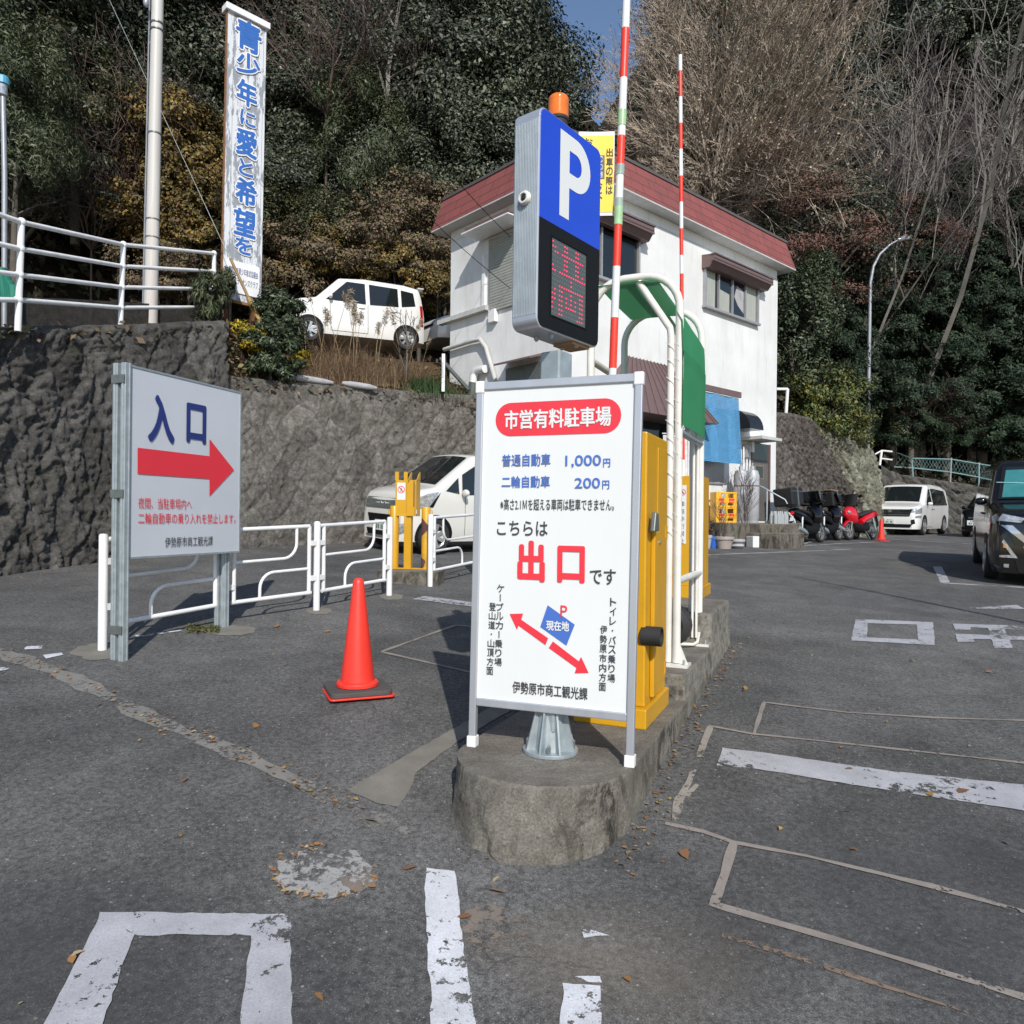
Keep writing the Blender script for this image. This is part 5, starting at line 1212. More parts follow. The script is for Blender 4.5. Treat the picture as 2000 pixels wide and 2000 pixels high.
for k, (px, lb) in enumerate(((1447,'left pale grey gas cylinder against the wall under the black hood'), (1469,'right pale grey gas cylinder standing beside the brown door'))):
    u = fo(px, 960, .42)[0]; g = thing('gas_cylinder', lb, 'gas cylinder', W2(u, -.42, pz_), bd.rotation_euler.z, 'gas cylinders')
    hh = fo(px, 909, .42)[1]-pz_-.1
    MB().lathe([(.15, 0), (.15, .08), (.165, .1), (.165, hh-.14), (.13, hh-.03), (.06, hh), (.05, hh), (.05, hh+.08), (0, hh+.08)], 20).build('body', M['cyl_grey'], g, smooth=40)
    MB().lathe([(.02, hh+.06), (.02, hh+.16), (0, hh+.16)], 10).build('valve', M['chrome'], g); MB().lathe([(.168, hh*.68), (.168, hh*.7)], 20).build('chain', M['rust'], g)
    if k: letters([('容', .04, .95-.0, .06, .10), ('器', .04, .82, .06, .10)], M['sign_white'], g, 'lettering', 0, -.166) if False else None
def crate(px, z, lb):
    u = fo(px, 990, .4)[0]; c = thing('bottle_crate', lb, 'crate', W2(u, -.42, z), .12, 'yellow crates')
    mb = MB(); w, d, h = .48, .36, .34
    for x in (-w/2+.012, w/2-.012): mb.box((x, 0, h/2), (.024, d, h))
    for y in (-d/2+.012, d/2-.012):
        mb.box((0, y, .02), (w-.05, .022, .04)); mb.box((0, y, h-.015), (w-.05, .022, .03)); mb.box((0, y, h/2), (.06, .022, h-.075)); mb.box((0, y, .15), (w-.05, .018, .11))
        for x in (-w/2+.05, w/2-.05): mb.box((x, y, h/2), (.05, .020, h-.08))
    mb.box((0, 0, .012), (w-.05, d-.05, .02)); mb.build('body', M['crate'], c)
    mb = MB()
    for x in (-.12, .12): mb.box((x, -d/2-.001, .17), (.13, .004, .05)); mb.box((x, -d/2-.001, .115), (.13, .004, .02))
    mb.build('red_print', M['red'], c); return c
crate(1411, pz_, 'lower yellow bottle crate of the stack left of the gas cylinders'); crate(1411, pz_+.345, 'upper yellow bottle crate of the stack left of the gas cylinders')
def pot(px, py, r, h, m, lb, name='plant_pot', shape=None, cat='plant pot'):
    p = hit(px, py); o = MB().lathe(shape or [(r*.7, 0), (r*.95, h-.06), (r*1.06, h-.06), (r*1.06, h), (r*.9, h), (r*.85, h-.04), (0, h-.05)], 22, Matrix.Translation(p)).build(name, m, None, smooth=35); return prop(o, lb, cat)
pot(1414,1072,.20,.26, M['beige_pot'], 'beige round plant pot with bare twigs before the yellow crates')
pot(1456,1066,.20,.34, M['grey_pot'], 'tall grey plant pot with a broad rim below the gas cylinders')
pot(1392,1071,.10,.25, M['bright_blue'], 'small blue bucket at the left of the beige plant pot', 'bucket', cat='bucket')
pot(1379,1071,.12,.28, M['cyl_grey'], 'pale grey bucket half hidden behind the white pipe frame', 'bucket', cat='bucket')
pot(1440,1071,.15,.2, M['sack'], 'rough white ornamental pot between the beige and grey pots', shape=[(.09, 0), (.15, .05), (.12, .1), (.17, .15), (.16, .2), (.1, .17), (0, .16)])
p = hit(1477,1070); wb = MB().box(p+Vector((0, .1, .13)), (.27, .25, .25), Matrix.Rotation(.3, 3, 'Z')).box(p+Vector((0, .1, .01)), (.22, .2, .03), Matrix.Rotation(.3, 3, 'Z')).build('storage_box', M['sign_white'], None, bevel=.01); prop(wb, 'small white box on feet beside the concrete step', 'box')
r = random.Random(3)
for k in range(12):
    u = sd3-.62+.1*(k % 6)+r.uniform(-.02, .02); b = thing('plastic_bottle', 'clear plastic bottle in the cluster on the concrete step', 'bottle', W2(u, -.95-.1*(k//6), pz_-.02), 0, 'clear plastic bottles on the step')
    if k == 0: bm0 = MB().lathe([(.045, 0), (.047, .2), (.02, .27), (.014, .30), (0, .30)], 10).build('body', M['pet'], b, smooth=50)
    else: c = bm0.copy(); COL.objects.link(c); c.parent = b
nb = thing('promotional_flag', 'slim white banner flag on a pole in front of the shop awning', 'banner', W2(fu(1250,800)[0], -1.0, gq))
zt = at(1258,766, (NC + FR.d*fu(1250,800)[0] - FR.n*-1.0).y).z - gq
MB().tube([(.18, 0, 0), (.18, 0, 2.3)], .014, 8).build('pole', M['white_paint'], nb); MB().tube([(.2, 0, 2.28), (-.35, 0, 2.28)], .010, 6).build('crossbar', M['white_paint'], nb)
mb = MB()
for k in range(8): mb.quad((-.33, .03*math.sin(k), 2.25-.2*k), (.16, .02*math.sin(k+1), 2.25-.2*k), (.16, .02*math.sin(k+2), 2.05-.2*k), (-.33, .03*math.sin(k+1), 2.05-.2*k))
mb.build('cloth', pm('flag_cloth', (.62, .58, .56), .8, var=.2, scale=8), nb)

# street lamp, chain link fence, odd pipes on the right bank
sl = thing('street_lamp', 'tall grey street lamp with a curved arm on the bank before the dark conifers', 'street lamp', at(1695,868,27))
b = sl.location.copy(); pts = [(1695,880),(1697,700),(1700,551),(1706,520),(1718,497),(1738,478),(1760,466)]
MB().tube([at(*p, 27)-b for p in pts], [.075, .068, .058, .052, .048, .042, .04], 12).build('pole', M['lamp_grey'], sl, smooth=50)
q0_, q1_ = at(1753,469,27)-b, at(1779,465,27)-b; MB().tube([q0_, q0_.lerp(q1_, .4)+Vector((0, 0, .03)), q1_], [.07, .10, .05], 10).build('lamp_head', M['lamp_clear'], sl, smooth=60)
cf = thing('chain_link_fence', 'bent turquoise chain link fence on top of the boulder wall', 'fence', at(1745,925,31.2))
b = cf.location.copy(); tpx = [(1752,884),(1780,895),(1858,897),(1912,906),(1990,918)]; bpx = [(1746,912),(1784,914),(1856,922),(1912,932),(1990,948)]
tt = [at(*p, 31.2)-b for p in tpx]; bb = [at(*p, 31.2)-b for p in bpx]
mb = MB().tube(tt, .025, 6).tube(bb, .025, 6); mb.build('rail', M['teal_fence'], cf)
for i in (1, 2, 3): MB().tube([bb[i]+Vector((0, 0, -.5)), tt[i]+Vector((0, 0, .06))], .035, 8).build('post', M['lamp_grey'] if i == 2 else M['teal_fence'], cf)
mb = MB()
for i in range(4):
    n = int((tt[i+1]-tt[i]).length/.14)
    for k in range(n):
        for s_ in (0, 1):
            f0, f1 = k/n, min(1, (k+2)/n)
            if s_: f0, f1 = f1, f0
            mb.tube([tt[i].lerp(tt[i+1], f0), bb[i].lerp(bb[i+1], f1)], .004, 3, False)
mb.build('mesh_wire', M['teal_fence'], cf)
for pa, pb_, y, lb in (((1532,840),(1538,760),20.8,'thin white pipe standing on the rock face edge by the building'), ((1657,850),(1665,824),25,'leaning white stake on the bank below the lime bush'), ((1718,899),(1722,880),29,'short white pipe frame beside the chain link fence')):
    a, c = at(*pa, y), at(*pb_, y); mb = MB().tube([a-Vector((0, 0, .2)), c], .05, 8)
    if y == 20.8: mb.tube([c, at(1516,760,20.6)], .04, 6)
    if y == 29: mb.tube([c, at(1742,882,29.3)], .035, 6).tube([at(1718,895,29), at(1742,898,29.3)], .03, 6).tube([c, at(1704,890,28.6)], .03, 6)
    prop(mb.build('white_pipe', M['white_paint'], None, smooth=50), lb, 'pipe')
# overhead cable crossing the site (its shadow falls on the road at the right)
sdir = sd/sd.z
def shade_up(px, py, z): q = hit(px, py); return q + sdir*(z-q.z)
oc = MB().tube([shade_up(1560,1128,6.6), shade_up(1700,1155,6.4), shade_up(2000,1216,6.2), shade_up(2250,1270,6.2)], [.02, .035, .045, .045], 6).build('overhead_cable', M['black'], None); prop(oc, 'black overhead cable whose thin shadow crosses the road at the right', 'cable')

# ================================================================== VEHICLES
class Body:
    def __init__(s, L, Wd, top, belt, th=.14, zb=.2, r=.09, nose=.35, k=.22, tailk=.12, tail=.3):
        s.L, s.W, s.belt, s.th, s.zb, s.r = L, Wd, belt, th, zb, r
        xs = np.linspace(-L/2, L/2, 400); t = np.array(sorted(top)); z = np.interp(xs, t[:, 0], t[:, 1])
        kern = np.ones(9)/9; zp = np.concatenate([[z[0]]*4, z, [z[-1]]*4]); z2 = np.convolve(zp, kern, 'valid'); s.xs, s.z = xs, z2
        s.H = z2.max(); s.nose, s.k, s.tail, s.tailk = nose, k, tail, tailk
    def zt(s, x): return float(np.interp(x, s.xs, s.z))
    def w(s, x):
        h = s.W/2; a = x - (s.L/2 - s.nose); b = -x - (s.L/2 - s.tail)
        if a > 0: return h*(1 - s.k*(a/s.nose)**2.2)
        if b > 0: return h*(1 - s.tailk*(b/s.tail)**2.2)
        return h
    def yh(s, x, z):
        y = s.w(x); zt = s.zt(x)
        if z < .42: y *= 1 - .05*((.42-z)/.25)**2
        y *= 1 - .012*((z-.65)/.4)**2 if z < s.belt else 1
        if z > s.belt: y -= s.th*(z-s.belt)/max(.1, s.H-s.belt)
        r = s.r
        if z > zt-r: y -= r - math.sqrt(max(0, r*r - (z-(zt-r))**2))
        return max(.02, y)
    def xf(s, y, z, sgn=1):
        x = sgn*s.L/2
        for _ in range(200):
            if s.zt(x) >= z and s.yh(x, min(z, s.zt(x)-.02)) >= abs(y): break
            x -= sgn*.012
        return x
    def mesh(s, m, parent):
        mb = MB(); st = np.unique(np.concatenate([np.linspace(-s.L/2, s.L/2, 70), np.linspace(s.L/2-.22, s.L/2, 28), np.linspace(-s.L/2, -s.L/2+.15, 14)]).round(4)); rings = []
        for x in st:
            zt = s.zt(x); zs = list(np.linspace(s.zb, zt-s.r, 11)) + [zt-s.r+s.r*math.sin(a) for a in (math.pi/8, math.pi/4, 3*math.pi/8, math.pi/2*.97)]
            left = [(x, s.yh(x, z), z) for z in zs]; ye = left[-1][1]
            cap = [(x, ye*f, zt + .025*(1-f*f)) for f in (.66, .33, 0, -.33, -.66)]
            rings.append(left + cap + [(x, -y, z) for x, y, z in left[::-1]])
        m_ = len(rings[0]); V = [p for R in rings for p in R]; Fs = []
        for i in range(len(rings)-1):
            for k in range(m_): Fs.append((i*m_+k, i*m_+(k+1) % m_, (i+1)*m_+(k+1) % m_, (i+1)*m_+k))
        Fs += [tuple(range(m_)), tuple((len(rings)-1)*m_+k for k in range(m_))[::-1]]
        return mb.add(V, Fs).build('body', m, parent, smooth=38)
    def flat(s, poly, f, name, m, parent, cuts=3):
        bm = bmesh.new(); vs = [bm.verts.new((a, b, 0)) for a, b in poly]; bm.faces.new(vs)
        bmesh.ops.triangulate(bm, faces=bm.faces[:]); 
        for _ in range(cuts): bmesh.ops.subdivide_edges(bm, edges=bm.edges[:], cuts=1, use_grid_fill=True)
        for v in bm.verts: v.co = f(v.co.x, v.co.y)
        me = bpy.data.meshes.new(name); bm.to_mesh(me); bm.free(); me.materials.append(m); me.polygons.foreach_set('use_smooth', [True]*len(me.polygons))
        o = bpy.data.objects.new(name, me); COL.objects.link(o); o.parent = parent; return o
    def side(s, poly, sd_, m, parent, name, off=.006, cuts=2): return s.flat(poly, lambda x, z: Vector((x, sd_*(s.yh(x, z)+off), z)), name, m, parent, cuts)
    def front(s, poly, m, parent, name, off=.014, sgn=1, cuts=3): return s.flat(poly, lambda y, z: Vector((s.xf(y, z, sgn)+sgn*off, y, z)), name, m, parent, cuts)
    def slope(s, x0, x1, inset, m, parent, name, off=.012, n=8, yi=None):
        mb = MB(); G = []
        for i in range(n+1):
            x = x0+(x1-x0)*i/n; zt = s.zt(x); ye = s.yh(x, zt-s.r*.25) - inset; d = (s.zt(x+.02)-s.zt(x-.02))/.04; nl = math.hypot(d, 1)
            G.append([(x - off*d/nl, ye*f, zt + .025*(1-f*f) + off/nl + .002) for f in np.linspace(-1, 1, 9)])
        V = [p for R in G for p in R]; mb.add(V, [(i*9+k, i*9+k+1, (i+1)*9+k+1, (i+1)*9+k) for i in range(n) for k in range(8)])
        return mb.build(name, m, parent, smooth=60)
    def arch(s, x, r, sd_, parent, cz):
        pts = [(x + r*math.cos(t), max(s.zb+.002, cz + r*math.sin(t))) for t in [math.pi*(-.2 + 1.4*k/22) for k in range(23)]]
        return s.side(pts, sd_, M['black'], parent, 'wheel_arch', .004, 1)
def wheel(parent, x, y, r, sd_, wd=.18, rimm='rim', spokes=7, name='wheel'):
    Rm = Matrix.Translation((x, y, r)) @ Matrix.Rotation(math.pi/2*(-sd_), 4, 'X')       # lathe axis points outwards
    o = MB().lathe([(r*.62, -wd/2), (r*.93, -wd/2), (r, -wd/2+.03), (r, wd/2-.03), (r*.94, wd/2-.004), (r*.70, wd/2), (r*.64, wd/2-.012), (r*.62, wd/2-.05)], 32, Rm).build(name, M['rubber'], parent, smooth=40)
    mb = MB().lathe([(r*.70, wd/2-.006), (r*.66, wd/2+.004), (r*.62, wd/2-.006), (r*.60, wd/2-.05)], 32, Rm, False).lathe([(r*.14, wd/2-.03), (r*.13, wd/2-.002), (0, wd/2)], 14, Rm)
    for k in range(spokes):
        R = Rm @ Matrix.Rotation(2*math.pi*k/spokes, 4, 'Z')
        mb.prism([R @ Vector(p) for p in ((.02, -.022, wd/2-.02), (r*.64, -.030, wd/2-.012), (r*.64, .030, wd/2-.012), (.02, .022, wd/2-.02))], (R.to_3x3() @ Vector((0, 0, .014))))
    mb.build('rim', M[rimm], o, smooth=35)
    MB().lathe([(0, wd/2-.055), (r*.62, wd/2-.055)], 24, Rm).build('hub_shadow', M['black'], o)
    return o
def mirror(b, parent, x, z, m):
    for sd_ in (1, -1):
        y = sd_*(b.yh(x, z)+.10); MB().sphere((x, y, z), (.045, .085, .06), 12, 8).build('mirror', m, parent, smooth=80)
def seams(b, parent, lines, sd_):
    mb = MB()
    for l in lines:
        for (xa, za), (xb, zb_) in zip(l, l[1:]):
            n = 5
            for k in range(n):
                p = [(xa+(xb-xa)*f, za+(zb_-za)*f) for f in (k/n, (k+1)/n)]
                dx, dz = xb-xa, zb_-za; q = math.hypot(dx, dz); ox, oz = -dz/q*.005, dx/q*.005
                mb.quad(*[Vector((x, sd_*(b.yh(x, z)+.003), z)) for x, z in ((p[0][0]-ox, p[0][1]-oz), (p[1][0]-ox, p[1][1]-oz), (p[1][0]+ox, p[1][1]+oz), (p[0][0]+ox, p[0][1]+oz))])
    mb.build('panel_gap', M['seam'], parent)
def handles(b, parent, xs_, z, sd_, m):
    for x in xs_: MB().sphere((x, sd_*(b.yh(x, z)+.014), z), (.085, .02, .018), 10, 6).build('door_handle', m, parent, smooth=80)
def plate(b, parent, z, sgn=1, y=0):
    x = b.xf(y, z, sgn)+sgn*.02; p = MB().box((x, y, z), (.012, .33, .165)).build('licence_plate', M['plate'], parent)
    mb = MB()
    for k, (yy0, w, zz0, h) in enumerate(((-.06, .03, .045, .03), (.0, .03, .045, .03), (.06, .02, .045, .03), (-.10, .035, -.025, .07), (-.045, .03, -.025, .07), (.035, .03, -.025, .07), (.085, .035, -.025, .07))): mb.box((x+sgn*.007, y+yy0*sgn, z+zz0), (.002, w, h))
    mb.build('plate_digits', M['plate_ink'], p)
def hand(px): return px
def place(fwd, label, name, cat, pos, pitch=0, rollz=0):
    t = thing(name, label, cat, pos); yaw = math.atan2(fwd[1], fwd[0]); t.rotation_euler = (rollz, -pitch, yaw); return t
def ground_tilt(x, y, fwd):
    e = .8; a = gz(x+fwd[0]*e, y+fwd[1]*e); b = gz(x-fwd[0]*e, y-fwd[1]*e); pit = math.atan2(a-b, 2*e)
    l = (-fwd[1], fwd[0]); a = gz(x+l[0]*.6, y+l[1]*.6); b = gz(x-l[0]*.6, y-l[1]*.6); return pit, math.atan2(a-b, 1.2)

# ---- white hatchback by the wall ------------------------------------------------------------------------
fw_ = (-.755, -.656); cx, cy = -.80, 12.75; pit, rr = ground_tilt(cx, cy, fw_)
c = place(fw_, 'white small hatchback parked nose out in front of the diamond stone wall', 'parked_car', 'car', (cx, cy, gz(cx, cy)), pit, rr)
b = Body(3.40, 1.48, [(-1.70, 1.0), (-1.68, 1.25), (-1.56, 1.56), (-1.1, 1.61), (-.4, 1.63), (.38, 1.59), (1.14, 1.06), (1.45, 1.0), (1.60, .94), (1.67, .87), (1.70, .68)], .92, .13, .2, .10, .42, .26)
b.mesh(M['car_silverwhite'], c)
b.slope(.44, 1.10, .10, M['glass'], c, 'windscreen')
for sd_ in (1, -1):
    b.side([(1.0, 1.0), (.74, .96), (.74, 1.22)], sd_, M['glass'], c, 'quarter_window'); b.side([(.68, .95), (-.38, .95), (-.38, 1.48), (.28, 1.48), (.66, 1.27)], sd_, M['glass'], c, 'side_window'); b.side([(-.45, .94), (-1.25, .98), (-1.15, 1.46), (-.45, 1.48)], sd_, M['glass'], c, 'side_window')
    b.side([(1.26, .74), (1.64, .70), (1.60, .84), (1.34, .95), (1.14, .98)], sd_, M['lamp_clear'], c, 'headlight'); b.side([(1.18, .90), (1.32, .74), (1.24, .74), (1.10, .98)], sd_, M['black'], c, 'lamp_surround', .009)
    b.side([(-1.60, .95), (-1.45, .95), (-1.40, 1.30), (-1.52, 1.32)], sd_, M['lamp_red'], c, 'tail_lamp')
    seams(b, c, [[(.62, .92), (.60, .30)], [(-.40, .92), (-.40, .28), (.60, .28)], [(-1.0, .40), (-1.2, .9)]], sd_); handles(b, c, (-.22, -1.05), .86, sd_, M['car_silverwhite'])
    for x in (1.18, -1.24): b.arch(x, .335, sd_, c, .29); wheel(c, x, sd_*(b.w(x)-.075), .288, sd_, .165)
mirror(b, c, .68, .98, M['car_silverwhite'])
b.front([(-.48, .70), (.48, .70), (.52, .80), (.50, .86), (-.50, .86), (-.52, .80)], M['galv_dark'], c, 'grille'); b.front([(-.44, .775), (.44, .775), (.44, .79), (-.44, .79)], M['chrome'], c, 'grille_bar', .016)
for y in (-.06, .06): MB().sphere((b.xf(y, .78)+.02, y, .783), (.012, .022, .022)).build('emblem_stud', M['chrome'], c)
b.front([(-.36, .47), (.36, .47), (.42, .60), (-.42, .60)], M['black'], c, 'lower_grille'); b.front([(-.40, .26), (.40, .26), (.44, .36), (-.44, .36)], M['black'], c, 'air_intake')
for s_ in (1, -1): b.front([(s_*.50, .30), (s_*.62, .34), (s_*.64, .50), (s_*.52, .46)], M['lamp_clear'], c, 'fog_lamp')
b.front([(-.58, .235), (.58, .235), (.60, .26), (-.60, .26)], M['chrome'], c, 'chrome_strip'); plate(b, c, .42, 1, .0)

# ---- small white wagon up on the bank road ---------------------------------------------------------------------
wp = at(685, 686, 18.3); fw_ = (-.90, -.436)
c = place(fw_, 'small boxy white wagon on the upper road behind the pampas grass', 'parked_car', 'car', wp, math.radians(-1.0))
b = Body(3.40, 1.48, [(-1.70, .8), (-1.68, 1.2), (-1.60, 1.58), (-1.2, 1.64), (-.2, 1.66), (.42, 1.60), (.98, 1.06), (1.35, .99), (1.58, .92), (1.68, .84), (1.70, .66)], .98, .13, .21, .09, .36, .2)
b.mesh(M['car_white'], c); b.slope(.50, .95, .09, M['glass'], c, 'windscreen')
for sd_ in (1, -1):
    b.side([(.76, 1.02), (-.20, 1.0), (-.20, 1.52), (.24, 1.52)], sd_, M['glass'], c, 'side_window'); b.side([(-.30, 1.0), (-1.02, 1.03), (-1.02, 1.50), (-.30, 1.52)], sd_, M['glass'], c, 'side_window'); b.side([(-1.10, 1.04), (-1.46, 1.1), (-1.42, 1.44), (-1.10, 1.48)], sd_, M['glass'], c, 'side_window')
    b.side([(1.36, .62), (1.64, .62), (1.60, .84), (1.36, .92)], sd_, M['lamp_clear'], c, 'headlight'); b.side([(-1.68, .62), (-1.60, .62), (-1.58, 1.14), (-1.66, 1.14)], sd_, M['lamp_red'], c, 'tail_lamp')
    seams(b, c, [[(.66, .98), (.64, .30)], [(-.25, .98), (-.25, .30), (.64, .30)], [(-1.06, .98), (-1.06, .55)]], sd_); handles(b, c, (-.10, -.90), .90, sd_, M['car_white'])
    for x in (1.14, -1.22): b.arch(x, .335, sd_, c, .28); wheel(c, x, sd_*(b.w(x)-.07), .275, sd_, .16, 'rim')
mirror(b, c, .66, 1.08, M['car_white']); b.front([(-.5, .62), (.5, .62), (.5, .84), (-.5, .84)], M['black'], c, 'grille'); b.front([(-.5, .3), (.5, .3), (.52, .42), (-.52, .42)], M['black'], c, 'air_intake'); plate(b, c, .5)
MB().box((-1.66, 0, 1.62), (.16, 1.1, .03)).build('roof_spoiler', M['car_white'], c, bevel=.01)

# ---- white saloon behind it --------------------------------------------------------------------------------
sp_ = at(962, 704, 20.9); fw_ = (-.80, -.60)
c = place(fw_, 'low white saloon mostly hidden behind the wagon and the white building', 'parked_car', 'car', sp_)
b = Body(4.4, 1.72, [(-2.2, .7), (-2.1, .98), (-1.5, 1.05), (-.8, 1.42), (0, 1.47), (.5, 1.40), (1.1, 1.0), (1.8, .86), (2.1, .74), (2.2, .6)], .92, .16, .2, .1, .45, .25)
b.mesh(M['car_white'], c); b.slope(.52, 1.05, .1, M['glass'], c, 'windscreen')
for sd_ in (1, -1):
    b.side([(.85, .96), (-.05, .95), (-.05, 1.36), (.4, 1.33)], sd_, M['glass'], c, 'side_window'); b.side([(-.12, .95), (-1.1, .98), (-.75, 1.30), (-.12, 1.36)], sd_, M['glass'], c, 'side_window')
    b.side([(1.5, .66), (2.08, .62), (2.05, .72), (1.7, .84), (1.45, .84)], sd_, M['lamp_clear'], c, 'headlight')
    for x in (1.35, -1.35): b.arch(x, .37, sd_, c, .31); wheel(c, x, sd_*(b.w(x)-.08), .31, sd_, .19)
mirror(b, c, .85, .98, M['car_white']); b.front([(-.4, .55), (.4, .55), (.45, .7), (-.45, .7)], M['black'], c, 'grille')

# ---- dark car in the shade behind the railing ----------------------------------------------------------------
sp_ = at(222, 640, 23); fw_ = (-.6, -.8)
c = place(fw_, 'dark car in deep shade behind the white pipe railing at left', 'parked_car', 'car', sp_)
b = Body(3.9, 1.66, [(-1.95, .8), (-1.9, 1.2), (-1.6, 1.42), (0, 1.48), (.4, 1.42), (1.1, .98), (1.7, .86), (1.95, .65)], .92, .15, .2, .1, .4, .22)
b.mesh(M['car_black'], c); b.slope(.48, 1.05, .1, M['glass'], c, 'windscreen')
for sd_ in (1, -1):
    b.side([(.8, .96), (-.1, .95), (-.1, 1.36), (.35, 1.34)], sd_, M['glass'], c, 'side_window'); b.side([(1.4, .66), (1.85, .64), (1.8, .76), (1.45, .84)], sd_, M['lamp_clear'], c, 'headlight')
    for x in (1.2, -1.2): b.arch(x, .36, sd_, c, .3); wheel(c, x, sd_*(b.w(x)-.08), .30, sd_)

# ---- white minivan ---------------------------------------------------------------------------------------------
fw_ = (-.675, -.738); ax_, ay_ = 14.35, 25.9; lf = (-fw_[1], fw_[0])
cx, cy = ax_ - fw_[0]*2.42 - lf[0]*.92, ay_ - fw_[1]*2.42 - lf[1]*.92; pit, rr = ground_tilt(cx, cy, fw_)
c = place(fw_, 'large white minivan parked before the boulder wall beside the red scooter', 'parked_minivan', 'minivan', (cx, cy, gz(cx, cy)), pit, rr)
b = Body(4.85, 1.84, [(-2.42, .9), (-2.40, 1.3), (-2.25, 1.78), (-1.6, 1.88), (-.3, 1.91), (.55, 1.86), (1.62, 1.16), (2.1, 1.06), (2.30, 1.01), (2.39, .95), (2.42, .7)], 1.08, .17, .22, .12, .45, .18)
b.mesh(M['car_white'], c); b.slope(.68, 1.55, .11, M['glass'], c, 'windscreen')
for sd_ in (1, -1):
    b.side([(1.26, 1.10), (.42, 1.10), (.42, 1.70), (.62, 1.70)], sd_, M['glass'], c, 'side_window'); b.side([(.28, 1.10), (-1.95, 1.13), (-1.82, 1.68), (-.2, 1.74), (.28, 1.72)], sd_, M['glass'], c, 'side_window')
    b.side([(1.90, .80), (2.36, .76), (2.28, .92), (1.95, 1.0), (1.85, .98)], sd_, M['lamp_clear'], c, 'headlight'); b.side([(1.95, .62), (2.36, .62), (2.33, .70), (1.95, .72)], sd_, M['lamp_clear'], c, 'lower_lamp')
    seams(b, c, [[(1.2, 1.06), (1.2, .35)], [(.34, 1.08), (.34, .3), (1.2, .3)], [(-1.1, 1.08), (-1.1, .5)]], sd_); handles(b, c, (.46, .20), .96, sd_, M['chrome'])
    for x in (1.48, -1.48): b.arch(x, .395, sd_, c, .35); wheel(c, x, sd_*(b.w(x)-.09), .345, sd_, .2)
mirror(b, c, 1.12, 1.15, M['car_white']); b.front([(-.66, .68), (.66, .68), (.72, .93), (-.72, .93)], M['glass'], c, 'grille')
for z in (.90, .81, .72): b.front([(-.66, z), (.66, z), (.66, z+.02), (-.66, z+.02)], M['chrome'], c, 'grille_bar', .018)
MB().lathe([(.05, 0), (.065, .01), (.04, .012)], 18, Matrix.Translation((b.xf(0, .85)+.02, 0, .86)) @ Matrix.Rotation(math.pi/2, 4, 'Y')).build('emblem', M['chrome'], c)
b.front([(-.68, .28), (.68, .28), (.74, .40), (-.74, .40)], M['black'], c, 'air_intake'); plate(b, c, .50)
for s_ in (1, -1): b.front([(s_*.62, .80), (s_*.86, .82), (s_*.84, .97), (s_*.66, .95)], M['lamp_clear'], c, 'headlight', .014)
for s_ in (1, -1): b.front([(s_*.72, .38), (s_*.82, .42), (s_*.80, .58), (s_*.70, .55)], M['black'], c, 'fog_lamp')

# ---- black hatchback beside the minivan -----------------------------------------------------------------------
c2x, c2y = cx + 2.15, cy - 2.1; pit, rr = ground_tilt(c2x, c2y, fw_)
c = place(fw_, 'black hatchback tucked between the white minivan and the black van', 'parked_car', 'car', (c2x, c2y, gz(c2x, c2y)), pit, rr)
b = Body(4.2, 1.74, [(-2.1, .8), (-2.0, 1.25), (-1.6, 1.45), (-.3, 1.53), (.4, 1.46), (1.15, 1.02), (1.8, .92), (2.05, .76), (2.1, .6)], .95, .16, .2, .1, .45, .22)
b.mesh(M['car_black'], c); b.slope(.48, 1.1, .1, M['glass'], c, 'windscreen')
for sd_ in (1, -1):
    b.side([(.85, .99), (-.1, .98), (-.1, 1.40), (.38, 1.38)], sd_, M['glass'], c, 'side_window'); b.side([(1.5, .70), (2.02, .66), (2.0, .76), (1.6, .86)], sd_, M['lamp_clear'], c, 'headlight')
    for x in (1.3, -1.3): b.arch(x, .37, sd_, c, .31); wheel(c, x, sd_*(b.w(x)-.08), .31, sd_, .19)
mirror(b, c, .9, 1.02, M['car_black']); b.front([(-.5, .45), (.5, .45), (.55, .62), (-.55, .62)], M['black'], c, 'grille'); b.front([(-.6, .66), (.6, .66), (.6, .68), (-.6, .68)], M['chrome'], c, 'grille_bar'); plate(b, c, .50, 1, -.45)

# ---- black van on the right ------------------------------------------------------------------------------------
fw_ = (-.49, -.872); rt_ = (fw_[1], -fw_[0]); Fx, Fy = 6.86, 10.55
cx, cy = Fx - fw_[0]*2.34 - rt_[0]*.86, Fy - fw_[1]*2.34 - rt_[1]*.86; pit, rr = ground_tilt(cx, cy, fw_)
c = place(fw_, 'shiny black van at the right edge with a teal sunshade behind its windscreen', 'parked_van', 'van', (cx, cy, gz(cx, cy)), pit, rr)
b = Body(4.69, 1.70, [(-2.34, .9), (-2.32, 1.35), (-2.2, 1.76), (-1.6, 1.84), (0, 1.87), (.75, 1.82), (1.50, 1.18), (2.02, 1.08), (2.24, 1.02), (2.32, .95), (2.345, .7)], 1.08, .13, .18, .13, .40, .13)
b.mesh(M['car_black'], c); b.slope(.86, 1.46, .06, M['black'], c, 'screen_border', .010); b.slope(.90, 1.43, .11, M['teal_shade'], c, 'windscreen', .016)
b.slope(.885, .93, .11, M['glass'], c, 'tint_band', .019)
for (x0, y0), (x1, y1) in (((1.40, .70), (.98, .05)), ((1.22, .74), (1.20, -.74))):
    MB().tube([(x0+(x1-x0)*k/8, y0+(y1-y0)*k/8, b.zt(x0+(x1-x0)*k/8)+.047) for k in range(9)], .006, 5).build('shade_crease', pm('crease', (.35, .6, .58), .3), c)
MB().box((1.10, .02, 1.60), (.06, .26, .13), Matrix.Rotation(-.7, 3, 'Y')).build('camera_pod', M['black'], c, bevel=.03)
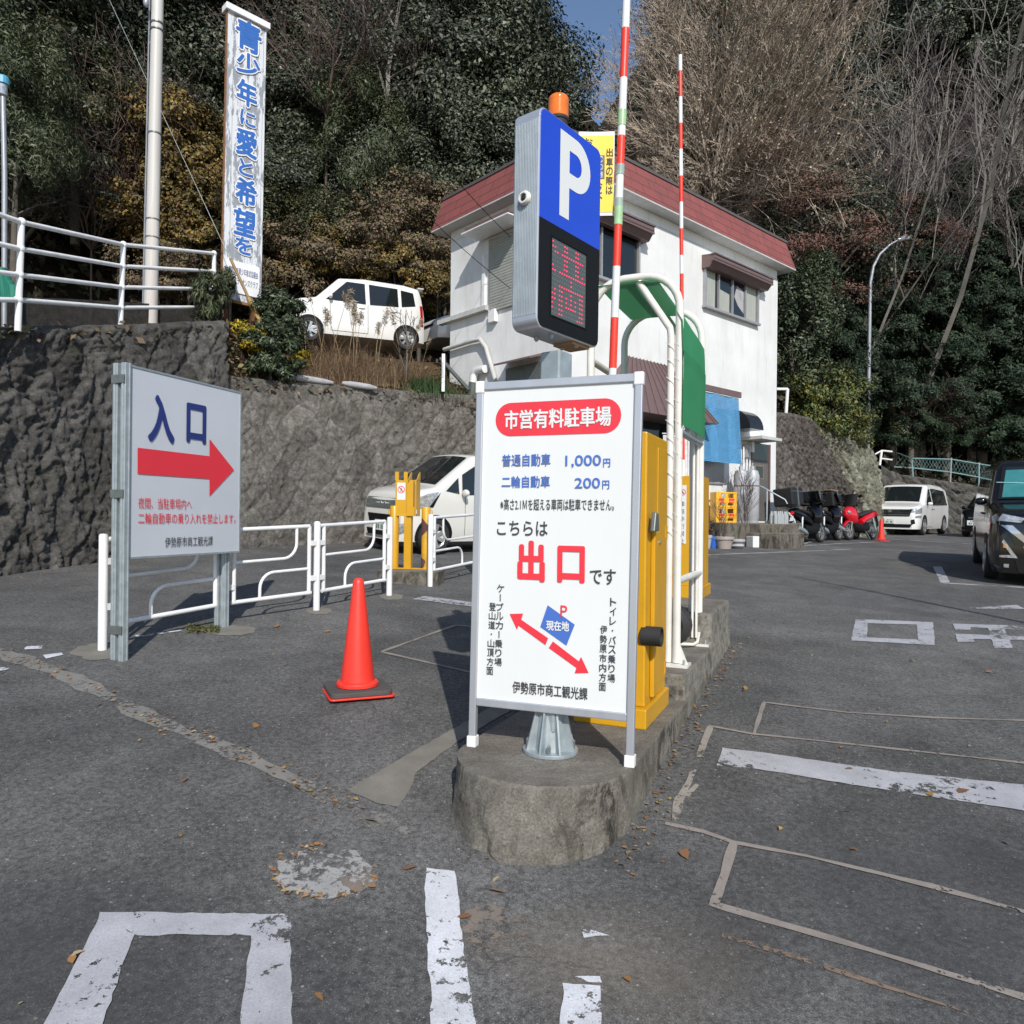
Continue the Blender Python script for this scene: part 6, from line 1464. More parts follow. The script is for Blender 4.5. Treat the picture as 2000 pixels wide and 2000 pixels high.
for sd_ in (1, -1):
    b.side([(1.28, 1.10), (.52, 1.10), (.52, 1.66), (.78, 1.66)], sd_, M['glass'], c, 'side_window'); b.side([(.44, 1.10), (-.62, 1.10), (-.62, 1.68), (.44, 1.68)], sd_, M['glass'], c, 'side_window'); b.side([(-.70, 1.10), (-1.95, 1.14), (-1.85, 1.64), (-.70, 1.68)], sd_, M['glass'], c, 'side_window')
    b.side([(1.86, .90), (2.30, .86), (2.28, .93), (1.95, 1.02), (1.80, 1.02)], sd_, M['lamp_clear'], c, 'headlight')
    seams(b, c, [[(1.20, 1.06), (1.20, .30)], [(.48, 1.08), (.48, .28), (1.20, .28)], [(-.66, 1.08), (-.66, .30)]], sd_); handles(b, c, (.60, .30), .98, sd_, M['car_black'])
    for x in (1.43, -1.43): b.arch(x, .375, sd_, c, .33); wheel(c, x, sd_*(b.w(x)-.085), .325, sd_, .19)
    b.front([(sd_*.78, .92), (sd_*.50, .90), (sd_*.46, .97), (sd_*.72, 1.02)], M['lamp_clear'], c, 'headlight')
    b.front([(sd_*.74, .86), (sd_*.60, .86), (sd_*.30, .56), (sd_*.36, .54)], M['chrome'], c, 'chrome_wing', .022)
    b.front([(sd_*.72, .62), (sd_*.70, .66), (sd_*.52, .40), (sd_*.74, .40), (sd_*.74, .43), (sd_*.60, .44)], M['lamp_clear'], c, 'fog_trim', .018)
    b.front([(sd_*.70, .58), (sd_*.67, .58), (sd_*.67, .54), (sd_*.70, .54)], M['lamp_amber'], c, 'indicator', .022)
    b.front([(sd_*.62, .26), (sd_*.68, .26), (sd_*.68, .31), (sd_*.62, .31)], M['lamp_clear'], c, 'fog_lamp', .018)
mirror(b, c, 1.22, 1.18, M['car_black']); b.front([(-.56, .58), (.56, .58), (.68, .88), (-.68, .88)], M['glass'], c, 'grille')
b.front([(-.46, .545), (.46, .545), (.46, .575), (-.46, .575)], M['chrome'], c, 'grille_bar', .022); b.front([(-.52, .94), (.52, .94), (.52, .96), (-.52, .96)], M['chrome'], c, 'bonnet_trim', .016)
b.front([(-.50, .20), (.50, .20), (.56, .40), (-.56, .40)], M['black'], c, 'air_intake'); plate(b, c, .44)

# ================================================================== MOTORCYCLES
def scooter(pos, fwd, label, paint, box=None, yaw=0, cargo=False, lean=-.10):
    o = thing('parked_scooter', label, 'scooter', pos, 0, 'parked motor scooters', rot=(lean, 0, math.atan2(fwd[1], fwd[0])))
    for x, nm in ((.66, 'front_wheel'), (-.66, 'rear_wheel')):
        wd = .11 if x > 0 else .14; R = Matrix.Translation((x, 0, .27)) @ Matrix.Rotation(math.pi/2, 4, 'X'); t = []
        for k in range(13):
            a = 2*math.pi*k/12; t.append((.225 + .048*math.cos(a), wd/2*math.sin(a)))
        w = MB().lathe(t, 26, R, False).build(nm, M['rubber'], o, smooth=60)
        mb = MB().lathe([(.185, -.03), (.185, .03), (.17, .03), (.17, -.03), (.185, -.03)], 24, R, False).lathe([(.05, -.05), (.05, .05), (0, .05)], 12, R)
        for k in range(6):
            Q = R @ Matrix.Rotation(k*math.pi/3, 4, 'Z'); mb.prism([Q @ Vector(p) for p in ((.04, -.016, -.012), (.18, -.011, -.012), (.18, .011, -.012), (.04, .016, -.012))], Q.to_3x3() @ Vector((0, 0, .024)))
        mb.build('rim', M['rim'], w, smooth=40)
    def hull(secs, m, name, bev=0):          # sections (x, z0, z1, half width)
        mb = MB(); rings = []
        for x, z0, z1, h in secs: rings.append([(x, h*math.cos(a)*(1 if abs(math.sin(a)) < .95 else .9), (z0+z1)/2 + (z1-z0)/2*math.sin(a)) for a in [2*math.pi*k/12 for k in range(12)]])
        n = 12; V = [p for r_ in rings for p in r_]; Fs = [(i*n+k, i*n+(k+1) % n, (i+1)*n+(k+1) % n, (i+1)*n+k) for i in range(len(rings)-1) for k in range(n)]
        Fs += [tuple(range(n)), tuple((len(rings)-1)*n+k for k in range(n))[::-1]]
        return mb.add(V, Fs).build(name, m, o, smooth=45)
    hull([(-.98, .80, .86, .03), (-.85, .70, .88, .12), (-.5, .58, .82, .17), (-.15, .50, .72, .17), (.02, .42, .58, .14)], paint, 'tail_body')
    hull([(-.70, .82, .90, .10), (-.45, .76, .88, .15), (-.1, .70, .80, .15), (.08, .66, .73, .10)], M['rubber'], 'seat')
    hull([(-.35, .22, .50, .12), (.0, .20, .46, .15), (.35, .24, .55, .15), (.46, .36, .62, .12)], M['black'], 'floor_body')
    hull([(.24, .58, .84, .10), (.38, .40, .98, .19), (.52, .46, 1.02, .19), (.66, .60, .95, .14), (.80, .70, .84, .05)], paint, 'front_fairing')
    hull([(.34, .52, .56, .04), (.52, .50, .57, .07), (.72, .50, .57, .07), (.92, .38, .44, .05)], paint, 'front_mudguard')
    hull([(-.95, .20, .36, .05), (-.6, .18, .42, .11), (-.25, .18, .40, .10)], M['galv_dark'], 'engine')
    MB().tube([(-.35, -.12, .24), (-.6, -.17, .28), (-.98, -.19, .38)], [.03, .06, .055], 10).build('exhaust', M['galv'], o, smooth=50)
    for s_ in (1, -1):
        MB().tube([(.42, s_*.05, .82), (.66, s_*.085, .27)], .022, 8).build('fork', M['galv_dark'], o, smooth=50); MB().tube([(-.55, s_*.12, .66), (-.66, s_*.12, .30)], .03, 8).build('shock_absorber', M['galv'], o, smooth=50)
        MB().tube([(.40, s_*.10, 1.02), (.30, s_*.36, 1.06)], .018, 8).build('handlebar', M['rubber'], o, smooth=50)
        MB().tube([(.36, s_*.24, 1.06), (.42, s_*.30, 1.22)], .008, 6).sphere((.42, s_*.32, 1.25), (.02, .065, .045), 10, 6).build('mirror', M['black'], o, smooth=70)
        MB().sphere((.70, s_*.09, .80), (.08, .05, .05), 10, 6).build('headlight', M['lamp_clear'], o, smooth=70)
    mb = MB()
    for i in range(6):
        z0, z1 = .98+.06*i, .98+.06*(i+1); x0, x1 = .62-.04*i, .62-.04*(i+1)
        for k in range(6):
            f = lambda q, x: (x - .10*(q/6-.5)**2*4, -.2+.4*q/6)
            (xa, ya), (xb, yb_) = f(k, x0), f(k+1, x0); (xc, yc), (xd, yd) = f(k+1, x1), f(k, x1); mb.quad((xa, ya, z0), (xb, yb_, z0), (xc, yc, z1), (xd, yd, z1))
    mb.build('wind_screen', M['glass'] if box else M['black'], o, smooth=60)
    MB().box((-1.03, 0, .62), (.012, .20, .13), Matrix.Rotation(.3, 3, 'Y')).build('licence_plate', M['plate'], o); hull([(-1.04, .70, .76, .05), (-.97, .68, .82, .09), (-.92, .70, .82, .09)], M['lamp_red'], 'tail_lamp')
    MB().tube([(-1.0, 0, .70), (-1.05, 0, .45), (-.98, 0, .40)], .03, 6).build('plate_holder', M['black'], o)
    MB().tube([(-.1, .10, .25), (-.15, .2, .0)], .014, 6).build('side_stand', M['galv_dark'], o)
    if box:
        bx = MB().box((-.98, 0, 1.16), box, Matrix.Rotation(-.04, 3, 'Y')).build('top_box', M['dark_cloth'], o, bevel=.035)
        MB().box((-.98, 0, 1.16+box[2]*.28), (box[0]+.006, box[1]+.006, .015)).build('lid_line', M['galv_dark'], bx); MB().box((-.80, 0, .93), (.34, .2, .03)).build('rack', M['galv_dark'], o)
        MB().box((-.98, 0, 1.16), (.07, box[1]+.012, box[2]+.012)).build('strap', M['galv_dark'], bx)
        if cargo: MB().prism([(-1.2, -.15, 1.40), (-.8, -.2, 1.38), (-.78, .2, 1.40), (-1.18, .22, 1.42)], (0, 0, .02)).build('cardboard_sheet', M['cardboard'], bx)
    return o
def gp3(px, py): p = hit(px, py); return (p.x, p.y, gz(p.x, p.y))
df = (.72, .69)
def sc_at(px, py, *a, **k):      # px, py: where the rear wheel touches
    p = hit(px, py); f = a[0]; q = (p.x+f[0]*.66, p.y+f[1]*.66); return scooter((q[0], q[1], gz(*q)), *a, **k)
sc_at(1559, 1062, df, 'black scooter with a big ribbed top box nearest the building', M['car_black'], (.62, .50, .44))
sc_at(1602, 1058, (.70, .714), 'black scooter with a small rounded top box in the middle of the row', M['car_black'], (.48, .46, .38))
sc_at(1636, 1055, (.72, .69), 'black scooter with a tall top box carrying a cardboard sheet', M['car_black'], (.60, .48, .42), cargo=True)
sc_at(1704, 1054, (-.80, -.60), 'red and black scooter next to the small traffic cone', M['moto_red'], None, lean=.1)
rk = MB()
p = hit(1552,1062)
rk = MB().tube([p + Vector((-.35, -.1, .95)), p + Vector((-.1, -.2, .6)), p + Vector((.05, -.25, .02))], .03, 8).build('bent_pipe', M['galv'], None, smooth=50); prop(rk, 'bent grey pipe leaning by the concrete step beside the first black scooter', 'pipe')

# ================================================================== VEGETATION
def unit(v): return v/(np.linalg.norm(v, axis=-1, keepdims=True)+1e-9)
def leaves(C, size, aspect=.45, out=None, droop=0, jitter=.35, up=.35):
    """rhombic leaves at points C: returns (N*4,3)"""
    n = len(C); nrm = rng.normal(size=(n, 3))
    if out is not None: nrm = nrm*.5 + out*1.25
    nrm[:, 2] += up; nrm = unit(nrm)
    a = rng.normal(size=(n, 3)); a[:, 2] -= droop; a = unit(a - nrm*np.sum(a*nrm, 1)[:, None]); b = np.cross(nrm, a)
    s = (size*(1 + jitter*rng.normal(size=n)).clip(.4, 1.8))[:, None]
    fold = nrm*s*.12
    return np.stack([C - a*s*.5, C + b*s*aspect*.5 + fold, C + a*s*.5, C - b*s*aspect*.5 + fold], 1).reshape(-1, 3)
def crown_pts(n, R, k=60, cr=.30, shell=.62, flat=1., seed=None, low=-.55):
    d = unit(rng.normal(size=(k*4, 3))); d = d[d[:, 2] > low][:k]; k = len(d)
    rad = shell + (1-shell)*rng.random(k)**.6; cen = d*rad[:, None]
    w = rng.random(k)*.7+.6; idx = rng.choice(k, n, p=w/w.sum())
    q = unit(rng.normal(size=(n, 3))); q[:, 2] = q[:, 2]*.75+.18; r = rng.random(n)**.45
    off = q*(r*cr)[:, None]*w[idx][:, None]
    P = cen[idx] + off; out = unit(unit(off)*.7 + d[idx]*.5); return P*np.array(R), out
def tubes(S):          # S: (N,8) p0 r0 p1 r1 -> triangular tubes as quads
    S = np.array(S); p0, r0, p1, r1 = S[:, :3], S[:, 3:4], S[:, 4:7], S[:, 7:8]
    d = unit(p1-p0); h = np.where(np.abs(d[:, 2:3]) < .9, np.array([[0, 0, 1.]]), np.array([[1., 0, 0]])); u = unit(np.cross(d, h)); v = np.cross(d, u)
    A = [(math.cos(t), math.sin(t)) for t in (0, 2.094, 4.189)]; Q = []
    for k in range(3):
        (a, b), (c, e) = A[k], A[(k+1) % 3]
        Q.append(np.stack([p0+(u*a+v*b)*r0, p0+(u*c+v*e)*r0, p1+(u*c+v*e)*r1, p1+(u*a+v*b)*r1], 1))
    return np.concatenate(Q, 0).reshape(-1, 3)
def branching(start, d, L, r, lev, out, kids=(6, 6, 5), ang=.7, up=.15, wob=.12, ratio=.55, seg=6):
    p = np.array(start, float); d = np.array(d, float); pts = [p]; dirs = [d]
    for i in range(seg):
        d = d + rng.normal(size=3)*wob; d[2] += up/seg; d = d/np.linalg.norm(d); p = p + d*L/seg; pts.append(p); dirs.append(d)
    for i in range(seg): out.append((lev, np.concatenate([pts[i], [r*(1-.75*i/seg)], pts[i+1], [r*(1-.75*(i+1)/seg)]])))
    if lev < len(kids):
        for c in range(kids[lev]):
            f = .2 + .8*(c+rng.random())/kids[lev]; i = min(seg-1, int(f*seg)); q = pts[i] + (pts[i+1]-pts[i])*(f*seg-i)
            t = dirs[i]; o = rng.normal(size=3); o = o - t*o.dot(t); o /= np.linalg.norm(o); a = ang*(.7+.6*rng.random())
            nd = t*math.cos(a) + o*math.sin(a)
            branching(q, nd, L*ratio*(1.15-.55*f)*(.8+.4*rng.random()), r*(1-.75*f)*.55, lev+1, out, kids, ang, up, wob, ratio, max(3, seg-1))
def trunk_mesh(name, h, r, m, lean=(0, 0), limbs=0, spread=1., root=0.):
    mb = MB(); pts = [(lean[0]*f*f*h, lean[1]*f*f*h, h*f) for f in np.linspace(0, 1, 7)]; mb.tube([(0, 0, -root)] + pts, [r*1.3] + [r*(1.25-.9*f) for f in np.linspace(0, 1, 7)], 8)
    for k in range(limbs):
        f = .4+.5*k/limbs; a = k*2.4; p = Vector((lean[0]*f*f*h, lean[1]*f*f*h, h*f)); q = p + Vector((math.cos(a), math.sin(a), .7))*spread
        mb.tube([p, p.lerp(q, .5)+Vector((0, 0, .1)), q], [r*.45, r*.3, r*.1], 6)
    o = mb.build(name, m, None, smooth=60); return o
PROTO = {}
def proto(key, make):
    if key not in PROTO: PROTO[key] = make()
    return PROTO[key]
used = set()
def plant(key, make, name, label, cat, loc, s=1., rz=None, group=None, sz=None):
    """first use moves the prototype itself; later ones copy it with its parts"""
    r_ = random.uniform(0, 6.28) if rz is None else rz
    pr_ = proto(key, make)
    if key in used: o = copy_tree(pr_)
    else: o = pr_; used.add(key)
    o.name = name; o.location = loc; o.rotation_euler = (0, 0, r_); o.scale = (s, s, s if sz is None else sz)
    for kk in ('label', 'category', 'group'):
        if kk in o: del o[kk]
    return prop(o, label, cat, group)
def mk_tree(n, R, H, leaf, size, m, k=60, cr=.3, shell=.6, trunk=.22, aspect=.45, droop=0, limbs=6, low=-.55, bark='bark'):
    def f():
        o = thing('tree', None, None); Pp, out = crown_pts(n, R, k, cr, shell, low=low); Pp[:, 2] += H
        np_mesh('crown', leaves(Pp, size, aspect, out, droop), 4, m, o)
        t = trunk_mesh('trunk', H, trunk, M[bark], (.02, .01), limbs, R[0]*.6, H*1.2 if H > 3.9 else 7 if H == 2.6 else 3 if H >= 1.4 else .4); t.parent = o; return o
    return f
ever = [mk_tree(60000, (3.6, 3.6, 3.9), 5.2, 1, .125, M['leaf_dark'], k, cr, .55, .25) for k, cr in ((95, .235), (75, .26), (120, .21))]
oliv = [mk_tree(17000, (2.6, 2.6, 2.8), 3.4, 1, .16, M['leaf_olive'], 60, .3, .5, .15)]
bamb = [mk_tree(36000, (1.9, 1.9, 3.6), 4.0, 1, .14, M['leaf_bamboo'], 90, .25, .3, .09, .2, 1.2)]
def mk_conifer():
    o = thing('tree', None, None); n = 48000; h = 9.; C = []; D = []
    for b in range(150):
        f = (b+rng.random())/150; z = .8+f*(h-1); L = (1-f)**.8*2.9*(.7+.5*rng.random())+.2; a = rng.random()*6.283; m_ = int(n/150*(1.5-f))
        t = rng.random(m_)**.7; x = t*L; w = .55*(1-t*.5)*rng.normal(size=m_)*.5
        zz = z - .28*x*x/max(L, .5)*.8 + .12*rng.normal(size=m_) - .15*np.abs(w)
        C.append(np.stack([x*math.cos(a)-w*math.sin(a), x*math.sin(a)+w*math.cos(a), zz], 1)); D.append(np.repeat([[math.cos(a), math.sin(a), .5]], m_, 0))
    C, D = np.concatenate(C), np.concatenate(D)
    np_mesh('crown', leaves(C, .15, .38, D, .9), 4, M['leaf_conifer'], o); t = trunk_mesh('trunk', h*.95, .2, M['bark'], root=7.); t.parent = o; return o
def mk_bare(kids, L, r, ang, up, mt, mb_, wob=.12, ratio=.55, thin=1., buds=0, starts=None, tw=.006):
    def f():
        o = thing('tree', None, None); out = []
        for (p, d, l, rr_) in (starts or [((0, 0, 0), (0, 0, 1), L, r)]): branching(p, d, l, rr_, 0, out, kids, ang, up, wob, ratio)
        big = [s for lv, s in out if lv <= 1]
        if L: big.append(np.array([0, 0, -6., r*1.1, 0, 0, .05, r]))
        small = [s for lv, s in out if lv > 1]
        S = np.array(small); S[:, 3] = np.maximum(S[:, 3], tw); S[:, 7] = np.maximum(S[:, 7], tw*.6)
        np_mesh('trunk', tubes(big), 4, M[mb_], o); V = tubes(S)
        if buds:
            i = rng.choice(len(S), buds); t = rng.random(buds)[:, None]; C = S[i, :3]*(1-t)+S[i, 4:7]*t + rng.normal(size=(buds, 3))*.02
            V = np.concatenate([V, leaves(C, .085, .7)])
        np_mesh('crown', V, 4, M[mt], o); return o
    return f
def hz(x, y): return float(hill_z(np.array([x]), y)[0]) if y >= toe(x) else bank_z(x, y)
def from_px(px, py, y, H, s):        # tree whose crown centre shows at the pixel
    p = at(px, py, y); g = hz(p.x, y); return p, g
EV = 'dark broadleaf evergreen tree on the wooded hillside'
def clear_y(px, py, y):            # push a tree back until it stands on the hill, not in front of the walls
    y0 = y
    while y > 21 and at(px, py, y).x > 5 and y < toe(at(px, py, y).x) + .9: y += .25
    return y, y/y0
def ev(px, py, y, R, k=0):           # evergreen whose crown (radius R) is centred at the pixel
    y, q_ = clear_y(px, py, y); R *= q_; p = at(px, py, y); s = R/3.6; zb = p.z - 5.2*s
    g = hz(p.x, y); plant('ever%d' % (k % 3), ever[k % 3], 'evergreen_tree', EV, 'tree', (p.x, y, min(zb, g+6) if zb > g else zb), s, None, 'evergreen trees on the hillside')
E_ = [(40,90,22,3.8),(190,60,25,4.2),(340,70,27,4.2),(20,330,19,2.7),(140,300,22,3.2),(250,320,25,3.2),(300,480,23,2.6),(390,240,28,4),(400,90,31,5),
      (540,310,28,3.6),(600,210,31,4.4),(530,150,33,4.6),(600,430,26,2.6),(470,420,25,2.8),(700,300,30,3.6),(690,180,34,5),(780,120,35,5.2),(640,30,37,5),(820,300,30,4.4),(900,180,31,5),(930,110,31.5,3.0),(985,290,29.5,3.2),(860,60,36,5.0),(930,390,27,3.2),(1045,345,31,2.3),(780,400,26.5,2.6),(985,200,34,1.9),
      (1190,400,33,2.2),(1340,250,36,3.2),(1400,230,37,4.2),(1600,500,30,3),(1560,200,41,4.6),(1450,80,48,5),(1790,60,50,5.5),(1990,10,50,5.5),(1900,-20,52,5.5),(1690,-30,54,6),(1570,-20,54,6),(1830,-60,56,6),(1960,-80,56,6),(1420,-60,56,6)]
for i, e in enumerate(E_): ev(*e, k=i)
# bigger light-catching evergreen in the middle
p = at(880, 240, 28.5); plant('ever1', ever[1], 'evergreen_tree', 'largest rounded evergreen tree above the left roof of the white building', 'tree', (p.x, 28.5, p.z-5.2*1.2), 1.2, None)
FL = []
def put(key, mk, name, label, cat, px, py, y, s, H, group=None, sz=None, rz=None):
    if 'lime' not in key: y, q_ = clear_y(px, py, y); s *= q_
    p = at(px, py, y); z0 = p.z - H*(s if sz is None else sz)
    if y > 25 and z0 > hz(p.x, y): z0 = hz(p.x, y) + (z0-hz(p.x, y))*.35 if 'bare' in key else z0
    FL.append((round(z0-hz(p.x, y), 1), name, px, py, y)); return plant(key, mk, name, label, cat, (p.x, y, z0), s, rz, group, sz)
put('bamb', bamb[0], 'bamboo_tree', 'feathery light green bamboo clump in the middle of the hillside', 'bamboo', 700, 320, 25, 1.0, 4.0, sz=1.0)
put('bamb', bamb[0], 'bamboo_tree', 'feathery bamboo clump beside the tall sign', 'bamboo', 590, 400, 26, .7, 4.0)
put('bamb', bamb[0], 'bamboo_tree', 'drooping bamboo clump at the upper left edge above the railing', 'bamboo', 30, 260, 16, .75, 4.0)
for px, py, y, s in ((150,190,19,.6),(960,440,25,.5),(640,470,22.5,.5),(560,470,22.8,.6)): put('olive', oliv[0], 'olive_tree', 'loose olive green tree among the dark evergreens', 'tree', px, py, y, s, 3.4, 'olive trees')
CF = 'dark conifer with drooping sprays below the bare trees'
for i, (px, py, y, s) in enumerate([(1600,640,27,.75),(1565,740,25.5,.55),(1660,600,30,.85),(1740,640,30,.8),(1800,560,33,.95),(1850,700,31.5,.75),(1920,620,33,.95),(1985,700,32,.9),(1700,760,28.5,.55),(1780,760,30,.55),(1900,780,32,.6),(1990,560,36,1.1),(1640,760,27.5,.5),(1960,810,32.5,.5),(1880,480,38,1.),(1740,500,36,.9),(1540,560,31,.7)]):
    put('conif%d' % (i % 2), mk_conifer, 'conifer_tree', CF, 'tree', px, py, y, s, 4.5, 'conifers at the hill foot')
# tan leafless tree fanning out behind the roof
fan = [((0, 0, z), (math.cos(a)*e, math.sin(a)*e, u), l*(.68 if math.cos(a+.4) < -.25 else 1), .04) for z, a, e, u, l in [(2.6+4.6*rng.random(), k*2.399, .7+.5*rng.random(), .1+1.2*rng.random(), 4.4+2.6*rng.random()) for k in range(64)] + [(.5+3.4*rng.random(), k*2.399+1, 1., -.05+.45*rng.random(), 3.6+2.2*rng.random()) for k in range(34)]] + [((0, 0, 0), (.02, 0, 1), 9, .15)]
tan = mk_bare((8, 5, 3), 0, 0, .5, .12, 'twig_tan', 'twig_tan', .085, .56, buds=15000, starts=fan, tw=.0105)
p = at(1385, 290, 29.5); plant('tan', tan, 'fan_tree', 'big tan leafless tree fanning upward behind the red roof', 'tree', (p.x, 29.5, p.z-4.2), 1.0, .4)
bare = [mk_bare((10, 8, 6), 11, .15, .6, .25, 'twig_grey', 'bark_pale', .13, .52, tw=.011) for _ in range(3)]
BT = 'grey leafless tree high on the right hillside'
for i, (px, py, y, s) in enumerate([(1640,330,34,1.0),(1760,260,36,1.1),(1850,330,35,1.0),(1930,250,37,1.1),(1990,330,34,1.0),(1700,120,41,1.2),(1820,100,42,1.2),(1950,80,42,1.25),(1560,120,42,1.1),(1600,240,38,1.0),(1780,400,33,.8),(1900,430,33,.85),(1680,420,32,.75),(1990,180,39,1.2),(1870,190,39,1.1),(1480,60,46,1.2)]):
    put('bare%d' % (i % 3), bare[i % 3], 'bare_tree', BT, 'tree', px, py, y, s, 6.5, 'bare trees on the right hillside')
put('bare1', bare[1], 'bare_tree', 'brown leafless tree with a thick pale trunk left of the big evergreen', 'tree', 742, 120, 24.9, .8, 6.0)
put('bare0', bare[0], 'bare_tree', 'brown leafless tree behind the top of the tall sign', 'tree', 610, 70, 31, .9, 6.5)
pale = mk_bare((6, 6, 5), 9, .05, .75, .5, 'bark_pale', 'bark_pale', .17, .55, tw=.009)
PTX = 'crooked pale barked leafless tree standing before the dark right hillside'
for px, py, y, s in ((1810,430,28,1.0),(1745,400,29.5,1.0),(1640,420,30,.8),(1690,260,31,1.1),(1860,300,31,1.15),(1940,330,30,1.0),(1790,180,33,1.2)): y, _ = clear_y(px, py, y); p = at(px, py, y); plant('pale%d' % (px % 2), pale, 'pale_trunk_tree', PTX, 'tree', (p.x, y, hz(p.x, y)-.2), (p.z-hz(p.x, y)+.2)/6.5*.9+.25, None, 'pale trunked trees on the right hillside')
maple = mk_tree(5000, (2.4, 2.4, .9), 2.6, 1, .085, M['leaf_maple'], 40, .3, .3, .1, .6, limbs=8, low=-.9, bark='bark_pale')
for i, (px, py, y, s) in enumerate([(1580,400,28,.9),(1640,480,28,1.0),(1740,420,30,.7),(1830,470,30,.7),(1560,500,27,.7),(1690,560,28,.8),(1610,580,27,.7),(1500,310,31,.8)]): put('maple', maple, 'russet_maple', 'layered russet maple among the dark conifers', 'tree', px, py, y, s, 2.6, 'russet maples')
brush = mk_bare((9, 6), 2.6, .035, .8, .1, 'twig_brown', 'twig_brown', .16, .6, tw=.006, starts=[((0, 0, 0), (math.cos(k*2.4)*.7, math.sin(k*2.4)*.7, .8), 2.8, .03) for k in range(12)])
BR = 'tangle of brown leafless twigs among the evergreens'
for px, py, y, s, lb in ((235,290,20,1.25,'fan of bare grey twigs left of the utility pole'),(180,400,19,.9,'low bare twig bush behind the railing'),(1790,810,28,.8,'brown leafless bush above the turquoise fence'),(1840,825,28.6,.6,'small brown twig bush above the turquoise fence at right'),(640,110,24.5,1.5,'wide brown twig tangle above the bamboo'),(1530,330,29.5,.9,'brown twig tangle right of the tan fan tree')): put('brush', brush, 'bare_bush', lb, 'bush', px, py, y, s, 1.3)
ybush = mk_tree(11000, (1.7, 1.7, 1.6), 1.6, 1, .10, M['leaf_yellow'], 60, .24, .4, .05, .6, limbs=6); bbush = mk_tree(14000, (1.7, 1.7, 1.4), 1.4, 1, .085, M['leaf_brown'], 60, .24, .3, .05, .55, limbs=6)
for i, (px, py, y, s) in enumerate([(350,300,20,1.0),(330,400,19.5,.9),(390,440,19.5,.8),(300,250,21,.8),(370,500,19,.7),(415,300,21,.7),(620,520,22,.8),(770,540,22,.7),(855,570,22,.6)]): put('ybush', ybush, 'yellow_bush', 'yellow leaved vine bush at the foot of the hillside', 'bush', px, py, y, s, 1.6, 'yellow leaved bushes')
for i, (px, py, y, s) in enumerate([(560,540,21.5,1.0),(660,520,22.3,.9),(740,510,22.3,1.0),(820,490,22.5,.95),(800,440,24,1.1),(860,440,23.5,.9),(610,480,23,.7),(870,540,22.6,.8),(450,540,20,.6),(310,540,18.5,.7)]): put('bbush', bbush, 'brown_bush', 'withered brown bush on the slope behind the upper road', 'bush', px, py, y, s, 1.4, 'withered brown bushes')
shrub = mk_tree(9000, (.62, .62, .62), .62, 1, .085, M['leaf_shrub'], 45, .32, .4, .04, .35, .3, limbs=5, low=-.8)
put('shrub', shrub, 'green_shrub', 'round glossy green shrub on the lower wall edge left of the pampas grass', 'shrub', 528, 695, 12.6, .85, .62)
put('shrub', shrub, 'green_shrub', 'upright dark green shrub behind the round one beneath the tall sign', 'shrub', 545, 620, 13.2, .78, .62)
bg = mk_tree(3500, (.42, .42, .55), .5, 1, .14, M['leaf_bamboo'], 30, .36, .3, .02, .16, 1.4, limbs=4, low=-.9)
put('bg', bg, 'bamboo_grass', 'light green bamboo grass tuft on the end of the tall wall', 'bush', 410, 590, 12.4, .85, .5)
put('bg', bg, 'bamboo_grass', 'smaller bamboo grass tuft behind the railing end post', 'bush', 436, 560, 13.2, .6, .5)
gold = mk_tree(3000, (.5, .4, .45), .45, 1, .09, M['leaf_gold'], 40, .3, .2, .015, .25, .2, limbs=4, low=-.8)
put('gold', gold, 'goldenrod', 'bright yellow goldenrod clump beside the end of the tall wall', 'weed', 472, 668, 12.4, .8, .45); put('gold', gold, 'goldenrod', 'second yellow goldenrod clump right of the round green shrub', 'weed', 590, 705, 13.6, .5, .45)
lime = mk_tree(12000, (1.4, 1.3, 1.5), 1.4, 1, .10, M['leaf_lime'], 60, .3, .4, .06, .5, limbs=6, low=-.8)
put('lime', lime, 'lime_bush', 'lime and yellow bush on top of the brown grey rock face', 'bush', 1612, 800, 23.2, .95, 1.4); put('lime', lime, 'lime_bush', 'lower olive bush spilling over the lichen stones', 'bush', 1655, 850, 25.5, .6, 1.4)
hedge = mk_tree(14000, (1.2, 1.2, 2.6), 2.7, 1, .11, M['leaf_shrub'], 80, .24, .6, .1, .4, limbs=4, low=-.9)
put('hedge', hedge, 'clipped_evergreen', 'dense upright evergreen beside the right corner of the white building', 'tree', 1548, 660, 23.5, 1.0, 2.7); put('hedge', hedge, 'clipped_evergreen', 'smaller dense evergreen behind the upright one by the building', 'tree', 1590, 600, 25, .8, 2.7)
for px, py, y, s in ((1750,850,28.5,.8),(1820,850,30.5,.6)): put('olive2', mk_tree(5000, (1.2, 1.2, 1.0), 1.0, 1, .10, M['leaf_bamboo'], 40, .3, .4, .05, .4), 'green_bush', 'low green bush above the turquoise chain link fence', 'bush', px, py, y, s, 1.0, 'green bushes by the fence')

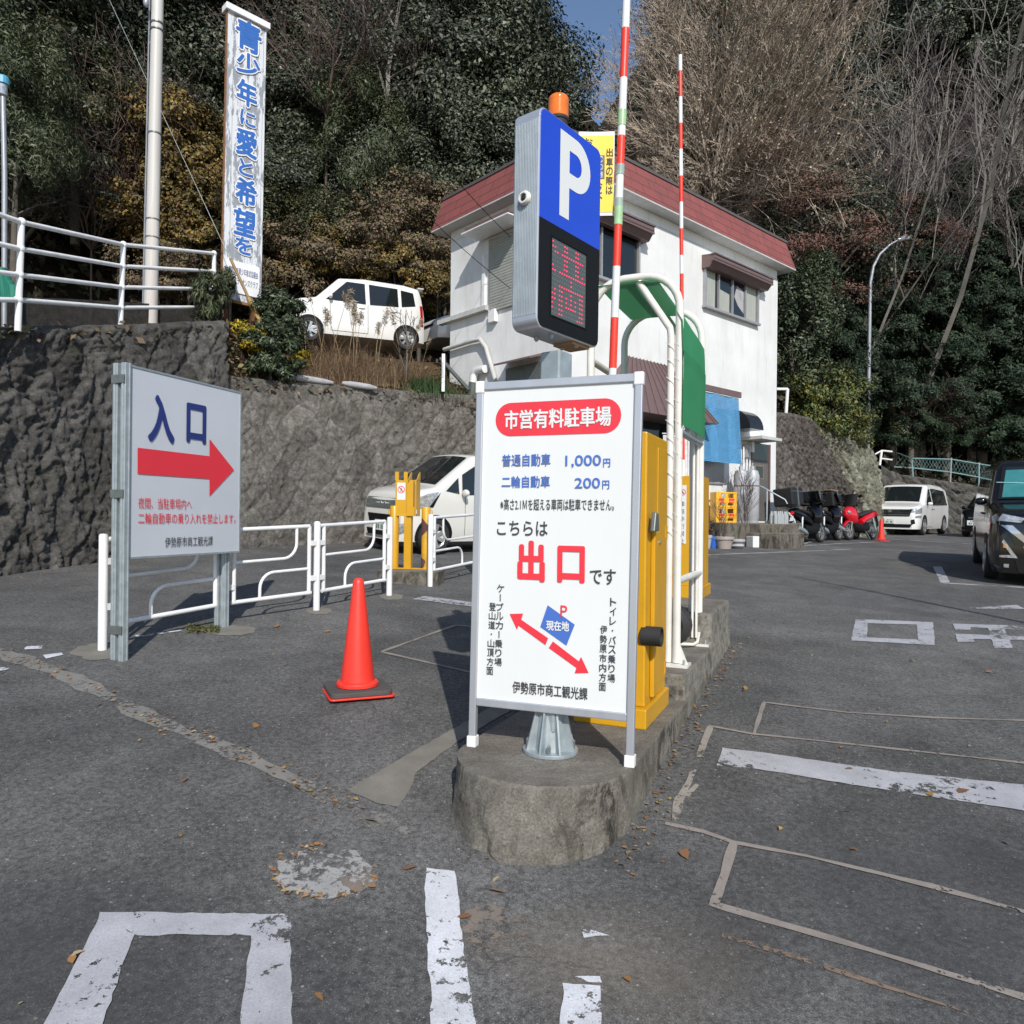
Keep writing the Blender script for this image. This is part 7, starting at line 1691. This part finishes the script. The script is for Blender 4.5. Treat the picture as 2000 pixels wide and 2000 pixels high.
# pampas grass
def blades(n, spread, h, w, m, name, parent, bend=.5, dry=0, base=None):
    B = rng.normal(size=(n, 3))*np.array([spread, spread*.6, 0]); a = rng.random(n)*6.283; hh = h*(.55+.55*rng.random(n)); bd_ = bend*(.3+rng.random(n)); Q = []
    ps = []
    for k in range(5):
        f = k/4; r_ = bd_*hh*f*f; ps.append(B + np.stack([np.cos(a)*r_, np.sin(a)*r_, hh*(f-.28*f*f*bd_)], 1))
    sd2 = np.stack([-np.sin(a), np.cos(a), a*0], 1); sd2 = unit(sd2 + rng.normal(size=(n, 3))*.4)
    for k in range(4):
        w0, w1 = w*(1-k/4.4)/2, w*(1-(k+1)/4.4)/2; Q.append(np.stack([ps[k]-sd2*w0, ps[k]+sd2*w0, ps[k+1]+sd2*w1, ps[k+1]-sd2*w1], 1))
    return np_mesh(name, np.concatenate(Q, 0).reshape(-1, 3), 4, m, parent)
def mk_pampas(n=260, h=.8, plumes=2):
    def f():
        o = thing('pampas_grass', None, None); blades(n, .22, h, .011, M['straw'], 'leaves', o, .75)
        for k in range(plumes):
            a = rng.random()*6.283; t = Vector((math.cos(a)*.32, math.sin(a)*.32, h*1.25+.25*rng.random())); mb = MB().tube([(0, 0, 0), t*.6 + Vector((0, 0, .1)), t], [.007, .006, .004], 4); mb.build('stalk', M['straw'], o)
            C = np.array(t)[None] + np.stack([np.cos(a)*.10*np.linspace(0, 1, 160), np.sin(a)*.10*np.linspace(0, 1, 160), .26*np.linspace(0, 1, 160)], 1) + rng.normal(size=(160, 3))*np.array([.028, .028, .02])
            np_mesh('plume', leaves(C, .075, .16, None, -.8), 4, M['plume'], o)
        return o
    return f
pam = [mk_pampas(), mk_pampas(300, .6, 0), mk_pampas(240, .9, 2)]
PL = ['pale dry pampas grass before the wagon on the bank', 'dry straw coloured grass tuft on the bank']
for i, (px, py, y, s) in enumerate([(620,738,13.6,.9),(650,742,13.8,1.0),(690,748,14.0,1.0),(730,752,14.4,1.0),(765,756,14.8,.9),(640,715,15.0,1.1),(700,722,15.4,1.15),(750,728,15.6,1.1),(790,738,15.8,.95),(600,728,14.4,.8),(570,705,15.2,.8),(815,745,15.9,.7),(675,735,14.6,1.0),(780,762,14.9,.8)]):
    p = at(px, py, y); z = bank_z(p.x, y); plant('pam%d' % (i % 3), pam[i % 3], 'pampas_grass', PL[0] if i % 3 != 1 else PL[1], 'grass', (p.x, y, z-.05), s, None, 'pampas grass tufts' if i % 3 != 1 else 'dry grass tufts')
for i, (px, py, y, s) in enumerate([(480,640,13.2,.8),(465,625,13.8,.7),(500,655,13.4,.7),(450,700,12.4,.5),(470,715,12.5,.55),(420,600,14,.6),(300,600,15.5,.8),(360,600,15.5,.9),(250,600,15.5,.7)]):
    p = at(px, py, y); z = bank_z(p.x, y); plant('pam1', pam[1], 'pampas_grass', PL[1], 'grass', (p.x, y, z-.05), s, None, 'dry grass tufts')
def mk_green(): o = thing('grass_tuft', None, None); blades(900, .28, .5, .014, M['grass'], 'leaves', o, .7); return o
for px, py, y, s, lb in ((838,758,14.9,1.0,'green grass tuft left of the short white marker post'),(815,752,15.2,.7,'smaller green grass tuft at the foot of the pampas grass')):
    p = at(px, py, y); plant('green', mk_green, 'grass_tuft', lb, 'grass', (p.x, y, bank_z(p.x, y)-.05), s)
dead = mk_bare((6, 5), 1.5, .03, .55, .2, 'twig_brown', 'bark_pale', .14, .5, tw=.006)
p = at(792, 745, 15.2); plant('dead', dead, 'dead_sapling', 'leafless dead sapling standing before the rear of the wagon', 'sapling', (p.x, 15.2, bank_z(p.x, 15.2)), 1.0, 1)
p = hit(1456,1066); plant('potshrub', mk_bare((7, 6), 1.5, .016, .5, .25, 'twig_grey', 'twig_brown', .1, .5, tw=.004, starts=[((0, 0, 0), (math.cos(k*2.1)*.25, math.sin(k*2.1)*.25, 1), 1.2, .012) for k in range(5)]), 'potted_shrub', 'thin bare shrub growing from the tall grey pot before the cylinders', 'shrub', (p.x, p.y, p.z+.28), 1.0)
p = hit(1414,1072); plant('potshrub', None, 'potted_shrub', 'small bare shrub in the beige round pot', 'shrub', (p.x, p.y, p.z+.2), .6)
p = hit(1382,1068); plant('dry1', mk_tree(900, (.35, .25, .25), .25, 1, .05, M['leaf_maple'], 20, .4, .1, .01), 'withered_plant', 'reddish withered plant beside the white canopy leg', 'plant', (p.x, p.y+.2, p.z+.1), 1.)

# undergrowth on the hill and litter on the ground
n = 60000; x = rng.uniform(-34, 48, n); t = rng.random(n)**1.3*34; y = toe(x)+t; z = np.array(hill_z(x, y)) + rng.random(n)**2*1.3
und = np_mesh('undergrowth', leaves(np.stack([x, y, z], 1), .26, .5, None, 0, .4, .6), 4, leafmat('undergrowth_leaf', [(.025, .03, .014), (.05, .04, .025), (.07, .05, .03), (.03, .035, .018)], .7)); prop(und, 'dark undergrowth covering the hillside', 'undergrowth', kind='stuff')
bi = rng.integers(0, Pb.shape[0]-1, 9000); bj = rng.integers(1, 30, 9000); C = Pb[bi, bj]*1.0 + rng.normal(size=(9000, 3))*np.array([.1, .1, .03]) + np.array([0, 0, .03])
lit = np_mesh('bank_litter', leaves(C, .085, .6, None, 0, .4, 1.5), 4, M['leaf_brown']); prop(lit, 'brown leaf litter and dead stems covering the bank', 'leaf litter', kind='stuff')
def flat_leaves(P, size, name, m, label):
    n = len(P); a = rng.random(n)*6.283; Q = []
    d = np.stack([np.cos(a), np.sin(a), rng.normal(size=n)*.15], 1); e = np.stack([-np.sin(a), np.cos(a), rng.normal(size=n)*.25], 1); s = (size*(.6+.8*rng.random(n)))[:, None]
    asp = (.35+.4*rng.random(n))[:, None]; c = P + np.array([0, 0, .008]); lift = np.array([0, 0, 1.])*s*(.06+.16*rng.random(n))[:, None]
    Q = np.stack([c - d*s*.5, c - d*s*.15 + e*s*asp*.5 + lift, c + d*s*.22 + e*s*asp*.42 + lift*.6, c + d*s*.55, c + d*s*.2 - e*s*asp*.45 + lift*.8, c - d*s*.18 - e*s*asp*.5 + lift], 1)
    o = np_mesh(name, Q.reshape(-1, 3), 6, m); return prop(o, label, 'leaf litter', kind='stuff')
def gpts(x, y): return np.array([[a, b, gz(a, b)] for a, b in zip(x, y)])
L = []
fx = np.concatenate([rng.uniform(-3.5, 5, 80), rng.uniform(-6, 14, 260)]); fy = np.concatenate([rng.uniform(1.6, 7, 80), rng.uniform(6, 22, 260)]); L.append(gpts(fx, fy))
big = [hit(*p) for p in ((361,1526),(622,1953),(968,1722),(908,1795),(972,1745),(1336,1673),(1456,1346),(1452,1350),(1406,1290),(1668,1663),(725,1607),(800,1700),(640,1235),(540,1225),(150,1870),(1225,1917),(1880,1550),(1966,1650),(1782,1293),(1932,1315),(1815,1556),(140,1880),(1660,1505),(500,1420),(560,1300),(415,1453))]
flat_leaves(np.array([list(p) for p in big]), .05, 'fallen_leaves', M['litter'], 'larger fallen leaves scattered over the nearer asphalt')
se = [hit(*p) for p in ((0,1274),(137,1324),(290,1403),(455,1469),(580,1527),(704,1585))]
S_ = []
for a, b in zip(se, se[1:]):
    k = 34; f = rng.random(k)[:, None]; q = np.array(a)[None]*(1-f)+np.array(b)[None]*f + rng.normal(size=(k, 3))*np.array([.03, .05, 0]); S_.append(gpts(q[:, 0], q[:, 1]))
re_ = [il(2.72+.06*k, VR+.05, 0) for k in range(62)]; q = np.repeat(np.array([[p.x, p.y, 0] for p in re_]), 7, 0) + rng.normal(size=(434, 3))*np.array([.03, .03, 0]); keep = rng.random(434) < .4; S_.append(gpts(q[keep, 0], q[keep, 1]))
wl = resample(W1b+W2b, 160)[0]; q = np.repeat(wl, 2, 0) + np.array([.28, -.18, 0]) + rng.normal(size=(320, 3))*np.array([.1, .1, 0]); S_.append(gpts(q[:, 0], q[:, 1]))
q = np.array([list(hit(634+100*math.cos(a)+rng.normal()*9, 1708+50*math.sin(a)+rng.normal()*4)) for a in rng.random(60)*4.6+.2]); S_.append(gpts(q[:, 0], q[:, 1]))
flat_leaves(np.concatenate(L+S_), .022, 'leaf_litter', M['litter'], 'small fallen leaves and crumbs gathered along seams and edges')
mq = np.array([list(hit(rng.uniform(365, 428), 1231+rng.normal()*3)) for _ in range(500)]); mo = np_mesh('moss', leaves(mq+np.array([0, 0, .012]), .03, .5, None, 0, .4, 1.), 4, M['mossgrn']); prop(mo, 'small patch of moss on the asphalt under the entrance sign', 'moss', kind='stuff')
for o in list(bpy.data.objects):
    if o.type == 'EMPTY' and o.parent is None and 'label' not in o: print('UNLABELLED', o.name)

if __import__('os').environ.get('FLOAT'): print('FLOATS', sorted(FL, reverse=True)[:60])
